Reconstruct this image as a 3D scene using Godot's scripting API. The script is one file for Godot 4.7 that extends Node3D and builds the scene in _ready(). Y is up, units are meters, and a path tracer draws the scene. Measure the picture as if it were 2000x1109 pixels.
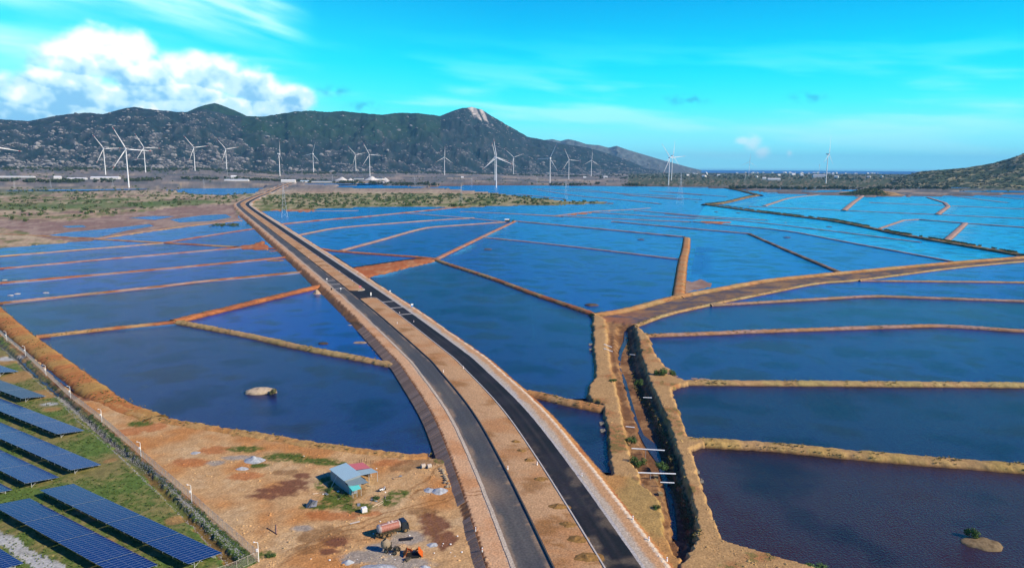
extends Node3D
# Salt pans, a new dual carriageway, a solar farm, wind turbines and mountains, seen from 80 m up. World: x to the right, z towards the viewer, metres.

const EYE := 80.0
const AZ_FINE := 0.70
const AZ_STEP := 0.0021
const R_NEAR := 118.0
const R_STEP := 1.75e-5
const ROWS_NEAR := 10

var rng := RandomNumberGenerator.new()
var fine := FastNoiseLite.new()
var mid := FastNoiseLite.new()
var big := FastNoiseLite.new()
var ridge := FastNoiseLite.new()
var cloud := FastNoiseLite.new()
var used := {}
var azs := PackedFloat32Array()
var rs := PackedFloat32Array()
var land_h := PackedFloat32Array()
var land_c := PackedColorArray()
var n_col := 0
var n_row := 0
var road_x := PackedFloat32Array()
var road_cos := PackedFloat32Array()
var mats := {}


func _ready() -> void:
	camera_sky_sun()
	noises()
	road_line()
	ground()
	sea_and_hills()
	ponds()
	dikes()
	pale_strips()
	road()
	yard_things()
	solar_farm()
	canal_things()
	far_things()
	plants()


func noises() -> void:
	rng.seed = 11
	for n in [[fine, 3, 0.35, 3], [mid, 5, 0.045, 3], [big, 8, 0.0065, 4], [ridge, 9, 0.0016, 5], [cloud, 21, 9.0, 5]]:
		n[0].seed = n[1]
		n[0].noise_type = FastNoiseLite.TYPE_SIMPLEX_SMOOTH
		n[0].frequency = n[2]
		n[0].fractal_octaves = n[3]


func camera_sky_sun() -> void:
	var cam := Camera3D.new()
	cam.name = "camera"
	cam.keep_aspect = Camera3D.KEEP_HEIGHT
	cam.fov = 43.8969
	cam.near = 0.5
	cam.far = 120000.0
	cam.transform = Transform3D(Basis(Vector3.RIGHT, -0.16442) * Basis(Vector3.BACK, 0.0055), Vector3(0, EYE, 0))
	add_child(cam)
	cam.current = true
	noises()
	var pano := PanoramaSkyMaterial.new()
	pano.panorama = ImageTexture.create_from_image(sky_picture())
	var sky := Sky.new()
	sky.sky_material = pano
	var env := Environment.new()
	env.background_mode = Environment.BG_SKY
	env.sky = sky
	env.background_energy_multiplier = 0.86
	env.tonemap_mode = Environment.TONE_MAPPER_LINEAR
	env.tonemap_exposure = 1.45
	env.sdfgi_enabled = true
	env.ssao_enabled = true
	env.ssil_enabled = true
	env.fog_enabled = true
	env.fog_light_color = Color(0.50, 0.81, 1.0)
	env.fog_density = 0.000031
	var we := WorldEnvironment.new()
	we.name = "world_environment"
	we.environment = env
	add_child(we)
	var sun := DirectionalLight3D.new()
	sun.name = "sun"
	sun.light_color = Color(1.0, 0.93, 0.82)
	sun.light_energy = 1.6
	sun.light_angular_distance = 0.5
	sun.shadow_enabled = true
	var down := Vector3(-0.93 * cos(deg_to_rad(33)), -sin(deg_to_rad(33)), -0.37 * cos(deg_to_rad(33)))
	sun.basis = Basis.looking_at(down, Vector3.UP)
	add_child(sun)


# ---- the sky: air and clouds by direction ----
func sky_picture() -> Image:
	var w := 4096
	var h := 2048
	var data := PackedByteArray()
	for row in h:
		var el := 90.0 - (row + 0.5) * 180.0 / h
		if el > 34.0 or el < -1.0:
			var c := air(el, 0.0)
			var one := PackedByteArray([int(c.r * 255), int(c.g * 255), int(c.b * 255)])
			var line := PackedByteArray()
			for k in 64:
				line.append_array(one)
			for k in 6:
				line.append_array(line.duplicate())
			data.append_array(line)
			continue
		var line := PackedByteArray()
		line.resize(w * 3)
		var x := 0
		while x < w:
			var turn := (x + 0.5) / w
			if turn > 0.5:
				turn -= 1.0
			var az := turn * TAU
			var step := 1 if absf(az) < 0.85 else 4
			var c := sky_at(az, deg_to_rad(el))
			for k in step:
				var p := (x + k) * 3
				line[p] = int(clampf(c.r, 0, 1) * 255)
				line[p + 1] = int(clampf(c.g, 0, 1) * 255)
				line[p + 2] = int(clampf(c.b, 0, 1) * 255)
			x += step
		data.append_array(line)
	return Image.create_from_data(w, h, false, Image.FORMAT_RGB8, data)


func air(el: float, side: float) -> Color:
	var stops := [[-90.0, 0.42, 0.66, 0.80], [0.0, 0.62, 0.96, 1.0], [1.2, 0.58, 0.96, 1.0], [3.0, 0.50, 0.96, 1.0], [5.0, 0.26, 0.93, 1.0], [8.0, 0.02, 0.83, 0.96], [12.0, 0.0, 0.67, 0.90], [20.0, 0.0, 0.42, 0.83], [40.0, 0.02, 0.25, 0.70], [90.0, 0.03, 0.20, 0.55]]
	var c := Color(stops[9][1], stops[9][2], stops[9][3])
	for k in 9:
		if el <= stops[k + 1][0]:
			var t: float = clampf((el - stops[k][0]) / (stops[k + 1][0] - stops[k][0]), 0, 1)
			c = Color(stops[k][1], stops[k][2], stops[k][3]).lerp(Color(stops[k + 1][1], stops[k + 1][2], stops[k + 1][3]), t)
			break
	# a little paler towards the left, deeper towards the right
	var low := clampf(1.0 - absf(el - 6.0) / 14.0, 0, 1)
	if side < 0.0:
		c = c.lerp(Color(0.46, 0.98, 1.0), 0.62 * minf(1.0, -side) * low)
	elif el < 2.5 and el > -1.0:
		c = c.lerp(Color(0.45, 0.90, 1.0), 0.3 * minf(1.0, side) * clampf(1.0 - el / 2.5, 0, 1))
	return c


var puffs := []
var cirrus := []
var wisps := []


func sky_at(az: float, el: float) -> Color:
	if puffs.is_empty():
		# heaped cloud behind the mountains: middle (azimuth, elevation sine), half sizes, brightness
		var at: Array = [-0.5869,0.0760,-0.5382,0.1196,-0.5035,0.1281,-0.4843,0.1325,-0.5555,0.0952,-0.4640,0.1068,-0.4235,0.1153,-0.3883,0.1110,-0.3584,0.1029,-0.3278,0.0913,-0.2927,0.0892,-0.6076,0.0607,-0.4428,0.0865,-0.5258,0.0793,-0.5889,0.0541,-0.5431,0.0596,-0.4889,0.0703,-0.4320,0.0745,-0.3722,0.0749,-0.3222,0.0765,0.3224,0.0305,0.3357,0.0219,0.3093,0.0359,0.3692,0.0198]
		var size := [0.06, 0.030, 0.05, 0.026, 0.055, 0.034, 0.035, 0.030, 0.055, 0.020, 0.055, 0.028, 0.05, 0.026, 0.05, 0.026, 0.05, 0.024, 0.045, 0.020, 0.028, 0.018, 0.05, 0.018, 0.10, 0.022, 0.10, 0.024, 0.06, 0.016, 0.06, 0.018, 0.06, 0.018, 0.06, 0.016, 0.05, 0.016, 0.05, 0.018, 0.014, 0.011, 0.011, 0.008, 0.012, 0.006, 0.005, 0.007]
		for k in 24:
			puffs.append([at[2 * k], at[2 * k + 1], size[2 * k], size[2 * k + 1], 0.55 if k > 19 else 1.0])
		var g: Array = [-0.2432,0.0987,0.2342,0.0901,0.3871,0.0898,-0.2022,0.0797]
		for k in 4:
			wisps.append([g[2 * k], g[2 * k + 1], 0.016 if k != 1 else 0.024, 0.005])
		cirrus = [-0.6073,0.1660,-0.4959,0.1930,-0.3850,0.1672,-0.2864,0.1621,-0.4277,0.1408,-0.5507,0.1528]
	var c := air(rad_to_deg(el), clampf(az / 0.6, -1, 1))
	var d := Vector3(sin(az), el * 1.6, -cos(az))
	# thin high veils, everywhere
	var s := cloud.get_noise_3d(d.x * 0.16, el * 1.5 + az * 0.10, d.z * 0.16)
	var s2 := cloud.get_noise_3d(d.x * 0.5 + 9.0, el * 4.0 + az * 0.3, d.z * 0.5)
	var veil := smoothstep(-0.05, 0.45, s + 0.45 * s2) * clampf(1.0 - absf(el - 0.085) / 0.10, 0, 1)
	c = c.lerp(Color(0.84, 0.99, 1.0), 0.58 * veil)
	# the streaked wedge of cirrus top left
	if az > -0.75 and az < -0.2 and el > 0.08 and el < 0.30:
		var along := (az + 0.64) / 0.36
		var centre := 0.222 - 0.045 * along * along
		var band := exp(-pow((el - centre) / (0.056 - 0.022 * along), 2.0)) * smoothstep(1.08, 0.86, along)
		var streak := cloud.get_noise_2d(az * 0.45 + 3.0, (el + 0.055 * along * along) * 3.4)
		c = c.lerp(Color(0.82, 1.0, 1.0), clampf(band * (0.72 + 1.0 * streak), 0, 0.85))
		var low := exp(-pow((el - 0.135 + 0.05 * along) / 0.024, 2.0)) * smoothstep(0.75, 0.2, along)
		c = c.lerp(Color(0.80, 1.0, 1.0), clampf(low * (0.50 + 0.8 * streak), 0, 0.7))
	# thin white haze low over the left ridges
	c = c.lerp(Color(0.82, 0.95, 1.0), 0.5 * exp(-pow((el - 0.085) / 0.03, 2.0)) * smoothstep(-0.2, -0.36, az) * (0.7 + 0.8 * s2))
	# three small grey wisps
	for w in wisps:
		var u: float = (az - w[0]) / w[2]
		var v: float = (el - w[1]) / w[3]
		if absf(u) < 2.0 and absf(v) < 2.0:
			c = c.lerp(Color(0.22, 0.66, 0.82), clampf(exp(-u * u - v * v) * (0.4 + 1.3 * cloud.get_noise_2d(az * 5.0, el * 7.0)), 0, 0.55))
	# heaped clouds
	var best := -9.0
	var lift := 0.0
	if (az > -0.85 and az < -0.2 and el < 0.24) or (az > 0.27 and az < 0.43 and el < 0.07):
		for p in puffs:
			var u: float = (az - p[0]) / p[2]
			var v: float = (el - p[1]) / p[3]
			var q: float = (1.0 - sqrt(u * u + v * v)) * p[4]
			if q > best:
				best = q
				lift = v * 0.6 + u * 0.25
		var n := cloud.get_noise_2d(az * 1.6, el * 2.0) * 0.75 + cloud.get_noise_2d(az * 5.0 + 7.0, el * 6.0) * 0.28
		var dens := smoothstep(-0.16, 0.38, best + n * 0.52)
		var n2 := cloud.get_noise_2d(az * 1.9 + 0.05, el * 2.4 - 0.03) + 0.4 * cloud.get_noise_2d(az * 6.0, el * 7.0 + 4.0)
		var lit := clampf(0.62 + 0.50 * lift + 0.75 * n2 + (el - 0.118) * 7.0, 0, 1)
		if az > 0.0:
			lit = 0.9
			dens *= 0.6
		var tone := Color(0.50, 0.74, 0.90).lerp(Color(0.80, 0.93, 0.98), smoothstep(-0.1, 0.45, lit)).lerp(Color(1, 1, 1), smoothstep(0.45, 0.8, lit))
		c = c.lerp(tone, dens * 0.96)
	elif absf(az) > 0.85:
		# fair-weather heaps in the rest of the circle
		var n := cloud.get_noise_3d(d.x * 0.55, el * 3.0, d.z * 0.55)
		var dens := smoothstep(0.18, 0.42, n) * clampf(1.0 - el / 0.30, 0, 1)
		c = c.lerp(Color(0.88, 0.96, 1.0), dens * 0.85)
	return c


# ---- materials ----
func lin(r: float, g: float, b: float) -> Color:
	return Color(r, g, b).linear_to_srgb()


func plain(key: String, c: Color, rough := 0.8, metal := 0.0) -> StandardMaterial3D:
	if not mats.has(key):
		var m := StandardMaterial3D.new()
		m.resource_name = key
		m.albedo_color = c
		m.roughness = rough
		m.metallic = metal
		m.metallic_specular = 0.4
		mats[key] = m
	return mats[key]


func noise_texture(seed_: int, freq: float, dark: float, light: float, normal := false, bump := 4.0, octaves := 4) -> NoiseTexture2D:
	var n := FastNoiseLite.new()
	n.seed = seed_
	n.noise_type = FastNoiseLite.TYPE_SIMPLEX_SMOOTH
	n.frequency = freq
	n.fractal_octaves = octaves
	var t := NoiseTexture2D.new()
	t.width = 512
	t.height = 512
	t.seamless = true
	t.noise = n
	if normal:
		t.as_normal_map = true
		t.bump_strength = bump
	else:
		var g := Gradient.new()
		g.set_color(0, Color(dark, dark, dark))
		g.set_color(1, Color(light, light, light))
		t.color_ramp = g
	return t


func soil_material() -> StandardMaterial3D:
	if not mats.has("soil"):
		var m := StandardMaterial3D.new()
		m.resource_name = "soil"
		m.vertex_color_use_as_albedo = true
		m.albedo_texture = noise_texture(31, 0.03, 0.72, 1.0, false, 4.0, 5)
		m.normal_enabled = true
		m.normal_texture = noise_texture(33, 0.05, 0, 1, true, 5.0, 5)
		m.normal_scale = 0.5
		m.uv1_triplanar = true
		m.uv1_world_triplanar = true
		m.uv1_scale = Vector3(0.09, 0.09, 0.09)
		m.roughness = 0.95
		m.metallic_specular = 0.2
		mats["soil"] = m
	return mats["soil"]


# worn stuff with a tint from its vertices and no relief
func tinted(key := "tinted", rough := 0.85) -> StandardMaterial3D:
	if not mats.has(key):
		var m := StandardMaterial3D.new()
		m.resource_name = key
		m.vertex_color_use_as_albedo = true
		m.roughness = rough
		m.metallic_specular = 0.3
		mats[key] = m
	return mats[key]


func worn(key: String, c: Color, dark: float, scale_: float, rough := 0.85, metal := 0.0) -> StandardMaterial3D:
	if not mats.has(key):
		var m := plain(key, c, rough, metal)
		m.albedo_texture = noise_texture(key.length() * 7 + 1, 0.02, dark, 1.0, false, 4.0, 5)
		m.uv1_triplanar = true
		m.uv1_world_triplanar = true
		m.uv1_scale = Vector3(scale_, scale_, scale_)
	return mats[key]


# ---- naming and placing ----
func numbered(called: String) -> String:
	var n: int = used.get(called, 0)
	used[called] = n + 1
	return called if n == 0 else "%s_%03d" % [called, n]


func tag(o: Node, label: String, category: String, group := "", kind := "") -> void:
	if label:
		o.set_meta("label", label)
	if category:
		o.set_meta("category", category)
	if group:
		o.set_meta("group", group)
	if kind:
		o.set_meta("kind", kind)


func thing(called: String, label: String, category: String, at := Vector3.ZERO, turn := 0.0, group := "") -> Node3D:
	var o := Node3D.new()
	o.name = numbered(called)
	add_child(o)
	o.position = at
	o.rotation.y = turn
	tag(o, label, category, group)
	return o


func put(called: String, m: Mesh, mat: Material, parent: Node = null) -> MeshInstance3D:
	var o := MeshInstance3D.new()
	o.mesh = m
	if mat:
		o.material_override = mat
	if parent:
		o.name = called
		parent.add_child(o, true)
	else:
		o.name = numbered(called)
		add_child(o)
	return o


func part(called: String, st: SurfaceTool, mat: Material, parent: Node = null) -> MeshInstance3D:
	st.generate_normals()
	return put(called, st.commit(), mat, parent)


func copy_of(o: Node3D, at: Vector3, turn: float, label: String, group := "") -> Node3D:
	var c: Node3D = o.duplicate()
	c.name = numbered(String(o.name).rstrip("0123456789").rstrip("_"))
	add_child(c)
	c.position = at
	c.rotation.y = turn
	if label:
		c.set_meta("label", label)
	if group:
		c.set_meta("group", group)
	return c


func begin() -> SurfaceTool:
	var st := SurfaceTool.new()
	st.begin(Mesh.PRIMITIVE_TRIANGLES)
	st.set_smooth_group(-1)
	return st


func quad(st: SurfaceTool, a: Vector3, b: Vector3, c: Vector3, d: Vector3) -> void:
	for p in [a, b, c, a, c, d]:
		st.add_vertex(p)


# a box of the given size in the frame xf, its middle at the frame's origin
func box(st: SurfaceTool, xf: Transform3D, size: Vector3) -> void:
	var h := size / 2
	var v := []
	for k in 8:
		v.append(xf * Vector3(h.x if k & 1 else -h.x, h.y if k & 2 else -h.y, h.z if k & 4 else -h.z))
	for f in [[4, 6, 7, 5], [1, 3, 2, 0], [5, 7, 3, 1], [0, 2, 6, 4], [6, 2, 3, 7], [0, 4, 5, 1]]:
		quad(st, v[f[0]], v[f[1]], v[f[2]], v[f[3]])


func box_at(st: SurfaceTool, x: float, y: float, z: float, sx: float, sy: float, sz: float, turn := 0.0) -> void:
	box(st, Transform3D(Basis(Vector3.UP, turn), Vector3(x, y, z)), Vector3(sx, sy, sz))


func tube(st: SurfaceTool, p: Vector3, q: Vector3, r0: float, r1: float, n := 8, ends := true) -> void:
	var axis := (q - p).normalized()
	var side := axis.cross(Vector3.UP if absf(axis.y) < 0.9 else Vector3.RIGHT).normalized()
	var up := side.cross(axis)
	for k in n:
		var a := TAU * k / n
		var b := TAU * (k + 1) / n
		var u := side * cos(b) + up * sin(b)
		var v := side * cos(a) + up * sin(a)
		st.set_smooth_group(1)
		quad(st, p + u * r0, q + u * r1, q + v * r1, p + v * r0)
		if ends:
			st.set_smooth_group(-1)
			for t in [p, p + u * r0, p + v * r0, q, q + v * r1, q + u * r1]:
				st.add_vertex(t)
	st.set_smooth_group(-1)


func v2s(a: Array) -> PackedVector2Array:
	var out := PackedVector2Array()
	for k in a.size() / 2:
		out.append(Vector2(a[2 * k], a[2 * k + 1]))
	return out


func at_ground(p: Vector2, up := 0.0) -> Vector3:
	return Vector3(p.x, ground_y(p.x, p.y) + up, p.y)


# ---- the road's centre line: x for every 2 m of z ----
func road_line() -> void:
	var c := Curve2D.new()
	var p := v2s([15.6,-116.4,13.7,-128.1,2.3,-179.3,-6.4,-219.7,-24.3,-266.6,-28.3,-281.5,-73.5,-387.8,-177.2,-613.8,-288,-860,-536,-1388,-583,-1525,-673,-1871,-902,-2796,-944,-3269])
	# smooth the measured points
	for k in 2:
		var q := p.duplicate()
		for i in range(1, p.size() - 1):
			q[i] = p[i] * 0.7 + (p[i - 1].lerp(p[i + 1], (p[i].y - p[i - 1].y) / (p[i + 1].y - p[i - 1].y))) * 0.3
		p = q
	for i in p.size():
		var a := p[maxi(i - 1, 0)]
		var b := p[mini(i + 1, p.size() - 1)]
		var t := (b - a).normalized()
		c.add_point(p[i], -t * (p[i].distance_to(a) * 0.33), t * (p[i].distance_to(b) * 0.33))
	var baked := c.get_baked_points()
	road_x.resize(1800)
	var k := 0
	for i in 1800:
		var z := -100.0 - 2.0 * i
		while k < baked.size() - 2 and baked[k + 1].y > z:
			k += 1
		var a := baked[k]
		var b := baked[k + 1]
		road_x[i] = lerpf(a.x, b.x, (z - a.y) / (b.y - a.y))
	road_cos.resize(1800)
	for i in 1800:
		var s := (road_x[mini(i + 3, 1799)] - road_x[maxi(i - 3, 0)]) / (2.0 * (mini(i + 3, 1799) - maxi(i - 3, 0)))
		road_cos[i] = 1.0 / sqrt(1.0 + s * s)


# signed distance from the road's middle, right positive
func road_d(x: float, z: float) -> float:
	var i := int((-100.0 - z) * 0.5)
	if i < 0 or i > 1380:
		return 999.0
	return (x - road_x[i]) * road_cos[i]


# the point at z, so far to the right of the middle
func road_p(z: float, d: float, y := 0.0) -> Vector3:
	var t := clampf((-100.0 - z) * 0.5, 0, 1798)
	var i := int(t)
	var x := lerpf(road_x[i], road_x[i + 1], t - i)
	var c := road_cos[i]
	var s := sqrt(maxf(0.0, 1.0 - c * c)) * signf(road_x[maxi(i - 1, 0)] - road_x[i + 1])
	return Vector3(x + d * c, y, z - d * s)


const ROAD_Y := 2.2


# ---- the ground: one sheet to the horizon, finer near by ----
func rise(az: float, r: float) -> float:
	var t := [-0.75, 0.030, -0.42, 0.028, -0.32, 0.015, -0.12, 0.011, 0.0, 0.006, 0.06, 0.003, 0.2, 0.004, 0.6, 0.006]
	var s := 0.006
	if az <= -0.75:
		s = 0.030
	for k in 7:
		if az > t[2 * k] and az <= t[2 * k + 2]:
			s = lerpf(t[2 * k + 1], t[2 * k + 3], (az - t[2 * k]) / (t[2 * k + 2] - t[2 * k]))
	var h := minf(s * maxf(0.0, r - 2200.0), 62.0)
	if az > 0.1 and r > 7000.0:
		h *= maxf(0.0, 1.0 - (r - 7000.0) / 5500.0)
	return h


func blobs_at(list: Array, x: float, z: float, n: float) -> float:
	var best := 0.0
	for k in range(0, list.size(), 4):
		var u: float = (x - list[k]) / list[k + 2]
		if u > 1.6 or u < -1.6:
			continue
		var v: float = (z - list[k + 1]) / list[k + 3]
		var q := u * u + v * v
		if q < 2.2:
			best = maxf(best, smoothstep(1.15, 0.65, sqrt(q) + n * 0.55))
	return best


var lands := []
# waters lying in the rising plain: level and outline, name
var lakes := [
	[[0.9, [-1148,-2287,-1127,-2580,-909,-2622,-750,-2075,-777,-1919,-886,-1976]], "blue lake on the plain left of the road"],
	[[4.6, [-694,-2668,-608,-3005,-324,-2707,-331,-2539,-536,-2470]], "blue flooded salt flat right of the road's far end"],
	[[8.8, [-879,-2767,-763,-3018,-518,-2982,-708,-2725]], "thin flooded strip in front of the white salt heaps"],
	[[3.2, [952,-2760,1169,-2904,1371,-2980,1180,-2736,987,-2639]], "thin flooded strip on the purple flats, left of the small hill"],
	[[2.2, [1008,-2502,1293,-2725,1510,-2763,1283,-2548,1027,-2378]], "flooded strip on the purple flats above the small hill"],
	[[6.9, [1579,-2889,1997,-3087,2223,-3092,1808,-2793]], "thin flooded strip on the purple flats near the right edge"],
	[[4.7, [1502,-2455,1851,-2680,1999,-2646,1720,-2389]], "pale flooded strip at the right edge above the far pond"],
	[[7.5, [-1446,-1963,-1345,-2118,-1188,-2224,-1093,-2163,-1214,-2002]], "thin water strip across the left meadow"],
]




func land(zone: int, height: float, a: Array) -> void:
	var p := v2s(a)
	var box_ := Rect2(p[0], Vector2.ZERO)
	for q in p:
		box_ = box_.expand(q)
	lands.append([zone, height, p, box_.grow(6.0)])


func ground() -> void:
	for j in 16:
		azs.append(lerpf(-1.35, -AZ_FINE, j / 16.0))
	var m := int(2.0 * AZ_FINE / AZ_STEP)
	for j in m + 1:
		azs.append(-AZ_FINE + 2.0 * AZ_FINE * j / m)
	for j in 16:
		azs.append(lerpf(AZ_FINE, 1.35, (j + 1) / 16.0))
	for i in ROWS_NEAR:
		rs.append(lerpf(30.0, R_NEAR, i / float(ROWS_NEAR)))
	var q := 1.0 / R_NEAR
	while q > 1.0 / 14500.0:
		rs.append(1.0 / q)
		q -= minf(R_STEP, q * 0.06)
	rs.append(15000.0)
	n_col = azs.size()
	n_row = rs.size()
	# zones: 1 yard, 2 solar field, 3 plain, 4 red clay, 5 tan bank, 6 canal bed, 7 roadside slope, 8 ditch, 9 mud flat
	land(3, 0.8, [-664.1,-604.2,-549.5,-647.3,-493.7,-675.1,-471.9,-717.9,-451.1,-744.4,-451.2,-763.3,-441,-860,-421,-963,-397,-1030,-489,-1253,-520,-1380,-498,-1348,-451,-1257,-414,-1298,-303,-1393,-176,-1424,-102,-1394,-44,-1475,110,-1532,214,-1609,229,-1588,218,-1669,122,-1709,-1,-2019,-49,-2192,-222,-2544,-308,-2651,-341,-2853,-227,-3122,-3,-3312,243,-3419,490,-3424,705,-3278,760,-3115,855,-2976,876,-2770,893,-2482,925,-2294,1004,-2179,1054,-2090,1304,-2181,1702,-2363,2678,-2657,4329,-3166,10661,-7818,6051,-8436,-7,-8130,-5272,-7332,-8037,-7454])
	land(9, 0.06, [-641,-1263,-644,-1326,-632,-1454,-579,-1459,-400,-1037,-427,-978,-448,-873,-455.6,-770.8,-460.1,-759.5,-480.3,-747.7,-541,-789,-603,-863,-653,-897,-677,-845,-770,-963,-742,-1022,-662,-980,-645,-1009,-635,-1093])
	land(1, 1.15, [-740,-724,-314.8,-401.2,-253.1,-336.7,-221.1,-305.0,-192.8,-277.9,-170.0,-253.7,-151.6,-236.0,-141.6,-229.6,-136.2,-228.6,-119.4,-214.5,-106.8,-209.6,-89.6,-203.4,-73.9,-197.8,-58.7,-191.8,-45.3,-188.0,-33.8,-184.9,-27.6,-183.2,-22.7,-184.3,-13.6,-179.7,0.3,-147.9,6.9,-101.6,-40.5,-81.8,-101.3,-81.4])
	land(2, 1.1, [-1045,-898,-323.0,-404.1,-227.7,-308.6,-202.6,-283.9,-175.9,-256.2,-150.3,-229.9,-127.0,-208.0,-101.2,-181.9,-75.9,-156.3,-50.7,-130.7,-55.6,-126.2,-57.0,-101.1,-118.0,-90.1])
	land(8, 0.25, [-285.1,-362.2,-231.1,-309.4,-201.6,-280.0,-173.9,-252.3,-152.7,-231.5,-134.5,-213.3,-117.0,-195.2,-102.9,-181.9,-90.6,-169.2,-78.1,-155.5,-67.9,-144.9,-54.5,-131.1,-57.3,-130.3,-68.4,-142.6,-79.5,-154.2,-93.6,-170.1,-106.3,-182.5,-121.8,-198.3,-136.6,-212.8,-155.0,-231.5,-177.6,-253.5,-202.0,-277.7,-230.0,-304.8,-281.1,-353.5])
	land(4, 0.9, [-126.9,-553.8,-110.1,-577.1,-91.9,-602.3,-74.7,-617.0,-64.5,-610.4,-65.5,-595.0,-82.0,-558.5,-104.7,-504.4,-115.5,-506.5,-139.6,-559.1])
	land(4, 0.8, [-271.4,-761.9,-226.9,-659.9,-222.5,-668.4,-247.1,-675.7,-264.1,-681.5,-277.5,-696.5,-268.5,-720.6])
	land(9, -0.05, [-109.2,-422.2,-72.4,-323.9,-62.8,-324.1,-47.0,-279.0,-60.6,-289.7,-61.5,-296.3,-73.0,-316.0,-81.1,-345.2,-88.8,-369.4])
	land(5, 1.3, [44.1,-377.9,37.8,-321.6,34.4,-285.7,32.1,-260.1,28.0,-249.1,26.8,-234.0,30.4,-228.7,30.4,-220.6,28.7,-200.0,26.7,-179.8,26.4,-171.8,28.3,-163.1,31.9,-163.1,33.7,-173.4,33.3,-180.5,33.8,-190.4,35.1,-205.1,36.4,-219.7,38.1,-239.8,40.1,-267.8,42.9,-299.2,49.7,-358.6,47.8,-378.0])
	land(5, 1.3, [57.8,-341.1,63.1,-352.8,65.6,-330.4,62.3,-294.5,62.1,-276.9,65.1,-265.5,75.5,-256.3,66.0,-252.9,58.3,-246.6,52.8,-200.8,57.2,-198.0,56.1,-194.1,51.1,-190.3,48.1,-165.8,45.7,-140.9,53.1,-135.7,60.8,-130.6,70.5,-122.8,49.5,-82.2,14.0,-81.9,29.6,-127.6,35.2,-132.2,40.1,-141.3,42.0,-151.5,43.0,-164.4,43.9,-176.4,46.4,-197.5,47.8,-214.7,48.5,-239.9,48.7,-261.7])
	land(7, 0.9, [6.6,-235.9,16.1,-207.5,22.0,-175.9,26.0,-173.4,31.9,-170.8,34.7,-165.8,36.1,-156.9,35.2,-150.6,34.0,-143.7,35.2,-134.4,27.5,-101.8,8.6,-101.7,-6.5,-222.5])
	land(11, 0.22, [46.8,-381.4,65.2,-390.3,102.4,-432.8,135.7,-459.9,183.1,-497.6,244.0,-531.5,365.5,-593.8,470.3,-643.0,635,-725,592.4,-675.6,451.9,-617.2,363.3,-572.1,248.6,-499.9,213.6,-487.4,165.1,-447.4,114.9,-408.3,84.3,-378.3,62.8,-351.2,57.5,-340.8,50.4,-355.6])
	land(6, -0.8, [49.9,-364.3,61.5,-355.9,62.0,-346.5,54.7,-288.6,51.5,-251.7,49.4,-215.2,47.3,-190.4,44.7,-169.0,43.1,-154.1,41.3,-144.7,37.0,-135.3,34.2,-134.3,34.0,-144.6,36.2,-157.8,34.5,-168.9,33.0,-180.4,33.8,-192.1,35.1,-207.0,36.3,-221.7,37.9,-241.9,40.0,-270.1,43.1,-301.9])
	land(6, -2.6, [54.2,-352.8,60.0,-353.0,53.1,-294.0,49.7,-256.4,47.3,-219.2,46.5,-201.8,43.8,-181.3,43.0,-168.3,41.8,-155.0,40.4,-146.3,36.4,-139.3,35.8,-145.2,37.7,-157.0,38.6,-173.6,37.9,-186.7,38.8,-201.7,40.3,-219.1,41.9,-248.3,44.7,-282.0,47.2,-311.3])
	land(9, 0.08, [123.3,-508.0,129.8,-501.2,138.9,-513.4,140.1,-503.9,142.1,-492.5,138.3,-475.1,112.1,-446.7,106.8,-446.5])
	land(9, 0.05, [58.5,-269.4,66.3,-266.0,79.0,-261.5,88.1,-259.1,66.0,-256.7])
	land(4, 0.25, [71,-1175,96,-1216,120,-1259,195,-1349,196,-1325,135,-1246,107,-1191])
	land(4, 0.25, [256,-1055,290,-1083,335,-1076,332,-1051,297,-1020])
	land(4, 0.25, [380,-1069,416,-1082,432,-1063,392,-1040])
	land(4, 0.25, [-330,-1263,-358,-1232,-397,-1243,-444,-1275,-379,-1305,-318,-1287])
	var count := n_col * n_row
	land_h.resize(count)
	land_c.resize(count)
	var zone := PackedByteArray()
	zone.resize(count)
	for i in n_row:
		var r := rs[i]
		for j in n_col:
			var az := azs[j]
			var x := r * sin(az)
			var z := -r * cos(az)
			var amp := clampf(r * 0.0035, 0.4, 12.0) if r > 700.0 else clampf(r * 0.0019, 0.4, 1.2)
			var f1 := mid.get_noise_2d(x * 2.0, z * 2.0)
			var w1 := f1 if r > 700.0 else mid.get_noise_2d(x * 6.0, z * 6.0)
			var p := Vector2(x + amp * w1 * 2.0, z + amp * 2.0 * mid.get_noise_2d((x + 500.0) * (2.0 if r > 700.0 else 6.0), z * (2.0 if r > 700.0 else 6.0)))
			var h := -0.6
			var zn := 0
			for l in lands:
				if l[3].has_point(p) and Geometry2D.is_point_in_polygon(p, l[2]):
					h = l[1]
					zn = l[0]
			if r > 3300.0 and zn != 3 and az < 1.0:
				zn = 3
				h = 0.8
			if zn == 3:
				h += rise(az, r) + 0.25 * f1
			elif zn in [1, 2, 7]:
				h += 0.16 * f1 + 0.05 * fine.get_noise_2d(x, z)
			elif zn != 0:
				h += 0.10 * f1
			if r > 1500.0 and r < 4200.0:
				for l in lakes:
					if Geometry2D.is_point_in_polygon(p, v2s(l[0][1])):
						h = minf(h, l[0][0] - 0.8)
			if r > 12300.0 and az > 0.1:
				h = -3.0
			land_h[i * n_col + j] = h
			zone[i * n_col + j] = zn
	# banks slump: spread the steps a little where the rows are close
	for turn in 1:
		var old := land_h.duplicate()
		for i in range(1, n_row - 1):
			if rs[i] > 1500.0:
				break
			for j in range(17, n_col - 17):
				var k := i * n_col + j
				land_h[k] = (old[k] * 2.0 + old[k - 1] + old[k + 1] + old[k - n_col] + old[k + n_col]) / 6.0
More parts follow.
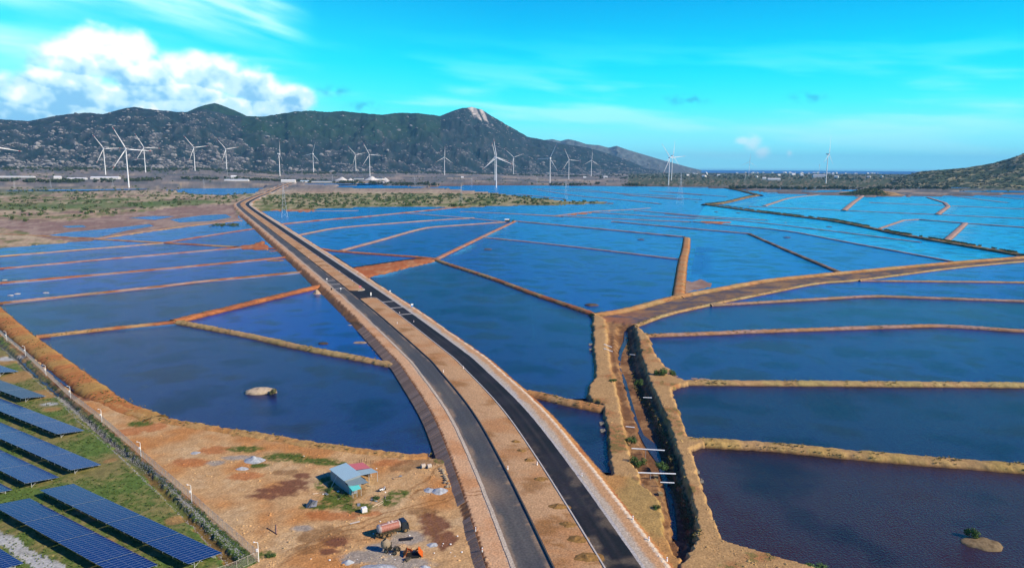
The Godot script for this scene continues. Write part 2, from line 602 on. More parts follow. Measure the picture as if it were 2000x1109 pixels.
	# the road's embankment, then the colours
	for i in n_row:
		var r := rs[i]
		for j in n_col:
			var k := i * n_col + j
			var x := r * sin(azs[j])
			var z := -r * cos(azs[j])
			var d := road_d(x, z)
			if absf(d) < 26.0:
				var ad := absf(d)
				var top := ROAD_Y - 0.12
				var shoulder := 17.6 if d < 0.0 else 17.4
				var e := top - maxf(0.0, ad - shoulder + 0.25 * mid.get_noise_2d(x, z)) / (2.0 if d < 0.0 else 1.6)
				if zone[k] == 3:
					e += rise(azs[j], r)
				if e > land_h[k] and not (zone[k] == 6 and ad > 21.0):
					if e > 0.35 and zone[k] in [0, 9, 5, 7, 1] or ad < shoulder + 1.0:
						zone[k] = 10
					land_h[k] = e
			land_c[k] = land_colour(zone[k], x, z, r, azs[j], land_h[k], d)
	ruts()
	var pos := PackedVector3Array()
	var uv := PackedVector2Array()
	var nor := PackedVector3Array()
	pos.resize(count)
	uv.resize(count)
	nor.resize(count)
	for i in n_row:
		for j in n_col:
			var k := i * n_col + j
			pos[k] = Vector3(rs[i] * sin(azs[j]), land_h[k], -rs[i] * cos(azs[j]))
	for i in n_row:
		for j in n_col:
			var k := i * n_col + j
			var a := pos[k + n_col if i < n_row - 1 else k] - pos[k - n_col if i > 0 else k]
			var b := pos[k + 1 if j < n_col - 1 else k] - pos[k - 1 if j > 0 else k]
			nor[k] = b.cross(a).normalized()
	var index := PackedInt32Array()
	index.resize((n_row - 1) * (n_col - 1) * 6)
	var at := 0
	for i in n_row - 1:
		for j in n_col - 1:
			var a := i * n_col + j
			for q2 in [a, a + n_col, a + n_col + 1, a, a + n_col + 1, a + 1]:
				index[at] = q2
				at += 1
	var arrays := []
	arrays.resize(Mesh.ARRAY_MAX)
	arrays[Mesh.ARRAY_VERTEX] = pos
	arrays[Mesh.ARRAY_NORMAL] = nor
	arrays[Mesh.ARRAY_COLOR] = land_c
	arrays[Mesh.ARRAY_INDEX] = index
	var mesh := ArrayMesh.new()
	mesh.add_surface_from_arrays(Mesh.PRIMITIVE_TRIANGLES, arrays)
	tag(put("ground", mesh, soil_material()), "sandy ground of the yard, the plain and the canal banks, reaching to the horizon", "ground", "", "structure")


func cell_of(x: float, z: float) -> Vector2:
	var r := sqrt(x * x + z * z)
	var az := atan2(x, -z)
	var m := int(2.0 * AZ_FINE / AZ_STEP)
	var j := 16.0 + (az + AZ_FINE) / (2.0 * AZ_FINE) * m
	var lo := 0
	var hi := n_row - 1
	while hi - lo > 1:
		var c := (lo + hi) / 2
		if rs[c] <= r:
			lo = c
		else:
			hi = c
	return Vector2(clampf(j, 0, n_col - 2), lo + (r - rs[lo]) / (rs[hi] - rs[lo]))


func ground_y(x: float, z: float) -> float:
	var c := cell_of(x, z)
	var i := mini(int(c.y), n_row - 2)
	var j := int(c.x)
	var u := c.x - j
	var v := c.y - i
	var k := i * n_col + j
	return lerpf(lerpf(land_h[k], land_h[k + 1], u), lerpf(land_h[k + n_col], land_h[k + n_col + 1], u), v)


# wheel ruts and drainage lines pressed into the yard
func ruts() -> void:
	for a in [[-46.3,-134.6,-43.2,-138.7,-39.0,-143.4,-34.2,-147.5,-28.2,-152.3,-21.6,-156.2,-15.7,-158.9,-11.6,-161.3], [-46.2,-132.7,-41.8,-137.4,-37.5,-141.9,-33.2,-145.2,-29.3,-148.7,-23.5,-152.9,-16.8,-157.0,-11.5,-159.7], [-19.9,-152.4,-18.6,-147.7,-16.9,-142.1,-16.0,-138.5], [-18.3,-152.9,-16.7,-147.2,-15.0,-141.1,-14.2,-138.1], [-46.1,-129.1,-44.6,-132.7,-42.3,-135.6,-38.9,-138.7], [-42.7,-137.0,-39.3,-140.4,-34.1,-141.7], [-21.3,-164.3,-23.0,-162.3,-23.9,-159.6,-22.9,-157.5], [-20.5,-165.4,-22.3,-163.7,-23.3,-161.2], [-18.9,-178.0,-20.9,-171.6,-23.0,-167.1,-25.1,-164.2], [-33.4,-138.8,-30.5,-140.5,-29.0,-141.3], [-11.6,-161.1,-7.2,-160.8,-2.2,-161.7], [-11.4,-159.2,-7.1,-159.0,-1.6,-160.4]]:
		var p := v2s(a)
		for s in p.size() - 1:
			var n := int(p[s].distance_to(p[s + 1]) / 0.2) + 1
			for t in n:
				var q := p[s].lerp(p[s + 1], t / float(n))
				q += Vector2(mid.get_noise_2d(q.x * 3, q.y * 3), mid.get_noise_2d(q.y * 3, q.x * 3)) * 1.2
				var c := cell_of(q.x, q.y)
				var k := int(c.y + 0.5) * n_col + int(c.x + 0.5)
				for e in [-1, 0, 1]:
					land_c[k + e] = land_c[k + e].lerp(Color(0.27, 0.13, 0.045), 0.16 if e != 0 else 0.30)
				land_h[k] -= 0.02


var patch := {}
var lime_band := PackedVector2Array()


func land_colour(zone: int, x: float, z: float, r: float, az: float, h: float, d: float) -> Color:
	var f := fine.get_noise_2d(x, z)
	var m := mid.get_noise_2d(x, z)
	var b := big.get_noise_2d(x, z)
	if patch.is_empty():
		patch = {
			"green": [-115.3,-207.7,4.7,2.9,-74.8,-188.3,5.7,2.7,-61.6,-183.1,8.4,3.2,-54.0,-180.8,6.9,2.1,-49.4,-179.2,5.5,1.7,-40.4,-176.1,2.7,1.6,-42.2,-158.6,4.9,4.8,-45.4,-154.6,4.8,2.1,-35.3,-152.3,2.4,1.5,-29.1,-157.4,2.2,2.6,-57.9,-134.5,1.5,1.7,-50.7,-133.6,1.5,1.4,-68.0,-177.3,3.3,1.7,-19.2,-181.3,1.7,2.0,-27.2,-161.4,2.5,2.2,-46.2,-166.8,2.8,4.1,-37.0,-154.7,4.8,2.0],
			"orange": [-110.7,-204.8,6.2,4.2,-83.1,-187.4,4.3,3.1,-86.4,-178.7,5.5,3.2,-68.4,-171.0,4.5,2.6,-41.7,-149.8,7.0,2.2,-35.0,-151.0,4.7,1.5,-44.4,-150.9,3.5,2.0,-114.6,-200.5,4.6,3.2,-32.9,-179.4,5.5,2.7],
			"puddle": [-57.2,-163.0,6.5,4.0,-55.2,-166.7,4.4,2.4,-59.2,-159.7,4.2,2.2,-53.9,-171.2,2.1,1.9,-16.8,-145.4,3.0,4.4,-14.0,-140.0,2.6,4.1,-18.5,-148.8,2.3,3.2,-37.3,-138.7,3.7,2.7,-37.9,-135.1,2.5,1.6],
			"brown": [-39.4,-140.8,5.9,4.7,-42.3,-135.6,3.2,2.8,-24.6,-179.5,6.1,3.3,-29.6,-176.2,4.1,2.6,-58.3,-172.7,4.0,1.9,-38.5,-161.3,2.5,4.4,-42.2,-161.2,3.0,3.3,-19.9,-152.4,3.6,2.9],
			"grey": [-22.9,-141.0,4.0,3.0,-26.9,-135.8,3.6,2.8,-31.1,-132.8,5.2,2.7,-22.4,-131.0,6.2,2.2,-18.6,-162.9,2.5,2.2,-46.1,-144.6,2.5,1.4,-74.0,-182.3,5.6,1.8,-79.5,-178.8,2.7,1.8,-10.3,-160.3,3.2,1.3,-1.6,-161.7,2.0,1.1],
			"dark": [-47.6,-162.5,3.8,2.8,-53.0,-172.7,3.2,1.6,-43.2,-162.6,3.8,4.4],
			"moss": [-171.0,-235.6,5.3,9.1,-156.9,-220.1,5.0,5.8],
			"bare": [-185.5,-256.6,7.6,10.7,-163.9,-235.7,7.1,6.5,-150.3,-220.2,3.3,2.3,-145.1,-225.3,2.7,2.4,-206.8,-281.5,8.3,12.8,-108.5,-180.1,2.2,2.3,-75.5,-148.2,2.5,2.5,-87.0,-138.2,3.2,1.9,-89.5,-151.6,1.9,1.4,-99.4,-151.5,1.6,1.7,-98.9,-142.3,1.5,1.0,-95.0,-148.0,1.8,1.3],
			"meadow": [-1382.7,-2058.5,163.3,286.2,-884.0,-1371.0,141.3,131.1,-721.2,-1486.4,92.6,161.4,-944.1,-1329.5,54.2,110.4,-926.8,-1600.9,87.2,101.7],
			"lime": [-207.2,-281.5,5.4,4.7,-154.4,-225.2,3.4,1.8],
			"wetsand": [-164.3,-250.6,4.1,14.0,-203.9,-289.6,3.4,15.2,-150.6,-238.8,4.3,9.0,-144.6,-233.3,3.5,5.6],
		}
	match zone:
		1:
			var c := Color(0.60, 0.385, 0.18).lerp(Color(0.55, 0.265, 0.09), smoothstep(-0.1, 0.55, m + 0.4 * b))
			c = c.lerp(Color(0.60, 0.42, 0.22), smoothstep(0.1, 0.5, -m + 0.3 * f))
			var n := f * 0.6 + m * 0.8
			c = c.lerp(Color(0.50, 0.17, 0.05), 0.7 * blobs_at(patch.orange, x, z, n))
			c = c.lerp(Color(0.27, 0.145, 0.06), 0.65 * blobs_at(patch.brown, x, z, n))
			c = c.lerp(Color(0.34, 0.34, 0.31), 0.75 * blobs_at(patch.grey, x, z, n))
			var g := blobs_at(patch.green, x, z, n * 1.3)
			c = c.lerp(Color(0.11, 0.15, 0.03), g * smoothstep(-0.45, 0.15, f + 0.5 * m + 0.25))
			c = c.lerp(Color(0.20, 0.085, 0.05), 0.9 * blobs_at(patch.puddle, x, z, n))
			c = c.lerp(Color(0.20, 0.07, 0.035), 0.9 * blobs_at(patch.wetsand, x, z, n))
			c = c.lerp(Color(0.24, 0.12, 0.04), smoothstep(0.35, 0.0, h) * 0.8)
			return c * (1.0 + 0.22 * f)
		2:
			var n := f * 0.6 + m * 0.8
			if lime_band.is_empty():
				lime_band = v2s([-123.5,-149.8,-111.7,-143.0,-103.9,-138.2,-96.4,-133.5,-87.9,-128.4,-79.9,-123.4,-84.8,-123.3,-95.6,-129.2,-102.8,-133.6,-106.9,-136.4,-117.7,-142.1])
			var c := Color(0.12, 0.20, 0.045).lerp(Color(0.24, 0.215, 0.08), smoothstep(-0.25, 0.45, m * 0.8 + 0.5 * f + 0.4 * b))
			c = c.lerp(Color(0.42, 0.25, 0.10), 0.85 * blobs_at(patch.bare, x, z, n))
			c = c.lerp(Color(0.50, 0.53, 0.50), blobs_at(patch.lime, x, z, n * 0.25) * 0.92)
			if Geometry2D.is_point_in_polygon(Vector2(x + 1.2 * m + 0.4 * f, z + 1.2 * f), lime_band):
				c = Color(0.52, 0.55, 0.52).lerp(Color(0.36, 0.38, 0.34), smoothstep(0.0, 0.5, f + m))
				return c * (1.0 + 0.12 * f)
			return c * (1.0 + 0.35 * f)
		8:
			var wet := smoothstep(-165.0, -195.0, z)
			var c := Color(0.19, 0.13, 0.045).lerp(Color(0.14, 0.18, 0.05), smoothstep(-0.1, 0.35, m + 0.3 * b))
			return c.lerp(Color(0.05, 0.07, 0.09), wet * 0.7) * (1.0 + 0.3 * f)
		3:
			var sand := Color(0.52, 0.42, 0.27).lerp(Color(0.44, 0.30, 0.20), smoothstep(-0.3, 0.4, b))
			var c := sand
			var green := Color(0.16, 0.20, 0.06)
			if az < -0.36:
				c = c.lerp(green, smoothstep(0.0, 0.4, m * 0.7 + b * 0.8 + 0.02 + smoothstep(1000.0, 1500.0, r) * 0.08) * 0.85)
				c = c.lerp(Color(0.24, 0.15, 0.12), smoothstep(0.1, 0.4, big.get_noise_2d(x * 1.3 + 900.0, z * 1.3)) * 0.8)
			if az < -0.36:
				c = c.lerp(Color(0.11, 0.19, 0.045), 0.8 * blobs_at(patch.meadow, x, z, m * 1.2))
			elif r < 2100.0:
				c = Color(0.42, 0.36, 0.20).lerp(green, smoothstep(-0.2, 0.35, m * 0.7 + b * 0.6 + 0.08))
			if az > 0.13 and r < 3400.0:
				c = Color(0.24, 0.18, 0.16).lerp(Color(0.13, 0.13, 0.15), smoothstep(-0.2, 0.3, m * 0.5 + b))
			var far := smoothstep(2100.0, 2700.0, r)
			var flat := Color(0.25, 0.225, 0.20).lerp(Color(0.14, 0.15, 0.15), smoothstep(-0.3, 0.3, big.get_noise_2d(x * 0.5, z * 1.4) + 0.3 * m))
			flat = flat.lerp(Color(0.40, 0.33, 0.25), smoothstep(0.15, 0.4, big.get_noise_2d(x * 0.4 + 70.0, z * 1.6)))
			if az > 0.16 and r > 3000.0:
				flat = flat.lerp(Color(0.085, 0.105, 0.05).lerp(Color(0.26, 0.21, 0.13), smoothstep(0.1, 0.4, m)), smoothstep(2900.0, 3500.0, r))
			c = c.lerp(flat, far)
			return c * (1.0 + 0.30 * f)
		4:
			return Color(0.47, 0.15, 0.05).lerp(Color(0.52, 0.25, 0.11), smoothstep(-0.2, 0.5, m + 0.5 * f)) * (1.0 + 0.2 * f)
		5:
			var c := Color(0.50, 0.32, 0.14).lerp(Color(0.47, 0.22, 0.09), smoothstep(0.0, 0.4, m + 0.0012 * (-z - 330.0) + 0.2 * b))
			c = c.lerp(Color(0.46, 0.17, 0.06), smoothstep(-395.0, -455.0, z) * 0.8)
			c = c.lerp(Color(0.15, 0.16, 0.05), smoothstep(0.28, 0.45, m * 0.8 + 0.4 * f) * 0.7)
			c = c.lerp(Color(0.20, 0.11, 0.05), smoothstep(0.7, 0.0, h) * 0.6)
			return c * (1.0 + 0.22 * f)
		11:
			var c := Color(0.32, 0.205, 0.11).lerp(Color(0.17, 0.125, 0.105), smoothstep(-0.25, 0.2, m * 0.9 + 0.5 * f))
			c = c.lerp(Color(0.46, 0.18, 0.07), smoothstep(90.0, 40.0, x) * 0.7)
			return c.lerp(Color(0.10, 0.10, 0.13), smoothstep(0.05, 0.22, mid.get_noise_2d(x * 0.7 + z * 0.5, z * 2.2)) * 0.8) * (1.0 + 0.25 * f)
		6:
			var c := Color(0.20, 0.105, 0.05).lerp(Color(0.34, 0.20, 0.09), smoothstep(-0.1, 0.4, m + 0.5 * f))
			if h > -0.2:
				c = c.lerp(Color(0.42, 0.24, 0.09), 0.7)
			return c * (1.0 + 0.3 * f)
		7:
			var c := Color(0.50, 0.28, 0.10).lerp(Color(0.38, 0.20, 0.07), smoothstep(-0.1, 0.4, m))
			c = c.lerp(Color(0.44, 0.30, 0.11), smoothstep(0.15, 0.4, b + 0.4 * m))
			return c * (1.0 + 0.25 * f)
		9:
			return Color(0.30, 0.20, 0.16).lerp(Color(0.40, 0.30, 0.23), smoothstep(-0.2, 0.4, m + b)) * (1.0 + 0.2 * f)
		10:
			var ad := absf(d)
			if d < 0.0:
				var c := Color(0.68, 0.43, 0.24).lerp(Color(0.60, 0.32, 0.15), smoothstep(-0.1, 0.5, m + 0.3 * f))
				c = c.lerp(Color(0.60, 0.52, 0.40), smoothstep(13.9, 12.9, ad + 0.8 * m) * 0.9)
				if ad > 17.6:
					c = Color(0.30, 0.15, 0.07).lerp(Color(0.40, 0.19, 0.07), smoothstep(-0.2, 0.4, m))
				return c * (1.0 + 0.16 * f)
			var c2 := Color(0.56, 0.49, 0.38).lerp(Color(0.49, 0.48, 0.44), smoothstep(-0.1, 0.4, m))
			c2 = c2.lerp(Color(0.60, 0.36, 0.18), smoothstep(13.8, 15.2, ad + 1.4 * m))
			c2 = c2.lerp(Color(0.72, 0.62, 0.48), smoothstep(16.7, 17.1, ad) * smoothstep(18.3, 17.6, ad))
			if ad > 18.2:
				c2 = Color(0.48, 0.24, 0.09).lerp(Color(0.38, 0.15, 0.06), smoothstep(-0.1, 0.4, m))
			return c2 * (1.0 + 0.16 * f)
	return Color(0.16, 0.10, 0.07) * (1.0 + 0.2 * f)


# ---- sea, mountains, the hill on the right ----
func sea_and_hills() -> void:
	var st := begin()
	var n := 40
	for k in n:
		var a := lerpf(0.05, 1.3, k / float(n))
		var b := lerpf(0.05, 1.3, (k + 1) / float(n))
		var lo := 12000.0
		var hi := 32000.0
		quad(st, Vector3(lo * sin(a), -0.3, -lo * cos(a)), Vector3(hi * sin(a), -0.3, -hi * cos(a)), Vector3(hi * sin(b), -0.3, -hi * cos(b)), Vector3(lo * sin(b), -0.3, -lo * cos(b)))
	tag(part("sea", st, plain("sea_water", lin(0.003, 0.06, 0.26), 0.6)), "band of deep blue open sea along the horizon", "sea", "", "structure")
	var foot := [-1.0, 4100.0, -0.42, 4300.0, -0.1, 5300.0, 0.2, 7600.0, 0.3, 8800.0]
	mountain("mountain", "long boulder strewn mountain range with a bare rock dome peak", [-0.8183,0.0326,-0.7268,0.0415,-0.6632,0.0519,-0.6179,0.0506,-0.5917,0.0494,-0.5637,0.0575,-0.5351,0.0617,-0.5167,0.0607,-0.4917,0.0689,-0.4822,0.0706,-0.4611,0.0684,-0.4325,0.0664,-0.4255,0.0666,-0.4027,0.0712,-0.3788,0.0657,-0.3605,0.0637,-0.3291,0.0646,-0.3033,0.0699,-0.2772,0.0732,-0.2508,0.0719,-0.2307,0.0737,-0.2106,0.0721,-0.1936,0.0711,-0.1800,0.0700,-0.1558,0.0731,-0.1281,0.0729,-0.1001,0.0698,-0.0861,0.0755,-0.0719,0.0805,-0.0579,0.0820,-0.0438,0.0794,-0.0261,0.0685,-0.0119,0.0603,0.0059,0.0507,0.0202,0.0424,0.0345,0.0397,0.0523,0.0362,0.0772,0.0314,0.1056,0.0273,0.1340,0.0190,0.1622,0.0094,0.1834,0.0004,0.2043,-0.0036], foot, 1900.0, 1)
	mountain("mountain", "green cone shaped hilltop behind the left ridge", [-0.4451,0.0522,-0.4328,0.0626,-0.4145,0.0721,-0.4023,0.0769,-0.3914,0.0796,-0.3783,0.0753,-0.3572,0.0663,-0.3421,0.0577], [-1.0, 6100.0, 1.0, 6100.0], 900.0, 2)
	mountain("mountain", "hazy far ridge running down to the sea behind the main range", [0.0132,0.0256,0.0416,0.0376,0.0558,0.0390,0.0665,0.0363,0.0771,0.0391,0.0877,0.0370,0.1020,0.0322,0.1196,0.0308,0.1337,0.0274,0.1442,0.0302,0.1548,0.0260,0.1758,0.0198,0.2037,0.0116,0.2313,0.0041,0.2464,0.0001,0.2586,-0.0026], [-1.0, 9500.0, 1.0, 9500.0], 1600.0, 3)
	mountain("hill", "dark scrubby hill rising at the right edge of the plain", [0.4910,-0.0136,0.5070,-0.0065,0.5203,-0.0021,0.5466,0.0002,0.5671,0.0024,0.5916,0.0078,0.6058,0.0125,0.6196,0.0182,0.6465,0.0264,0.6848,0.0383,0.7441,0.0480,0.8162,0.0405,0.8807,0.0204,0.9109,0.0026], [-1.0, 3300.0, 1.0, 3300.0], 900.0, 4)


func mountain(called: String, label: String, sky_line: Array, foot: Array, depth: float, kind: int) -> void:
	var az0: float = sky_line[0]
	var az1: float = sky_line[sky_line.size() - 2]
	var cols := int((az1 - az0) / 0.0012)
	var rows := 110
	var pos := PackedVector3Array()
	var col := PackedColorArray()
	var k := 0
	var f := 0
	var boulders := []
	for j in cols + 1:
		var az := lerpf(az0, az1, j / float(cols))
		while k < sky_line.size() - 4 and sky_line[k + 2] < az:
			k += 2
		var el: float = lerpf(sky_line[k + 1], sky_line[k + 3], clampf((az - sky_line[k]) / (sky_line[k + 2] - sky_line[k]), 0, 1))
		while f < foot.size() - 4 and foot[f + 2] < az:
			f += 2
		var r0: float = lerpf(foot[f + 1], foot[f + 3], clampf((az - foot[f]) / (foot[f + 2] - foot[f]), 0, 1))
		var base := rise(az, r0) - 6.0
		var r1 := r0 + depth * (1.0 + 0.15 * ridge.get_noise_1d(az * 9000.0))
		var top := EYE + el * r1
		for i in rows + 1:
			var t := i / 80.0
			var r := r0 + (r1 - r0) * t
			var x := r * sin(az)
			var z := -r * cos(az)
			var h := 0.0
			var n := ridge.get_noise_2d(x, z)
			var n2 := big.get_noise_2d(x, z)
			if t <= 1.0:
				# the slope, cut by gullies that die out at the ridge and the foot
				var s := pow(t, 1.25) * 0.8 + 0.2 * smoothstep(0.0, 1.0, t)
				h = base + (top - base) * clampf(s + (0.28 * absf(n) - 0.10) * 4.0 * t * (1.0 - t), 0.0, 0.99)
				h += n2 * minf((top - base) * 0.06, 26.0) * minf(1.0, t * 5.0) * minf(1.0, (1.02 - t) * 8.0)
				h += 2.5 * mid.get_noise_2d(x * 0.6, z * 0.6) * minf(1.0, t * 8.0)
				h = minf(h, top - (1.0 - t) * 12.0) if t > 0.05 else h
			else:
				h = top - (r - r1) * (0.45 + 0.3 * absf(n))
			pos.append(Vector3(x, h, z))
			var m := mid.get_noise_2d(x * 0.35, z * 0.35)
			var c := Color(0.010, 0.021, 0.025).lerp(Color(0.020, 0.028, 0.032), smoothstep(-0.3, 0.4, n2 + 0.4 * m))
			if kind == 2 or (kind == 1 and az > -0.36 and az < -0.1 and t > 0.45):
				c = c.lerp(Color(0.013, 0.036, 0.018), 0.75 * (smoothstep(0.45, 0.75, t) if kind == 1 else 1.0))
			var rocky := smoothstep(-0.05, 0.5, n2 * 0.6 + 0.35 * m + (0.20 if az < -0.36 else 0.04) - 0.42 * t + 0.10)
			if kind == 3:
				c = Color(0.085, 0.105, 0.115)  # paler, bluer slope: extra distance haze is put into the base colour
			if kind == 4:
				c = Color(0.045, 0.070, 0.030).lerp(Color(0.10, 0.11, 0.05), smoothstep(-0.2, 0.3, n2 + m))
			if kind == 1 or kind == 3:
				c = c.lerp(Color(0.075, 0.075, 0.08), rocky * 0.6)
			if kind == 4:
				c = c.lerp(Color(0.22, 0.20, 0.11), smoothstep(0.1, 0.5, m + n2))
			if kind == 1 and az > -0.072 and az < -0.018 and t > 0.80 and t < 1.05:
				# the bare granite dome below the peak, split by a gully
				var q := az + 0.0575 - (1.0 - t) * 0.06
				var slab := maxf(smoothstep(0.0065, 0.0048, absf(q)), smoothstep(0.0036, 0.0024, absf(q - 0.0125)) * smoothstep(1.0, 0.985, t))
				slab *= smoothstep(0.84, 0.88, t + 0.05 * m)
				c = c.lerp(Color(0.34, 0.31, 0.285), slab)
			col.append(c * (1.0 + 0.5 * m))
			if t > 0.03 and t < 0.97 and kind != 2:
				var p := rocky * (0.30 if kind == 1 else 0.10)
				if kind == 4:
					p = 0.10 * smoothstep(-0.2, 0.3, m)
				if az > -0.08 and az < 0.0 and t > 0.7 and kind == 1:
					p += 0.05
				for rep_ in 3:
					if rng.randf() < p * 0.62 + 0.006:
						boulders.append(Vector3(x + rng.randf_range(-6, 6), h, z + rng.randf_range(-14, 14)))
	var index := PackedInt32Array()
	for j in cols:
		for i in rows:
			var a := j * (rows + 1) + i
			var b := a + rows + 1
			index.append_array([a, a + 1, b + 1, a, b + 1, b])
	var arrays := []
	arrays.resize(Mesh.ARRAY_MAX)
	arrays[Mesh.ARRAY_VERTEX] = pos
	arrays[Mesh.ARRAY_COLOR] = col
	arrays[Mesh.ARRAY_INDEX] = index
	var tool := SurfaceTool.new()
	tool.create_from_arrays(arrays)
	tool.generate_normals()
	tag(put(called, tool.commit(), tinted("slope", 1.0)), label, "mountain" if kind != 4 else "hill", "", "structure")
	if kind == 4:
		scatter("hill_scrub", "dark scrub dotted over the hill at the right edge", [crown(80, 60, 0.5, Color(0.035, 0.058, 0.022), 0.9)], boulders, 2.5, 6.0)
	if boulders.size() > 0 and kind in [1, 3]:
		var rock := rock_mesh(3, 0.5)
		var mm := MultiMesh.new()
		mm.transform_format = MultiMesh.TRANSFORM_3D
		mm.use_colors = true
		mm.mesh = rock
		mm.instance_count = boulders.size()
		for i in boulders.size():
			var s := rng.randf_range(2.2, 6.0) * (1.0 + 2.2 * pow(rng.randf(), 8.0))
			mm.set_instance_transform(i, Transform3D(Basis(Vector3.UP, rng.randf() * TAU).scaled(Vector3(s * rng.randf_range(0.8, 1.5), s * rng.randf_range(0.5, 0.9), s)), boulders[i] + Vector3(0, s * 0.12, 0)))
			var g := rng.randf_range(0.75, 1.1)
			mm.set_instance_color(i, Color(0.21 * g, 0.205 * g, 0.205 * g))
		var o := MultiMeshInstance3D.new()
		o.multimesh = mm
		o.material_override = tinted("boulder_rock", 0.95)
		o.name = numbered("boulder_field")
		add_child(o)
		tag(o, "pale granite boulders strewn over the slopes of the " + ("long range" if kind == 1 else "far ridge"), "boulders", "", "stuff")


func rock_mesh(seed_: int, flat: float) -> ArrayMesh:
	var st := begin()
	var r := RandomNumberGenerator.new()
	r.seed = seed_
	var ring := 7
	var lv := [[-0.5, 0.7], [0.1, 1.0], [0.65, 0.75], [1.0, 0.25]]
	var p := []
	for l in lv:
		var row := []
		for k in ring:
			var a := TAU * k / ring
			var q: float = l[1] * r.randf_range(0.75, 1.2)
			row.append(Vector3(cos(a) * q, l[0] * (0.5 + flat), sin(a) * q))
		p.append(row)
	for i in 3:
		for k in ring:
			var k2 := (k + 1) % ring
			quad(st, p[i][k2], p[i + 1][k2], p[i + 1][k], p[i][k])
			if i == 2:
				for t in [p[3][k], p[3][k2], Vector3(0, 1.05 * (0.5 + flat), 0)]:
					st.add_vertex(t)
	st.generate_normals()
	return st.commit()


# ---- water ----
func water_material() -> StandardMaterial3D:
	if not mats.has("water"):
		var m := StandardMaterial3D.new()
		m.resource_name = "water"
		m.vertex_color_use_as_albedo = true
		var t := noise_texture(71, 0.009, 0.6, 1.0, false, 4.0, 5)
		t.color_ramp.offsets = PackedFloat32Array([0.12, 0.27, 0.40, 0.62, 0.80])
		t.color_ramp.colors = PackedColorArray([Color(0.62, 0.64, 0.70), Color(0.78, 0.80, 0.84), Color(0.95, 0.97, 1.0), Color(1.0, 1.0, 1.0), Color(1.0, 0.80, 0.70)])
		m.detail_enabled = true
		m.detail_blend_mode = BaseMaterial3D.BLEND_MODE_MUL
		m.detail_uv_layer = BaseMaterial3D.DETAIL_UV_2
		m.detail_albedo = t
		m.uv2_triplanar = true
		m.uv2_world_triplanar = true
		m.uv2_scale = Vector3(0.0045, 0.0045, 0.0045)
		m.normal_enabled = true
		m.normal_texture = noise_texture(73, 0.05, 0, 1, true, 8.0, 3)
		m.normal_scale = 0.32
		m.uv1_triplanar = true
		m.uv1_world_triplanar = true
		m.uv1_scale = Vector3(0.05, 0.05, 0.05)
		m.roughness = 0.22
		m.metallic_specular = 0.30
		mats["water"] = m
	return mats["water"]


func sheet(points: PackedVector2Array, y: float, c: Color) -> ArrayMesh:
	var tri := Geometry2D.triangulate_polygon(points)
	if tri.is_empty():
		push_warning("a sheet could not be triangulated")
	var pos := PackedVector3Array()
	var nor := PackedVector3Array()
	var col := PackedColorArray()
	for p in points:
		pos.append(Vector3(p.x, y, p.y))
		nor.append(Vector3.UP)
		col.append(c)
	for k in range(0, tri.size(), 3):
		var a := points[tri[k]]
		var b := points[tri[k + 1]]
		var d := points[tri[k + 2]]
		if (b - a).cross(d - a) < 0.0:
			var s := tri[k + 1]
			tri[k + 1] = tri[k + 2]
			tri[k + 2] = s
	var arrays := []
	arrays.resize(Mesh.ARRAY_MAX)
	arrays[Mesh.ARRAY_VERTEX] = pos
	arrays[Mesh.ARRAY_NORMAL] = nor
	arrays[Mesh.ARRAY_COLOR] = col
	arrays[Mesh.ARRAY_INDEX] = tri
	var mesh := ArrayMesh.new()
	mesh.add_surface_from_arrays(Mesh.PRIMITIVE_TRIANGLES, arrays)
	return mesh


var pond_level := 0.0


func pond(label: String, a: Array, tint := Color(0.010, 0.046, 0.245)) -> void:
	pond_level = fmod(pond_level + 0.007, 0.04)
	tag(put("pond", sheet(v2s(a), pond_level, tint), water_material()), label, "pond", "", "structure")


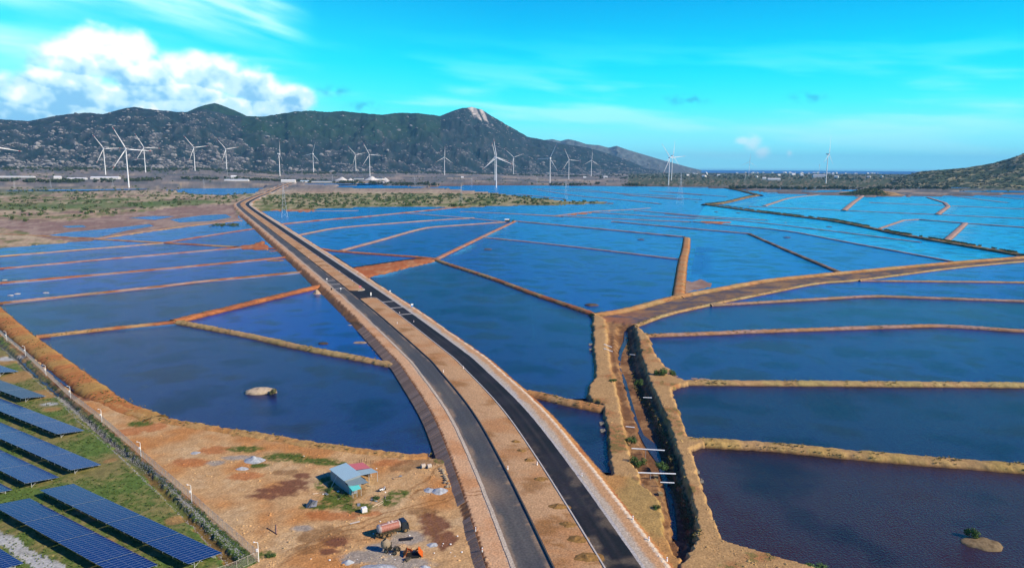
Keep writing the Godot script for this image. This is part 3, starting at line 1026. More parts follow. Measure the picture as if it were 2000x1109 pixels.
func ponds() -> void:
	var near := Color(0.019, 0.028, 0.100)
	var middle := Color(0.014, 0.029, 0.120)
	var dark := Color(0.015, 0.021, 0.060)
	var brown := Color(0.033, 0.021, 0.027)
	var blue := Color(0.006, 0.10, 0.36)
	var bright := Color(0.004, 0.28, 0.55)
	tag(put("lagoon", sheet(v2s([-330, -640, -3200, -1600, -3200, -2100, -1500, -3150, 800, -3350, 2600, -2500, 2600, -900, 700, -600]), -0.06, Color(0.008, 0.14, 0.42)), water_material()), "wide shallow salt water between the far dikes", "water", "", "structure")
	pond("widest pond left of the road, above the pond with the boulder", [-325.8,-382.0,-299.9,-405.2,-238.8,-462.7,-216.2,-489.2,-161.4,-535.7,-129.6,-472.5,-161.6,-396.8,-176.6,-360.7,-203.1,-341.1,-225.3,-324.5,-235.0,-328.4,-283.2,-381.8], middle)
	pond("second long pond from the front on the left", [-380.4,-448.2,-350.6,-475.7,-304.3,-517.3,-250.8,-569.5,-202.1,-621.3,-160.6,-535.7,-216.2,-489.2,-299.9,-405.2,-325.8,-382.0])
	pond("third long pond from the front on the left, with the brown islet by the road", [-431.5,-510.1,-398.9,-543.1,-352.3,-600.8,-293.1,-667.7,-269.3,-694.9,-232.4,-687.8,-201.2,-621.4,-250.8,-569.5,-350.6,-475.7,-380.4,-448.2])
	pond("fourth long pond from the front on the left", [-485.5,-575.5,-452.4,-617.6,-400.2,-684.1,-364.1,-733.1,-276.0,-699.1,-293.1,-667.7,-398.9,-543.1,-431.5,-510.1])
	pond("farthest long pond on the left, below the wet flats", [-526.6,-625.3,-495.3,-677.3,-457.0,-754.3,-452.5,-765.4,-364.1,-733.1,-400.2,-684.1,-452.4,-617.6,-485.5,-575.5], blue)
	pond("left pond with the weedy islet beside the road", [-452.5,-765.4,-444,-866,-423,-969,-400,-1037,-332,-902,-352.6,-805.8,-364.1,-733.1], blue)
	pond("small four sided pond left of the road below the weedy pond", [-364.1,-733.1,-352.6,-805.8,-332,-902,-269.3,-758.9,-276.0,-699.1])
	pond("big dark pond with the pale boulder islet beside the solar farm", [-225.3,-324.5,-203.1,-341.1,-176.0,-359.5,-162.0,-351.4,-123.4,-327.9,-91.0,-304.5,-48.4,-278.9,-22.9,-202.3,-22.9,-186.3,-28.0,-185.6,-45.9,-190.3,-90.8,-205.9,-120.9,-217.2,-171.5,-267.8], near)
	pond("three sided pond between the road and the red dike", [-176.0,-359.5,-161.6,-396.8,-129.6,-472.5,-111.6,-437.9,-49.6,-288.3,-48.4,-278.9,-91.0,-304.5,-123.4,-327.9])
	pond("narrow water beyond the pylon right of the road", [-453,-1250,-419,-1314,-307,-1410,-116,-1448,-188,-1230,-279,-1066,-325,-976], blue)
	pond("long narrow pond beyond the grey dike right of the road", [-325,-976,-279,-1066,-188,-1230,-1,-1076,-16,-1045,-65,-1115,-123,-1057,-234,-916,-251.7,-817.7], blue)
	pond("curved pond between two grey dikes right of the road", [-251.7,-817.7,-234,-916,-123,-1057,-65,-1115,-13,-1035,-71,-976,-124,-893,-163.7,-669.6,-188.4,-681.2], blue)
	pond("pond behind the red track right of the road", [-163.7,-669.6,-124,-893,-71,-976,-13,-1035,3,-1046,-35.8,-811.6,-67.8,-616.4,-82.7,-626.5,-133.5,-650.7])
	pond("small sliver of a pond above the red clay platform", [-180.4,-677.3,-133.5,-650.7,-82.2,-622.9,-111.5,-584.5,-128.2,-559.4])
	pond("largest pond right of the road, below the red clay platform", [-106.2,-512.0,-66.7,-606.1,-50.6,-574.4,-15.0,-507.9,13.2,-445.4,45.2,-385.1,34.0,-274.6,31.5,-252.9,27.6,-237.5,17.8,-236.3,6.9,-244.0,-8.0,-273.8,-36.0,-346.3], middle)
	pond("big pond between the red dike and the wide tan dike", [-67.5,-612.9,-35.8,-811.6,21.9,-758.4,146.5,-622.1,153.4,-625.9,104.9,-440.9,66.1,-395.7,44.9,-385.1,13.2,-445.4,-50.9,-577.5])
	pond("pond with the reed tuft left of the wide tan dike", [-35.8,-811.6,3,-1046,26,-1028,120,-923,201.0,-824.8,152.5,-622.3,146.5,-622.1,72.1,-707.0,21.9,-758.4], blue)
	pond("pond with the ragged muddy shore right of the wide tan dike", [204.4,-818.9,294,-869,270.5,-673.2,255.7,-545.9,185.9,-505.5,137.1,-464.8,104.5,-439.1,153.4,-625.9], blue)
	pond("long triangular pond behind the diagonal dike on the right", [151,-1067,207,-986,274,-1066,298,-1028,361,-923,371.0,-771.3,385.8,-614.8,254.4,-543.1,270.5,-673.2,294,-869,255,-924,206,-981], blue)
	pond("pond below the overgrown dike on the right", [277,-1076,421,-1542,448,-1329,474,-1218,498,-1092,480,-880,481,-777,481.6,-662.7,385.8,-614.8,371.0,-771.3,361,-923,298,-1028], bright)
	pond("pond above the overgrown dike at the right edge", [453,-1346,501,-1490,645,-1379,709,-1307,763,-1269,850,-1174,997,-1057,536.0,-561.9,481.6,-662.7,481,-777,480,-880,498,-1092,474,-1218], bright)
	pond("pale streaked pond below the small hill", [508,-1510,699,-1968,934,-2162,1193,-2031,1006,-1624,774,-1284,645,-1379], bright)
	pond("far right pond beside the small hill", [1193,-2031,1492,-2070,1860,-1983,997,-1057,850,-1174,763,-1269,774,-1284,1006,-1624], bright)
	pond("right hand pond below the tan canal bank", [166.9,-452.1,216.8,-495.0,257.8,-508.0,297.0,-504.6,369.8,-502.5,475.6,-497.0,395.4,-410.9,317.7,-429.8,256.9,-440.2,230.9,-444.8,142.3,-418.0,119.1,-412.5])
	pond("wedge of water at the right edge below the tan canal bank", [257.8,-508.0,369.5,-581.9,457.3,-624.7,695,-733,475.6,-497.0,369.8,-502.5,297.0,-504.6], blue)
	pond("upper pond right of the canal", [63.6,-355.8,85.4,-383.4,119.1,-412.5,142.3,-418.0,230.9,-444.8,317.7,-429.8,395.4,-410.9,320.9,-330.9,259.0,-347.8,219.4,-359.7,117.7,-343.2,65.2,-333.3], middle)
	pond("wide pond right of the canal with the bushy mound", [65.2,-333.3,117.7,-343.2,219.4,-359.7,259.0,-347.8,320.9,-330.9,252.0,-256.9,194.5,-257.8,66.3,-258.0,57.9,-264.5,58.4,-298.9], middle)
	pond("dark pond right of the canal with algae streaks", [57.5,-257.9,89.8,-258.5,194.5,-257.8,252.0,-256.9,172.6,-171.7,140.5,-182.3,102.2,-189.8,80.0,-195.9,56.7,-199.4,50.0,-200.1], dark)
	pond("brown tinted pond in the lower right corner", [49.6,-195.4,80.0,-195.9,140.5,-182.3,172.6,-171.7,109.4,-103.7,65.6,-116.7,61.1,-131.3,53.5,-136.5,44.5,-140.9,47.2,-168.3], brown)
	pond("small dark pond between the road and the canal bank", [6.9,-244.0,17.8,-236.3,30.8,-228.0,29.7,-203.1,27.4,-176.0,22.8,-177.5,14.6,-209.3], dark)
	for l in lakes:
		tag(put("pond", sheet(v2s(l[0][1]), l[0][0], blue), water_material()), l[1], "pond", "", "structure")
	for a in [[-530,-803,-533,-841,-515,-885,-499,-967,-476,-934,-477,-872,-462,-783,-505,-786], [-593,-926,-577,-944,-553,-913,-572,-904], [-595,-769,-555,-760,-521,-735,-505.6,-701.7,-532.0,-686.6], [-670,-867,-632,-877,-601,-844,-630,-816], [-512,-1052,-503,-1144,-476,-1171,-439,-1102,-441,-1027,-471,-996], [-588,-1079,-572,-1126,-535,-1117,-529,-1041], [-702,-1028,-690,-1049,-667,-1020,-676,-1000]]:
		pond_level = fmod(pond_level + 0.007, 0.04)
		tag(put("puddle", sheet(v2s(a), 0.14 + pond_level, blue), water_material()), "shallow puddle on the wet flats left of the road", "puddle", "puddles on the wet flats", "structure")
	tag(put("puddle", sheet(v2s([-249.4,-339.8,-234.4,-324.0,-222.4,-311.5,-186.9,-275.1,-166.9,-254.7,-152.8,-241.5,-153.9,-239.7,-166.8,-250.9,-184.4,-267.9,-207.1,-290.5,-230.6,-315.1,-249.0,-334.3]), 0.16, near), water_material()), "long ditch puddle between the wire fence and the orange dike", "puddle", "", "structure")
	tag(put("stream", sheet(v2s([58.5,-356.7,60.1,-353.2,55.6,-328.4,49.7,-307.6,45.5,-286.1,45.0,-265.3,43.5,-246.7,41.8,-222.0,41.5,-209.4,43.9,-202.0,42.8,-188.2,42.0,-176.7,40.5,-163.6,38.6,-152.3,37.3,-146.4,36.4,-147.7,38.6,-159.7,40.3,-173.6,41.4,-188.2,40.3,-201.1,40.0,-217.3,41.0,-238.2,43.1,-263.3,44.2,-286.1,49.2,-312.1,54.3,-331.4]), -2.42, Color(0.03, 0.03, 0.055)), water_material()), "trickle of water along the bottom of the canal", "stream", "", "structure")
	tag(put("ditch_water", sheet(v2s([-280.1,-355.5,-229.8,-307.5,-208.2,-286.4,-190.8,-267.8,-173.9,-250.8,-157.6,-234.6,-158.3,-237.4,-174.9,-254.6,-192.1,-272.1,-209.7,-290.4,-231.3,-312.2,-293.6,-373.2]), 0.46, Color(0.02, 0.035, 0.07)), water_material()), "dark water in the drain inside the solar farm fence", "water", "", "structure")


# ---- dikes ----
const RED := Color(0.37, 0.135, 0.06)
const TAN := Color(0.48, 0.31, 0.145)
const GREY := Color(0.41, 0.275, 0.225)
const DARK := Color(0.17, 0.12, 0.075)


var near_lines := []


func dike(label: String, a: Array, w: float, h: float, c1: Color, c2: Color, green := 0.0) -> void:
	var p := v2s(a)
	# round the corners once
	if p.size() > 2:
		var q := PackedVector2Array([p[0]])
		for i in range(1, p.size() - 1):
			q.append(p[i].lerp(p[i - 1], 0.2))
			q.append(p[i].lerp(p[i + 1], 0.2))
		q.append(p[p.size() - 1])
		p = q
	var line := PackedVector2Array()
	for i in p.size() - 1:
		var r := p[i].lerp(p[i + 1], 0.5).length()
		var n := int(p[i].distance_to(p[i + 1]) / clampf(r * 0.0032, 0.5, 12.0)) + 1
		for t in n:
			line.append(p[i].lerp(p[i + 1], t / float(n)))
	line.append(p[p.size() - 1])
	var away := p[p.size() / 2].length()
	if away > 900.0:
		w *= 1.25 if away < 1600.0 else 1.8
		h *= 1.4 if away < 1600.0 else 1.8
	near_lines.append([line, w, h])
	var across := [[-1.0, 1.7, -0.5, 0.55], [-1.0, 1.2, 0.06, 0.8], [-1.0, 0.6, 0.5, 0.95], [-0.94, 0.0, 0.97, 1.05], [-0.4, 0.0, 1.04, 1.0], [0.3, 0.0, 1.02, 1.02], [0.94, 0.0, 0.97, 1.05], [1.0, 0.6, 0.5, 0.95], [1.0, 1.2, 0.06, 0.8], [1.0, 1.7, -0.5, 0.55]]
	var m := across.size()
	var pos := PackedVector3Array()
	var col := PackedColorArray()
	for i in line.size():
		var d := (line[mini(i + 1, line.size() - 1)] - line[maxi(i - 1, 0)]).normalized()
		var right := Vector2(-d.y, d.x)
		var e := line[i]
		var wob := mid.get_noise_2d(e.x, e.y)
		for k in m:
			var s: Array = across[k]
			var off: float = s[0] * w * 0.5 * (1.0 + 0.10 * wob) + signf(s[0]) * s[1] * h
			var q := e + right * off
			var f := fine.get_noise_2d(q.x, q.y)
			var f2 := mid.get_noise_2d(q.x * 3.0, q.y * 3.0)
			if k > 0 and k < m - 1:
				q += right * signf(s[0]) * (f2 * minf(0.12 * w, 0.35) + f * 0.32) * (0.6 if k > 2 and k < 7 else 1.0)
			var y: float = h * s[2] * (1.0 + 0.12 * wob) + (0.17 * f * h if s[2] > 0.0 else 0.0)
			pos.append(Vector3(q.x, y, q.y))
			var c := c1.lerp(c2, smoothstep(-0.35, 0.35, wob + 0.3 * f))
			if green > 0.0:
				c = c.lerp(Color(0.12, 0.14, 0.04), green * smoothstep(-0.1, 0.3, mid.get_noise_2d(q.x + 80.0, q.y) + 0.5 * f))
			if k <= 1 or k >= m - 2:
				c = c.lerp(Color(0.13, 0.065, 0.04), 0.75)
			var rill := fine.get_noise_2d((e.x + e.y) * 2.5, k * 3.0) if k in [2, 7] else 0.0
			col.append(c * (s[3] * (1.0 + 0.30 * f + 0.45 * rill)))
	var index := PackedInt32Array()
	for i in line.size() - 1:
		for k in m - 1:
			var b := i * m + k
			index.append_array([b, b + m, b + m + 1, b, b + m + 1, b + 1])
	for e in [0, (line.size() - 1) * m]:
		for k in range(1, m - 1):
			index.append_array([e, e + k, e + k + 1] if e > 0 else [e, e + k + 1, e + k])
	var arrays := []
	arrays.resize(Mesh.ARRAY_MAX)
	arrays[Mesh.ARRAY_VERTEX] = pos
	arrays[Mesh.ARRAY_COLOR] = col
	arrays[Mesh.ARRAY_INDEX] = index
	var st := SurfaceTool.new()
	st.create_from_arrays(arrays)
	st.generate_normals()
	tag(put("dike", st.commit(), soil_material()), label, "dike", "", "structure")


func dikes() -> void:
	dike("pinkish dike below the second long pond on the left", [-322.9,-378.6,-297.3,-401.7,-236.9,-458.9,-214.4,-485.3,-159.4,-531.6], 2.4, 1.0, RED, GREY, 0.35)
	dike("pinkish dike between the second and third long pond on the left", [-377.2,-444.4,-347.7,-471.9,-301.9,-513.3,-248.9,-565.3,-200.3,-617.1], 2.4, 1.0, GREY, RED, 0.1)
	dike("pinkish dike between the third and fourth long pond on the left", [-428.1,-506.1,-395.9,-539.0,-349.8,-596.6,-291.2,-663.4,-267.6,-690.6,-229.9,-683.6], 2.2, 0.9, GREY, RED)
	dike("pinkish dike of the farthest long pond on the left", [-481.9,-571.3,-449.3,-613.3,-397.6,-679.8,-360.9,-728.9], 2.2, 0.9, GREY, TAN)
	dike("tan track along the far edge of the long ponds on the left", [-654,-815,-550,-802,-449.9,-761.2,-362.0,-728.9,-273.3,-694.9], 4.5, 0.9, TAN, RED)
	dike("pale dike between the wet flats and the weedy pond", [-453.9,-758.4,-444,-865,-423,-969,-399,-1038], 2.5, 0.7, GREY, TAN)
	dike("red edged dike below the weedy pond", [-362.9,-730.7,-351.6,-803.6,-332,-900], 3.2, 0.9, GREY, RED)
	dike("thick red dike running from the road to the fork on the left", [-174.3,-353.9,-166.2,-373.6,-159.2,-390.8,-145.0,-426.8,-126.9,-467.8], 4.2, 1.5, RED, Color(0.50, 0.19, 0.07))
	dike("tan dike above the boulder pond, left of the fork", [-222.6,-320.6,-200.7,-337.1,-172.3,-354.1], 2.4, 1.1, TAN, RED)
	dike("tan dike from the fork down to the road embankment", [-174.0,-355.3,-160.1,-347.2,-121.9,-324.0,-90.1,-301.7,-64.3,-286.9,-46.4,-275.5], 2.8, 1.2, TAN, Color(0.46, 0.33, 0.14), 0.35)
	dike("broad orange dike along the left side of the boulder pond", [-441.9,-542.2,-292.5,-387.1,-248.9,-341.4,-222.8,-314.4,-194.1,-286.3,-158.8,-251.0,-132.6,-225.1,-112.8,-212.3], 6.0, 1.5, Color(0.50, 0.20, 0.065), Color(0.48, 0.29, 0.09), 0.1)
	dike("red track right of the road behind the clay platform", [-185.6,-682.2,-170.5,-665.8,-132.7,-647.3,-82.2,-623.1,-65.3,-609.6], 3.4, 1.0, RED, Color(0.50, 0.20, 0.09))
	dike("grey dike climbing away from the red track", [-164.0,-667.0,-145.0,-763.2,-123.5,-891.0,-110,-938,-71,-975,-11,-1035], 3.2, 0.8, GREY, Color(0.44, 0.32, 0.26))
	dike("grey dike bending right of the road, second from the pylon", [-250.9,-809.4,-233,-914,-197,-966,-123,-1057,-61,-1116], 3.2, 0.8, GREY, Color(0.44, 0.32, 0.26))
	dike("pinkish dike nearest the pylon right of the road", [-323,-966,-279,-1066,-243,-1113,-188,-1232,-137,-1343,-90,-1455], 4.0, 0.9, GREY, RED)
	dike("red dike leading up to the hut among the ponds", [-67.5,-605.2,-35.6,-807.4,4,-1053], 3.8, 1.0, Color(0.47, 0.19, 0.09), GREY)
	dike("brown dike from the red track down to the canal fork", [-66.5,-604.5,-50.5,-572.6,-14.9,-505.7,13.1,-443.0,30.3,-409.1,45.2,-379.8], 3.0, 1.2, RED, Color(0.38, 0.26, 0.12), 0.15)
	dike("thin grey dike across the pond with the reed tuft", [-36.9,-809.4,21.8,-756.0,71.8,-704.5,146.8,-619.4], 2.0, 0.8, Color(0.44, 0.33, 0.28), GREY)
	dike("thin grey dike from the hut to the wide tan dike", [3,-1056,26,-1028,120,-921,201.7,-822.8], 2.0, 0.8, Color(0.44, 0.33, 0.28), GREY)
	dike("wide tan dike running down between two large ponds", [201.4,-809.6,172.2,-694.2,149.2,-610.6,103.5,-430.9], 5.0, 1.4, TAN, Color(0.50, 0.22, 0.08), 0.12)
	dike("high tan canal bank running to the right edge", [43.9,-374.1,64.9,-388.7,102.0,-431.7,135.4,-459.2,183.8,-499.9,244.1,-532.0,366.5,-595.7,469.6,-642.3,710,-749], 3.0, 1.8, Color(0.50, 0.26, 0.11), TAN, 0.25)
	dike("low tan canal bank below the dry channel", [62.8,-351.3,84.6,-380.0,118.5,-410.5,166.1,-450.3,215.1,-491.1,250.5,-503.8,364.8,-574.7,451.5,-616.9,669,-705], 2.0, 0.9, TAN, Color(0.46, 0.36, 0.17), 0.2)
	dike("grey dike highest of those right of the canal", [117.0,-407.3,141.0,-414.4,190.3,-429.3,228.9,-441.1,254.7,-436.5,315.0,-426.1,393.4,-408.9], 2.4, 1.0, GREY, Color(0.34, 0.24, 0.15))
	dike("brown dike second of those right of the canal", [63.5,-329.8,100.2,-336.0,116.4,-339.6,191.0,-351.7,217.1,-355.9,235.5,-351.6,256.2,-344.1,318.4,-328.4], 2.4, 1.1, Color(0.42, 0.24, 0.12), GREY)
	dike("yellowish dike right of the bushy mound", [55.9,-254.6,65.7,-255.4,88.7,-255.2,192.1,-254.6,248.8,-253.7], 2.6, 1.2, TAN, Color(0.46, 0.36, 0.15), 0.15)
	dike("lowest yellow dike right of the canal", [49.7,-196.0,55.9,-196.8,68.9,-195.1,79.0,-193.3,100.8,-187.3,138.6,-179.9,172.6,-171.8], 3.0, 1.3, TAN, Color(0.50, 0.34, 0.12), 0.2)
	dike("thin grey dike at the right edge below the canal bank", [251.5,-502.7,295.4,-501.9,367.7,-499.8,473.0,-494.4], 2.2, 0.8, GREY, TAN, 0.1)
	dike("brown diagonal dike on the right, ending at the canal bank", [292,-865,268.8,-668.9,255.4,-541.9], 3.0, 1.1, Color(0.36, 0.22, 0.13), DARK)
	dike("thin dark dike above the diagonal dike", [150,-1057,206,-982,254,-920,295,-868], 2.0, 0.7, Color(0.44, 0.33, 0.28), GREY)
	dike("long thin grey dike behind the diagonal dike", [274,-1066,297,-1024,359,-919,370.3,-770.0,380.2,-684.9,386.9,-613.0], 2.4, 0.8, Color(0.44, 0.33, 0.28), GREY)
	dike("dark overgrown dike slanting down to the right edge", [425,-1566,450,-1337,474,-1216,496,-1089,488,-959,478,-876,478,-773,479.4,-658.5], 4.5, 1.5, DARK, TAN, 0.8)
	dike("overgrown dike bending up to the far plain", [419,-1544,480,-1617,670,-2008,745,-2130], 6.0, 1.4, TAN, DARK, 0.6)
	dike("dark overgrown dike by the far plain", [891,-3042,831,-2623,731,-2089], 6.0, 1.6, DARK, DARK, 0.7)
	dike("pale track curving towards the small hill", [542,-1523,627,-1689,730,-1894,822,-2038,955,-2210], 4.5, 0.6, GREY, Color(0.45, 0.38, 0.30))
	dike("short brown dike below the small hill", [640,-1365,794,-1655,1057,-2139], 4.0, 1.1, Color(0.44, 0.33, 0.28), GREY)
	dike("thin dike along the top of the overgrown pond", [502,-1499,644,-1377,708,-1305,762,-1266,848,-1171,990,-1049], 2.6, 0.6, Color(0.44, 0.33, 0.28), GREY, 0.3)
	dike("kinked brown dike right of the small hill", [1189,-2029,1003,-1620,760,-1263], 3.4, 1.0, Color(0.44, 0.33, 0.28), GREY)
	dike("grey dike round the left of the upper right pond", [498,-955,648,-1154,680,-1060,719,-990,787,-832], 2.6, 0.8, Color(0.44, 0.33, 0.28), GREY)
	dike("short steep brown dike between two bright ponds", [681,-1059,565,-897,477,-775], 4.0, 1.1, Color(0.44, 0.33, 0.28), GREY)
	dike("hair thin dike across the pond below the overgrown dike", [270,-1248,370,-1056,425,-885,452.5,-776.2], 2.0, 0.5, Color(0.44, 0.33, 0.28), GREY)
	dike("tan clay dike between the small dark pond and the largest pond", [5.7,-241.8,11.0,-238.5,17.5,-233.6,24.5,-228.9,31.3,-224.9], 3.2, 1.2, TAN, Color(0.48, 0.24, 0.09), 0.1)
	dike("low clay bank along the yard side of the boulder pond", [-138.0,-229.5,-119.2,-214.3,-106.9,-209.9,-89.5,-203.2,-73.9,-198.0,-58.7,-192.0,-45.3,-188.1,-33.8,-185.0,-27.6,-183.0,-22.9,-184.1], 3.0, 1.5, Color(0.52, 0.26, 0.09), Color(0.50, 0.31, 0.12), 0.1)
	for a in [[89,-2514,186,-1993,267,-1812,332,-1590], [14,-2120,131,-1824], [213,-2719,297,-2440], [300,-2390,363,-2017,428,-1802], [479,-2470,564,-2120], [529,-2376,609,-2015], [667,-3100,813,-2829], [72,-1180,140,-1296,227,-1367,277,-1424], [-1,-1226,72,-1180,161,-1116,269,-1060], [-93,-1275,-1,-1226,83,-1156], [138,-1281,245,-1169,323,-1117], [231,-1335,337,-1164,399,-1101], [-187,-1224,-83,-1131,-12,-1040], [325,-3246,528,-3072], [482,-1809,415,-1922,330,-2087], [862,-1706,906,-1651,977,-1592], [978,-1571,1057,-1462,1210,-1286], [1394,-2278,1269,-1934,1213,-1733], [1516,-2339,1407,-1951,1349,-1698], [838,-2329,916,-2273,1015,-2203], [-412,-1292,-332,-1269,-281,-1289], [76,-2690,323,-2248,467,-2029]]:
		dike("hair thin far dike between distant salt ponds", a, 3.6, 0.5, GREY, Color(0.40, 0.33, 0.30))
		var o: Node = get_child(get_child_count() - 1)
		o.set_meta("group", "thin far dikes")


# pale strip on the water along the near side of a dike, fading outwards
func pale_strip(label: String, a: Array, off: float, width: float, tint := Color(0.48, 0.62, 0.85), most := 0.8) -> void:
	if not mats.has("pale_water"):
		var m := StandardMaterial3D.new()
		m.resource_name = "pale_water"
		m.vertex_color_use_as_albedo = true
		m.albedo_texture = noise_texture(5, 0.02, 0.98, 1.0)
		m.transparency = BaseMaterial3D.TRANSPARENCY_ALPHA
		m.roughness = 0.5
		m.metallic_specular = 0.45
		mats["pale_water"] = m
	var p := v2s(a)
	var pos := PackedVector3Array()
	var col := PackedColorArray()
	var nor := PackedVector3Array()
	var n := 0
	for i in p.size() - 1:
		for t in 24:
			var q := p[i].lerp(p[i + 1], t / 24.0)
			var d := (p[i + 1] - p[i]).normalized()
			var side := Vector2(-d.y, d.x)
			if side.dot(q) > 0.0:
				side = -side
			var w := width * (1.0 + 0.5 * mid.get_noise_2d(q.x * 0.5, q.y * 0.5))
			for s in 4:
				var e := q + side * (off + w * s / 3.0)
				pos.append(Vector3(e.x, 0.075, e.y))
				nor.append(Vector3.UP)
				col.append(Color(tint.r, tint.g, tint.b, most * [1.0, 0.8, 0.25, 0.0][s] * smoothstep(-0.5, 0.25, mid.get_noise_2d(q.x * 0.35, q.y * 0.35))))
			n += 1
	var index := PackedInt32Array()
	for i in n - 1:
		for s in 3:
			var k := i * 4 + s
			var flip := (pos[k + 1] - pos[k]).cross(pos[k + 5] - pos[k]).y > 0.0
			index.append_array([k, k + 5, k + 1, k, k + 4, k + 5] if flip else [k, k + 1, k + 5, k, k + 5, k + 4])
	var arrays := []
	arrays.resize(Mesh.ARRAY_MAX)
	arrays[Mesh.ARRAY_VERTEX] = pos
	arrays[Mesh.ARRAY_NORMAL] = nor
	arrays[Mesh.ARRAY_COLOR] = col
	arrays[Mesh.ARRAY_INDEX] = index
	var mesh := ArrayMesh.new()
	mesh.add_surface_from_arrays(Mesh.PRIMITIVE_TRIANGLES, arrays)
	tag(put("pale_water", mesh, mats["pale_water"]), label, "water", "", "structure")


func pale_strips() -> void:
	pale_strip("pale rim on the water in front of the dike below the second long pond", [-299.9,-405.2,-238.8,-462.7,-216.2,-489.2,-160.6,-535.7], 3.6, 9.0)
	pale_strip("pale rim on the water in front of the dike below the third long pond", [-350.6,-475.7,-304.3,-517.3,-250.8,-569.5,-201.7,-621.3], 3.4, 11.0)
	pale_strip("pale rim on the water in front of the dike below the fourth long pond", [-398.9,-543.1,-352.3,-600.8,-293.1,-667.7,-269.3,-694.9], 3.2, 12.0)
	pale_strip("pale rim on the water in front of the farthest long pond's dike", [-452.4,-617.6,-400.2,-684.1,-363.1,-733.2], 3.2, 10.0)
	pale_strip("pale rim on the water in front of the tan dike at the top of the boulder pond", [-221.1,-327.7,-203.1,-341.1,-174.4,-358.3], 2.6, 14.0, Color(0.08, 0.30, 0.55), 0.8)
	pale_strip("pale rim on the water under the red clay platform", [-105.7,-509.5,-82.9,-564.1,-66.4,-602.7], 1.5, 14.0, Color(0.08, 0.35, 0.6), 0.7)
	pale_strip("pale rim on the water beside the red dike to the hut", [-60.5,-634.9,-35.8,-811.6,3,-1056], 4.0, 12.0, Color(0.08, 0.40, 0.65), 0.6)
	pale_strip("pale rim on the water beside the short brown dike in the bright ponds", [478,-777,566,-899,678,-1055], 3.8, 26.0, Color(0.10, 0.50, 0.72), 0.8)
	pale_strip("pale rim on the water beside the kinked dike near the small hill", [776,-1284,992,-1601], 3.8, 24.0, Color(0.12, 0.52, 0.72), 0.8)
	pale_strip("pale cyan shallows in the streaked pond below the small hill", [579,-1671,674,-1669,782,-1693], 0.0, 70.0, Color(0.10, 0.50, 0.70), 0.75)
	pale_strip("pale cyan shallows beside the bend of the overgrown dike", [469,-1547,596,-1775,780,-2084], 4.0, 60.0, Color(0.10, 0.50, 0.70), 0.7)
	pale_strip("pale cyan shallows beside the wide tan dike", [187.7,-731.5,154.1,-608.6,129.3,-520.4], 4.0, 22.0, Color(0.02, 0.22, 0.52), 0.7)
	pale_strip("pale rim on the water under the grey dike of the upper right pond", [504,-963,650,-1158], 3.8, 20.0, Color(0.10, 0.45, 0.7), 0.7)


# ---- the road ----
func ribbon(called: String, label: String, category: String, z0: float, z1: float, d0: float, d1: float, y: float, mat: Material, colour: Callable, edge := 0.0) -> MeshInstance3D:
	var pos := PackedVector3Array()
	var col := PackedColorArray()
	var m := 9
	var z := z0
	var rows := 0
	while true:
		for k in m:
			var t := k / float(m - 1)
			var d := lerpf(d0, d1, t)
			var p := road_p(z, d, 0.0)
			if edge > 0.0 and (k == 0 or k == m - 1):
				var sgn := -1.0 if k == 0 else 1.0
				p = road_p(z, d + sgn * edge * mid.get_noise_2d(p.x * 4, p.z * 4), 0.0)
			p.y = y + _road_lift(z)
			pos.append(p)
			col.append(colour.call(p, t))
		rows += 1
		if z <= z1:
			break
		z = maxf(z1, z - clampf(-z * 0.006, 0.8, 14.0))
	var index := PackedInt32Array()
	for i in rows - 1:
		for k in m - 1:
			var b := i * m + k
			index.append_array([b, b + m, b + m + 1, b, b + m + 1, b + 1])
	var arrays := []
	arrays.resize(Mesh.ARRAY_MAX)
	arrays[Mesh.ARRAY_VERTEX] = pos
	arrays[Mesh.ARRAY_COLOR] = col
	arrays[Mesh.ARRAY_INDEX] = index
	var st := SurfaceTool.new()
	st.create_from_arrays(arrays)
	st.generate_normals()
	var o := put(called, st.commit(), mat)
	tag(o, label, category, "", "structure")
	return o


func _road_lift(z: float) -> float:
	var i := clampi(int((-100.0 - z) * 0.5), 0, 1799)
	var x := road_x[i]
	return rise(atan2(x, -z), sqrt(x * x + z * z))


var gap_far := 0.0
var gap_near := 0.0


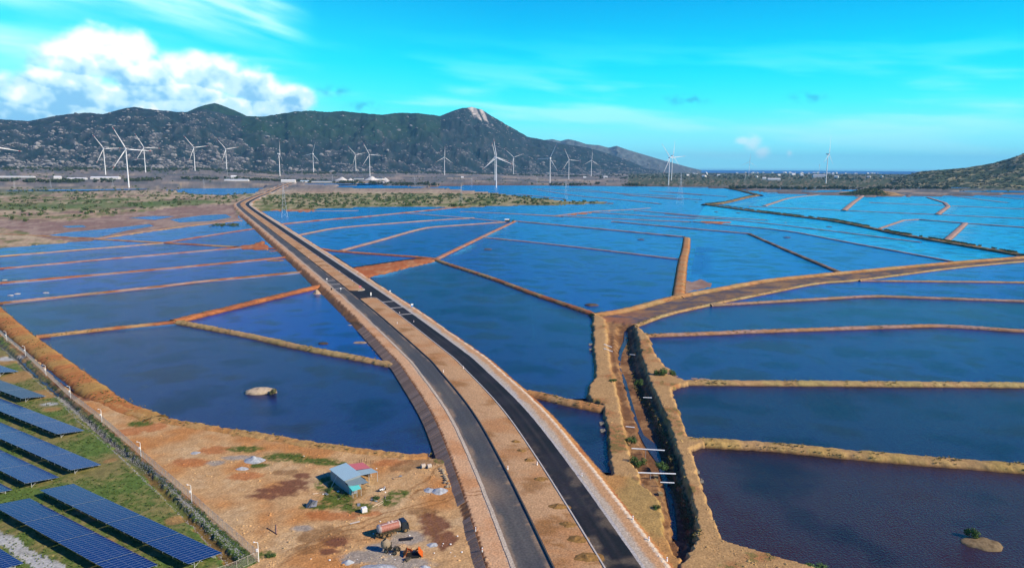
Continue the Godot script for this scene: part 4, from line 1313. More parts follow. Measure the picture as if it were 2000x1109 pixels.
func road() -> void:
	var asphalt := StandardMaterial3D.new()
	asphalt.resource_name = "asphalt"
	asphalt.vertex_color_use_as_albedo = true
	asphalt.albedo_texture = noise_texture(91, 0.04, 0.75, 1.0, false, 4.0, 5)
	asphalt.uv1_triplanar = true
	asphalt.uv1_world_triplanar = true
	asphalt.uv1_scale = Vector3(0.06, 0.06, 0.06)
	asphalt.roughness = 0.85
	asphalt.metallic_specular = 0.3
	gap_far = Vector2(-95.4,-438.3).y
	gap_near = Vector2(-81.7,-414.1).y
	var old := func(p: Vector3, t: float) -> Color:
		var c := Color(0.082, 0.090, 0.096).lerp(Color(0.120, 0.118, 0.11), smoothstep(-0.2, 0.4, mid.get_noise_2d(p.x * 0.7, p.z * 0.7)))
		var track := exp(-pow((t - 0.34) / 0.10, 2.0)) + exp(-pow((t - 0.70) / 0.10, 2.0))
		c = c.lerp(Color(0.055, 0.058, 0.064), track * 0.4)
		var dust := smoothstep(0.75, 1.0, absf(t - 0.5) * 2.0 + 0.5 * mid.get_noise_2d(p.x, p.z))
		dust = maxf(dust, exp(-pow((p.z + 162.0) / 7.0, 2.0)) * smoothstep(0.9, 0.0, t) * 0.9)
		var fan := smoothstep(0.25, 0.5, fine.get_noise_1d(p.z * 1.1)) * smoothstep(0.70, 1.0, t + 0.2 * fine.get_noise_2d(p.x, p.z)) * smoothstep(-200.0, -150.0, p.z)
		return c.lerp(Color(0.42, 0.29, 0.17), clampf(dust * 0.6 + fan * 0.8, 0, 0.85))
	var fresh := func(p: Vector3, t: float) -> Color:
		var c := Color(0.014, 0.016, 0.022).lerp(Color(0.026, 0.027, 0.033), smoothstep(-0.1, 0.4, mid.get_noise_2d(p.x * 0.8, p.z * 0.8)))
		var near := smoothstep(-210.0, -150.0, p.z)
		var wheel := exp(-pow((t - 0.30) / 0.07, 2.0)) + exp(-pow((t - 0.62) / 0.07, 2.0))
		c = c.lerp(Color(0.075, 0.07, 0.066), wheel * (0.25 + 0.35 * mid.get_noise_2d(p.x * 0.5, p.z * 0.5)))
		var dust := smoothstep(0.35, 0.6, mid.get_noise_2d(p.x * 1.6 + 50.0, p.z * 1.6) + 0.35 * absf(t - 0.5) * 2.0) * near
		var fan := smoothstep(0.22, 0.5, fine.get_noise_1d(p.z * 0.9 + 60.0)) * smoothstep(0.32, 0.0, t + 0.2 * fine.get_noise_2d(p.x, p.z)) * near
		return c.lerp(Color(0.36, 0.28, 0.18), clampf(dust * 0.28 + fan * 0.75, 0, 0.8))
	ribbon("road", "older grey asphalt carriageway on the left", "road", -100.0, -2850.0, -12.2, -4.9, ROAD_Y, asphalt, old, 0.12)
	ribbon("road", "fresh black asphalt carriageway on the right", "road", -100.0, -2850.0, 4.9, 12.2, ROAD_Y, asphalt, fresh, 0.1)
	ribbon("road", "black asphalt crossover joining the two carriageways", "road", gap_near + 3.0, gap_far - 3.0, -5.4, 5.4, ROAD_Y + 0.006, asphalt, fresh, 0.0)
	# concrete shoulders
	ribbon("shoulder", "pale edge strip along the grey carriageway", "road shoulder", -100.0, -2850.0, -13.1, -12.0, ROAD_Y - 0.012, soil_material(), func(p: Vector3, _t: float) -> Color: return Color(0.60, 0.52, 0.40) * (1.0 + 0.2 * mid.get_noise_2d(p.x, p.z)), 0.1)
	ribbon("shoulder", "pale grey edge strip along the black carriageway", "road shoulder", -100.0, -2850.0, 12.0, 13.0, ROAD_Y - 0.012, soil_material(), func(p: Vector3, _t: float) -> Color: return Color(0.52, 0.51, 0.48) * (1.0 + 0.15 * mid.get_noise_2d(p.x, p.z)), 0.15)
	# the two lengths of the middle strip, each with its kerb
	median("near sandy middle strip with dirt heaps, ending in a round tip", gap_near, -100.0)
	median("far sandy middle strip beyond the crossover", gap_far, -2850.0)
	# pale bands across the lanes before the crossover
	var band_mat := worn("band_paint", lin(0.50, 0.48, 0.44), 0.7, 0.3)
	for v in [[Vector2(-67.7,-400.0), 1, "farthest"], [Vector2(-59.7,-382.4), 1, "middle"], [Vector2(-51.4,-364.9), 1, "nearest"], [Vector2(-125.3,-482.2), -1, "farthest"], [Vector2(-117.7,-467.2), -1, "middle"], [Vector2(-110.8,-451.1), -1, "nearest"]]:
		var st := begin()
		var lo := 5.1 if v[1] > 0 else -11.9
		var hi := 12.0 if v[1] > 0 else -5.2
		for k in 6:
			var a := lerpf(lo, hi, k / 6.0)
			var b := lerpf(lo, hi, (k + 1) / 6.0)
			var y := ROAD_Y + 0.012
			quad(st, road_p(v[0].y + 0.75, a, y), road_p(v[0].y - 0.75, a, y), road_p(v[0].y - 0.75, b, y), road_p(v[0].y + 0.75, b, y))
		tag(part("road_marking", st, band_mat), "%s of three pale bands across the %s carriageway by the crossover" % [v[2], "black" if v[1] > 0 else "grey"], "road marking", "bands across the %s lane" % ("black" if v[1] > 0 else "grey"), "structure")
	# slabs of the stone facing on the left slope
	var root := thing("slope_facing", "stone slab facing on the left slope of the road embankment", "slope facing")
	var z := -126.0
	var tones := []
	for k in 4:
		tones.append(worn("slab_" + str(k), lin([0.34, 0.39, 0.30, 0.43][k], [0.225, 0.255, 0.20, 0.29][k], [0.15, 0.17, 0.135, 0.20][k]), 0.6, 0.25, 0.9))
	while z > -345.0:
		if z < -158.0 or z > -152.0:
			var st := begin()
			var a0 := road_p(z, -17.9, ROAD_Y - 0.2)
			var a1 := road_p(z - 1.6, -17.9, ROAD_Y - 0.2)
			var b0 := road_p(z + 0.35, -21.2, ROAD_Y - 1.85)
			var b1 := road_p(z - 1.25, -21.2, ROAD_Y - 1.85)
			var up := Vector3(-0.05, 0.10, 0.03) * (1.0 + 0.5 * fine.get_noise_1d(z))
			quad(st, b0 + up, b1 + up, a1 + up, a0 + up)
			quad(st, b0, b0 + up, a0 + up, a0)
			quad(st, a1, a1 + up, b1 + up, b1)
			quad(st, b1, b1 + up, b0 + up, b0)
			quad(st, a0, a0 + up, a1 + up, a1)
			part("slab", st, tones[rng.randi() % 4], root)
		z -= 1.75
	road_furniture()


func median(label: String, tip: float, end: float) -> void:
	var way := signf(end - tip)
	var half := 4.9
	var rows := []
	var t := 0.0
	while true:
		var zz := tip + way * t
		var w := half
		if t < half * 0.6:
			var q := 1.0 - t / (half * 0.6)
			w = half * sqrt(maxf(0.0, 1.0 - q * q))
		rows.append([zz, w])
		if absf(zz - end) < 0.01:
			break
		var step := 0.35 if t < half * 0.6 else clampf(-zz * 0.007, 1.0, 14.0)
		t = minf(t + step, absf(end - tip))
	var pos := PackedVector3Array()
	var col := PackedColorArray()
	var m := 9
	for row in rows:
		for k in m:
			var u := lerpf(-1, 1, k / float(m - 1))
			var p := road_p(row[0], u * (row[1] - 0.1), 0.0)
			var f := fine.get_noise_2d(p.x, p.z)
			p.y = ROAD_Y + 0.20 + _road_lift(row[0]) + 0.10 * (1.0 - u * u) + 0.04 * f
			pos.append(p)
			var n := mid.get_noise_2d(p.x, p.z)
			var c := Color(0.58, 0.37, 0.195).lerp(Color(0.52, 0.28, 0.125), smoothstep(-0.1, 0.45, n + 0.3 * f))
			c = c.lerp(Color(0.30, 0.15, 0.05), smoothstep(0.22, 0.42, mid.get_noise_2d(p.x * 1.2 + 300.0, p.z * 1.2) + 0.3 * f) * 0.7)
			col.append(c * (1.0 + 0.2 * f))
	var index := PackedInt32Array()
	for i in rows.size() - 1:
		for k in m - 1:
			var b := i * m + k
			if way < 0:
				index.append_array([b, b + m, b + m + 1, b, b + m + 1, b + 1])
			else:
				index.append_array([b, b + m + 1, b + m, b, b + 1, b + m + 1])
	var arrays := []
	arrays.resize(Mesh.ARRAY_MAX)
	arrays[Mesh.ARRAY_VERTEX] = pos
	arrays[Mesh.ARRAY_COLOR] = col
	arrays[Mesh.ARRAY_INDEX] = index
	var st := SurfaceTool.new()
	st.create_from_arrays(arrays)
	st.generate_normals()
	var o := put("median_strip", st.commit(), soil_material())
	tag(o, label, "median strip", "", "structure")
	# the kerb along each side, meeting at the tip
	for side in [-1.0, 1.0]:
		var kb := begin()
		for i in rows.size() - 1:
			var a := road_p(rows[i][0], side * rows[i][1], _road_lift(rows[i][0]))
			var b := road_p(rows[i + 1][0], side * rows[i + 1][1], _road_lift(rows[i + 1][0]))
			if a.distance_to(b) < 0.02:
				continue
			var s := (b - a).cross(Vector3.UP).normalized() * 0.16
			var lo := Vector3(0, ROAD_Y - 0.05, 0)
			var hi := Vector3(0, ROAD_Y + 0.36, 0)
			quad(kb, a - s + lo, a - s + hi, b - s + hi, b - s + lo)
			quad(kb, b + s + lo, b + s + hi, a + s + hi, a + s + lo)
			quad(kb, a - s + hi, a + s + hi, b + s + hi, b - s + hi)
		part("kerb", kb, worn("kerb_concrete", lin(0.60, 0.56, 0.50), 0.75, 0.2) if side > 0 else worn("kerb_tarred", lin(0.085, 0.08, 0.075), 0.7, 0.2), o)  # left kerb near black: its shadow line is put into the colour


func road_furniture() -> void:
	# white marker posts
	var white := plain("white_paint", lin(0.78, 0.78, 0.76), 0.6)
	var redm := plain("red_band", lin(0.55, 0.05, 0.04), 0.6)
	var base := thing("marker_post", "", "marker post")
	var st := begin()
	box_at(st, 0, 0.46, 0, 0.22, 1.0, 0.22)
	box_at(st, 0, 0.985, 0, 0.19, 0.05, 0.19)
	part("post", st, white, base)
	st = begin()
	box_at(st, 0, 0.74, 0, 0.23, 0.12, 0.23)
	part("reflector_band", st, redm, base)
	var spots := [
		[Vector2(-7.6,-142.1), "white marker post casting its shadow on the left slope, upper one"], [Vector2(-5.8,-133.9), "white marker post on the left slope, lowest one"],
		[Vector2(27.5,-147.5), "white marker post right of the black lane, farthest of three"], [Vector2(29.4,-138.7), "white marker post right of the black lane, middle of three"], [Vector2(31.7,-131.4), "white marker post right of the black lane, nearest of three"],
		[Vector2(-1.2,-173.8), "white marker post at the left kerb of the near middle strip"], [Vector2(7.3,-174.8), "white marker post at the right kerb beside the large dirt heaps"],
		[Vector2(-26.0,-261.7), "white marker post at the left kerb where the middle strip bends"], [Vector2(-18.1,-264.0), "white marker post at the right kerb where the middle strip bends"],
		[Vector2(-60.4,-370.7), "white marker post right kerb, first past the tip"], [Vector2(-49.8,-349.4), "white marker post right kerb, second past the tip"], [Vector2(-57.3,-344.5), "white marker post left kerb near the tip of the middle strip"],
		[Vector2(-126.6,-515.5), "white marker post on the right kerb of the far middle strip above the red sign"], [Vector2(-107.1,-473.7), "white marker post nearest the red triangle sign"], [Vector2(-175.0,-600.1), "white marker post on the left kerb of the far middle strip"], [Vector2(-166.3,-600.5), "white marker post on the right kerb of the far middle strip, farthest one"],
		[Vector2(18.2,-169.7), "small white marker post beside the black lane above the canal pipes"],
	]
	for k in spots.size():
		var p: Vector2 = spots[k][0]
		var at := at_ground(p)
		at.y = ground_y(p.x, p.y) - 0.08
		var d := road_d(p.x, p.y)
		if absf(d) < 6.0:
			d = clampf(d, -4.4, 4.4)
			at = road_p(p.y, d, ROAD_Y + 0.17)
		if k == 0:
			base.position = at
			base.set_meta("label", spots[0][1])
			base.set_meta("group", "white marker posts along the road")
		else:
			copy_of(base, at, 0.1 * k, spots[k][1], "white marker posts along the road")
	base.set_meta("group", "white marker posts along the road")
	# round signs on poles
	var pole := plain("galvanised", lin(0.55, 0.56, 0.57), 0.5, 0.3)
	for s in [[Vector2(-82.9,-411.9), 3.6, 2, "pole with two round white signs at the round tip of the middle strip"], [Vector2(-127.7,-476.4), 3.0, 1, "white sign on a pole left of the grey lane, before the first pale band"], [Vector2(-109.5,-440.4), 2.6, 1, "white sign on a pole left of the grey lane, by the last pale band"], [Vector2(-70.4,-423.5), 2.2, 1, "small white sign on the right verge opposite the round tip"], [Vector2(-50.8,-378.8), 2.6, 3, "pole with blue and white signs on the right verge"]]:
		var p: Vector2 = s[0]
		var d := clampf(road_d(p.x, p.y), -16.5, 16.5)
		var y := ROAD_Y + 0.2 if absf(d) < 5.0 else ROAD_Y - 0.2
		var o := thing("road_sign", s[3], "road sign", road_p(p.y, d, y), 0.3)
		st = begin()
		tube(st, Vector3.ZERO, Vector3(0, s[1], 0), 0.06, 0.06, 8)
		part("pole", st, pole, o)
		for k in (2 if s[2] != 1 else 1):
			st = begin()
			var y2: float = s[1] - 0.45 - k * 0.95
			if s[2] == 3:
				box_at(st, 0, y2, 0.09, 1.3, 0.8, 0.05)
			else:
				tube(st, Vector3(0, y2, 0.07), Vector3(0, y2, 0.11), 0.46, 0.46, 18)
			part("sign_plate", st, plain("sign_blue", lin(0.06, 0.22, 0.55), 0.5) if s[2] == 3 and k == 1 else white, o)
	var p := Vector2(-95.0,-437.9)
	var o := thing("road_sign", "pole with pink and white warning boards near the far tip of the crossover", "road sign", road_p(p.y, clampf(road_d(p.x, p.y), -4, 4), ROAD_Y + 0.2), 0.3)
	st = begin()
	tube(st, Vector3.ZERO, Vector3(0, 3.2, 0), 0.06, 0.06, 8)
	part("pole", st, pole, o)
	for k in 2:
		st = begin()
		box(st, Transform3D(Basis(Vector3.BACK, 0.7 if k == 0 else -0.7), Vector3(0, 2.6, 0.09 + 0.05 * k)), Vector3(1.9, 0.34, 0.04))
		part("sign_plate", st, plain("sign_pink", lin(0.70, 0.14, 0.18), 0.5), o)
	# dirt heaps on the middle strip
	var heap := [[Vector2(11.0,-152.0), 2.9, "clod heap on the middle strip, fourth from the front"], [Vector2(12.9,-143.8), 2.6, "clod heap on the middle strip, third from the front"], [Vector2(14.3,-137.6), 3.0, "clod heap on the middle strip, second from the front"], [Vector2(15.4,-130.5), 3.6, "biggest clod heap on the middle strip, nearest the bottom edge"], [Vector2(7.7,-166.6), 2.6, "clod heap on the middle strip beside the white marker post"], [Vector2(4.9,-178.1), 2.1, "low clod heap on the middle strip above the marker post"], [Vector2(3.2,-184.6), 2.0, "flat clod heap on the middle strip, seventh from the front"], [Vector2(1.6,-191.2), 2.0, "farthest clod heap of the row on the middle strip"]]
	for s in heap:
		var q: Vector2 = s[0]
		var at := road_p(q.y, clampf(road_d(q.x, q.y), -2.6, 2.6), ROAD_Y + 0.2)
		mound("dirt_heap", s[2], "dirt heap", at, s[1], s[1] * 0.72, 0.55, Color(0.30, 0.175, 0.06), "dirt heaps on the middle strip", 0.5)
	# the dark figure on the left verge
	var q := Vector2(-116.4,-448.4)
	var g := thing("oil_drum", "dark rusty drum standing on the left verge beside the pale bands", "drum", road_p(q.y, -14.6, ROAD_Y - 0.16))
	st = begin()
	tube(st, Vector3.ZERO, Vector3(0, 1.25, 0), 0.42, 0.42, 14)
	part("drum_body", st, worn("rusty_drum", lin(0.075, 0.04, 0.022), 0.6, 0.9, 0.6, 0.2), g)
	st = begin()
	for y in [0.02, 0.42, 0.83, 1.2]:
		tube(st, Vector3(0, y, 0), Vector3(0, y + 0.05, 0), 0.45, 0.45, 14)
	part("hoop", st, plain("drum_hoop", lin(0.10, 0.06, 0.04), 0.6, 0.3), g)


# a heap of loose stuff: rough cone, its foot sunk a little
func mound(called: String, label: String, category: String, at: Vector3, rx: float, rz: float, h: float, c: Color, group := "", rough := 0.3) -> void:
	var pos := PackedVector3Array()
	var col := PackedColorArray()
	var rings := 9
	var seg := 26
	for i in rings + 1:
		var t := i / float(rings)
		for k in seg:
			var a := TAU * k / seg
			var wob := 1.0 + 0.25 * mid.get_noise_2d(at.x * 3 + cos(a) * 14.0, at.z * 3 + sin(a) * 14.0)
			var x := cos(a) * rx * t * wob
			var z := sin(a) * rz * t * wob
			var f := fine.get_noise_2d((at.x + x) * 2.0, (at.z + z) * 2.0)
			var y := h * (pow(1.0 - t, 1.15) + rough * f * (1.0 - t * t)) - 0.12 * t * t
			pos.append(Vector3(x, y, z))
			col.append(c * (1.0 + 0.45 * f))
	var index := PackedInt32Array()
	for i in rings:
		for k in seg:
			var a := i * seg + k
			var b := i * seg + (k + 1) % seg
			index.append_array([a, b, b + seg, a, b + seg, a + seg])
	var arrays := []
	arrays.resize(Mesh.ARRAY_MAX)
	arrays[Mesh.ARRAY_VERTEX] = pos
	arrays[Mesh.ARRAY_COLOR] = col
	arrays[Mesh.ARRAY_INDEX] = index
	var st := SurfaceTool.new()
	st.create_from_arrays(arrays)
	st.generate_normals()
	var o := put(called, st.commit(), soil_material())
	o.position = at
	tag(o, label, category, group)


# ---- the building yard ----
# a frame on the ground: origin, x along the direction given
func frame(origin: Vector3, along: Vector2) -> Transform3D:
	var a := Vector3(along.x, 0, along.y).normalized()
	return Transform3D(Basis(a, Vector3.UP, a.cross(Vector3.UP)), origin)


# a corrugated sheet between four corners: ridges run from a-b to d-c
func corrugated(st: SurfaceTool, a: Vector3, b: Vector3, c: Vector3, d: Vector3, n: int, depth: float) -> void:
	var up := (b - a).cross(d - a).normalized() * depth
	if up.y < 0:
		up = -up
	for k in n:
		var t0 := k / float(n)
		var t1 := (k + 0.5) / float(n)
		var t2 := (k + 1.0) / float(n)
		quad(st, a.lerp(b, t0), d.lerp(c, t0), d.lerp(c, t1) + up, a.lerp(b, t1) + up)
		quad(st, a.lerp(b, t1) + up, d.lerp(c, t1) + up, d.lerp(c, t2), a.lerp(b, t2))


func yard_things() -> void:
	house()
	tanker()
	mixer()
	hopper()
	var grey := Color(0.43, 0.47, 0.50)
	for s in [[Vector2(-69.8,-180.5), 3.4, 2.3, 1.2, "largest pale blue grey gravel heap in the yard"], [Vector2(-71.0,-175.2), 2.0, 1.4, 0.6, "small gravel heap in front of the largest one"], [Vector2(-88.0,-185.5), 1.8, 1.3, 0.5, "low gravel heap near the wire fence"], [Vector2(-17.7,-162.8), 2.4, 2.1, 0.8, "grey sand heap beside the road slope"], [Vector2(-20.2,-163.3), 1.7, 1.9, 0.35, "flattened sand heap left of the grey sand heap by the slope"], [Vector2(-32.8,-131.0), 1.5, 1.1, 0.6, "pale rubble heap at the bottom edge left of the mixer"], [Vector2(-26.2,-129.0), 4.2, 1.6, 0.5, "long pale rubble heap along the bottom edge"], [Vector2(-16.5,-137.8), 1.5, 1.2, 0.4, "light rubble heap right of the orange hopper"], [Vector2(-17.1,-129.4), 1.6, 1.0, 0.5, "rubble heap at the bottom edge below the orange hopper"]]:
		mound("gravel_heap", s[4], "gravel heap", at_ground(s[0], -0.02), s[1], s[2], s[3], grey, "", 0.25)
	# rough stones at the toe of the slope
	var rock := rock_mesh(5, 0.5)
	var stone := worn("yard_stone", lin(0.45, 0.36, 0.24), 0.6, 0.5)
	var at := [Vector2(-18.7,-175.6), Vector2(-17.7,-173.1), Vector2(-17.2,-171.2), Vector2(-16.4,-168.8), Vector2(-15.8,-166.8), Vector2(-15.9,-165.0), Vector2(-16.8,-170.0), Vector2(-18.0,-174.3), Vector2(-15.3,-165.1), Vector2(-16.7,-167.3)]
	for k in at.size():
		var o := put("stone", rock, stone)
		o.position = at_ground(at[k], 0.05)
		o.rotation.y = k * 1.3
		o.scale = Vector3.ONE * (0.45 + 0.06 * (k % 4))
		tag(o, "tan stone, %s in the row at the slope toe" % ["topmost", "third from the top", "fourth from the top", "seventh from the top", "third from the bottom", "bottom one", "middle one", "second from the top", "rightmost near the bottom", "fourth from the bottom"][k], "stone", "stones at the toe of the slope")
	# concrete rings
	for s in [[Vector2(-23.3,-176.2), "concrete pipe ring lying left of its twin at the pond corner"], [Vector2(-21.7,-176.2), "concrete pipe ring lying with its open mouth showing at the pond corner"]]:
		var o := thing("pipe_ring", s[1], "pipe ring", at_ground(s[0], 0.55), 0.5)
		var st := begin()
		for k in 20:
			var a := TAU * k / 20.0
			var b := TAU * (k + 1) / 20.0
			var ca := Vector3(0, cos(a), sin(a))
			var cb := Vector3(0, cos(b), sin(b))
			var e := Vector3(0.55, 0, 0)
			quad(st, ca * 0.6 - e, ca * 0.6 + e, cb * 0.6 + e, cb * 0.6 - e)
			quad(st, cb * 0.48 - e, cb * 0.48 + e, ca * 0.48 + e, ca * 0.48 - e)
			for sgn in [-1.0, 1.0]:
				quad(st, ca * 0.6 + e * sgn, ca * 0.48 + e * sgn, cb * 0.48 + e * sgn, cb * 0.6 + e * sgn)
		part("ring_wall", st, worn("ring_concrete", lin(0.62, 0.54, 0.45), 0.7, 0.5), o)
	# white water tank
	var tank := thing("water_tank", "white plastic cube tank standing in front of the metal shed", "water tank", at_ground(Vector2(-33.9,-151.9), -0.03), 0.5)
	var st := begin()
	box_at(st, 0, 0.62, 0, 1.2, 1.0, 1.1)
	box_at(st, 0, 1.13, 0, 1.1, 0.04, 1.0)
	part("tank_body", st, plain("white_plastic", lin(0.72, 0.73, 0.72), 0.4), tank)
	st = begin()
	box_at(st, 0, 0.07, 0, 1.25, 0.13, 1.15)
	part("pallet", st, worn("pallet_wood", lin(0.30, 0.22, 0.13), 0.6, 1.0), tank)
	st = begin()
	tube(st, Vector3(0, 1.14, 0), Vector3(0, 1.22, 0), 0.2, 0.2, 12)
	part("cap", st, plain("tank_cap", lin(0.5, 0.52, 0.54), 0.5), tank)
	st = begin()
	for k in 4:
		for y in [0.3, 0.6, 0.9]:
			var a := k * PI / 2
			box(st, Transform3D(Basis(Vector3.UP, a), Vector3(sin(a) * 0.6, y, cos(a) * 0.6) if k % 2 == 0 else Vector3(sin(a) * 0.61, y, cos(a) * 0.6)), Vector3(1.22, 0.03, 0.03))
	part("cage", st, plain("cage_steel", lin(0.5, 0.5, 0.5), 0.4, 0.7), tank)
	motorbike()
	# stacked sheets
	var pile := thing("sheet_stack", "leaning stack of grey metal sheets left of the shed", "sheet stack", at_ground(Vector2(-47.1,-154.7), -0.02), 0.4)
	for k in 6:
		st = begin()
		box(st, Transform3D(Basis(Vector3.UP, 0.25 * k) * Basis(Vector3.BACK, 0.95 - 0.12 * k), Vector3(-0.5 + 0.26 * k, 0.75, 0.1 * k)), Vector3(1.9, 0.05, 1.3))
		part("sheet", st, worn("sheet_%d" % (k % 3), lin([0.22, 0.34, 0.44][k % 3], [0.25, 0.37, 0.46][k % 3], [0.28, 0.40, 0.48][k % 3]), 0.7, 0.7, 0.5, 0.3), pile)
	# poles, planks and litter
	for s in [[Vector2(-32.5,-154.4), Vector2(-30.5,-157.5), 0.07, "long thin pole lying right of the white tank", 0.55], [Vector2(-31.3,-154.9), Vector2(-30.3,-156.7), 0.06, "shorter thin pole lying beside the long one", 0.5], [Vector2(-48.3,-160.8), Vector2(-47.1,-161.3), 0.10, "pale pole lying left of the shed", 0.55], [Vector2(-53.7,-144.2), Vector2(-50.7,-141.6), 0.16, "dark beam lying on the sand in the middle of the yard", 0.05], [Vector2(-51.0,-142.0), Vector2(-52.2,-145.6), 0.10, "reddish bar meeting the dark beam", 0.25]]:
		st = begin()
		var a := at_ground(s[0], 0.08)
		var b := at_ground(s[1], 0.08)
		tube(st, a, b, s[2], s[2] * 0.8, 6)
		var v: float = s[4]
		tag(part("pole", st, plain("pole_%d" % int(v * 100), lin(v, v * (0.85 if v > 0.3 else 0.55), v * (0.65 if v > 0.3 else 0.5)), 0.8)), s[3], "pole")
	st = begin()
	for k in 3:
		box(st, Transform3D(Basis(Vector3.UP, 0.5), at_ground(Vector2(-35.0,-146.9), 0.05 + 0.06 * k) + Vector3(0.05 * k, 0, 0.06 * k)), Vector3(2.2, 0.05, 0.5))
	tag(part("plank_stack", st, worn("pale_plank", lin(0.62, 0.56, 0.46), 0.8, 1.0)), "short stack of pale planks left of the tanker truck", "planks")
	var litter := rock_mesh(7, 0.1)
	var white := plain("white_litter", lin(0.70, 0.70, 0.67), 0.7)
	var many := [Vector2(-57.1,-183.4), Vector2(-46.8,-173.3), Vector2(-42.4,-162.2), Vector2(-45.8,-160.8), Vector2(-30.8,-161.8), Vector2(-24.2,-132.9), Vector2(-23.5,-132.0), Vector2(-24.8,-133.9), Vector2(-11.5,-141.4), Vector2(-12.7,-138.0), Vector2(-14.4,-137.4), Vector2(-12.4,-134.8), Vector2(-15.8,-134.6), Vector2(-21.9,-141.5), Vector2(-36.7,-131.7), Vector2(-31.2,-132.1), Vector2(-40.6,-132.0), Vector2(-14.3,-138.2), Vector2(-29.4,-147.6), Vector2(-10.1,-135.0), Vector2(-11.4,-133.4), Vector2(-24.7,-142.7), Vector2(-29.9,-142.3), Vector2(-35.6,-175.7), Vector2(-45.0,-176.5), Vector2(-47.3,-171.1)]
	for k in many.size():
		var o := put("litter", litter, white)
		o.position = at_ground(many[k], 0.06)
		o.rotation.y = k * 2.1
		o.scale = Vector3.ONE * (0.11 + 0.035 * (k % 5)) * (2.0 if k in [0, 2] else 1.0)
		tag(o, "small white scrap lying in the building yard", "litter", "white scraps in the yard")
	# dark tarpaulin on the grey patch
	st = begin()
	box(st, Transform3D(Basis(Vector3.UP, 0.15), at_ground(Vector2(-22.6,-140.0), 0.06)), Vector3(2.6, 0.12, 1.1))
	box(st, Transform3D(Basis(Vector3.UP, 0.05), at_ground(Vector2(-21.7,-140.4), 0.12)), Vector3(1.5, 0.12, 0.7))
	tag(part("tarpaulin", st, worn("black_sheet", lin(0.02, 0.022, 0.028), 0.6, 0.6, 0.5)), "folded black sheet lying on the grey patch beside the tanker truck", "sheet")
	# scrub posts near the pond
	for k in 7:
		st = begin()
		var p := at_ground([Vector2(-40.7,-178.9), Vector2(-40.3,-179.5), Vector2(-39.8,-180.2), Vector2(-39.0,-179.9), Vector2(-37.7,-178.6), Vector2(-37.2,-178.9), Vector2(-38.8,-177.9)][k], -0.1)
		tube(st, p, p + Vector3(0.1 * (k % 3 - 1), 1.2, 0), 0.07, 0.05, 6)
		tag(part("stake", st, worn("stake_wood", lin(0.16, 0.09, 0.05), 0.6, 1.0)), "dark wooden stake, %s of the row between the shed and the pond" % ["leftmost", "second from the left", "third from the left", "fifth from the left", "second from the right", "rightmost", "fourth from the left"][k], "stake", "wooden stakes near the shed")


# loose boards and sheets lying round the shed
func debris() -> void:
	var wood := worn("grey_board", lin(0.36, 0.31, 0.25), 0.6, 1.0)
	var tin := worn("tin_scrap", lin(0.34, 0.38, 0.40), 0.7, 0.8, 0.5, 0.2)
	var spots := [Vector2(-32.0,-158.8), Vector2(-31.1,-158.0), Vector2(-30.3,-159.1), Vector2(-32.7,-157.7), Vector2(-29.5,-157.8), Vector2(-33.2,-156.7), Vector2(-45.0,-160.8), Vector2(-46.1,-161.6), Vector2(-41.3,-158.4), Vector2(-35.9,-155.4), Vector2(-35.6,-165.1), Vector2(-36.5,-167.1), Vector2(-28.5,-171.1), Vector2(-30.2,-169.5), Vector2(-29.3,-170.5)]
	for k in spots.size():
		var st := begin()
		var size := Vector3(0.9 + 0.3 * (k % 4), 0.06, 0.16 if k % 3 else 0.7)
		box(st, Transform3D(Basis(Vector3.UP, k * 0.9) * Basis(Vector3.BACK, 0.12), at_ground(spots[k], 0.10)), size)
		tag(part("scrap", st, tin if k % 3 == 0 else wood), "loose board or tin sheet lying on the ground near the shed", "scrap", "loose boards round the shed")


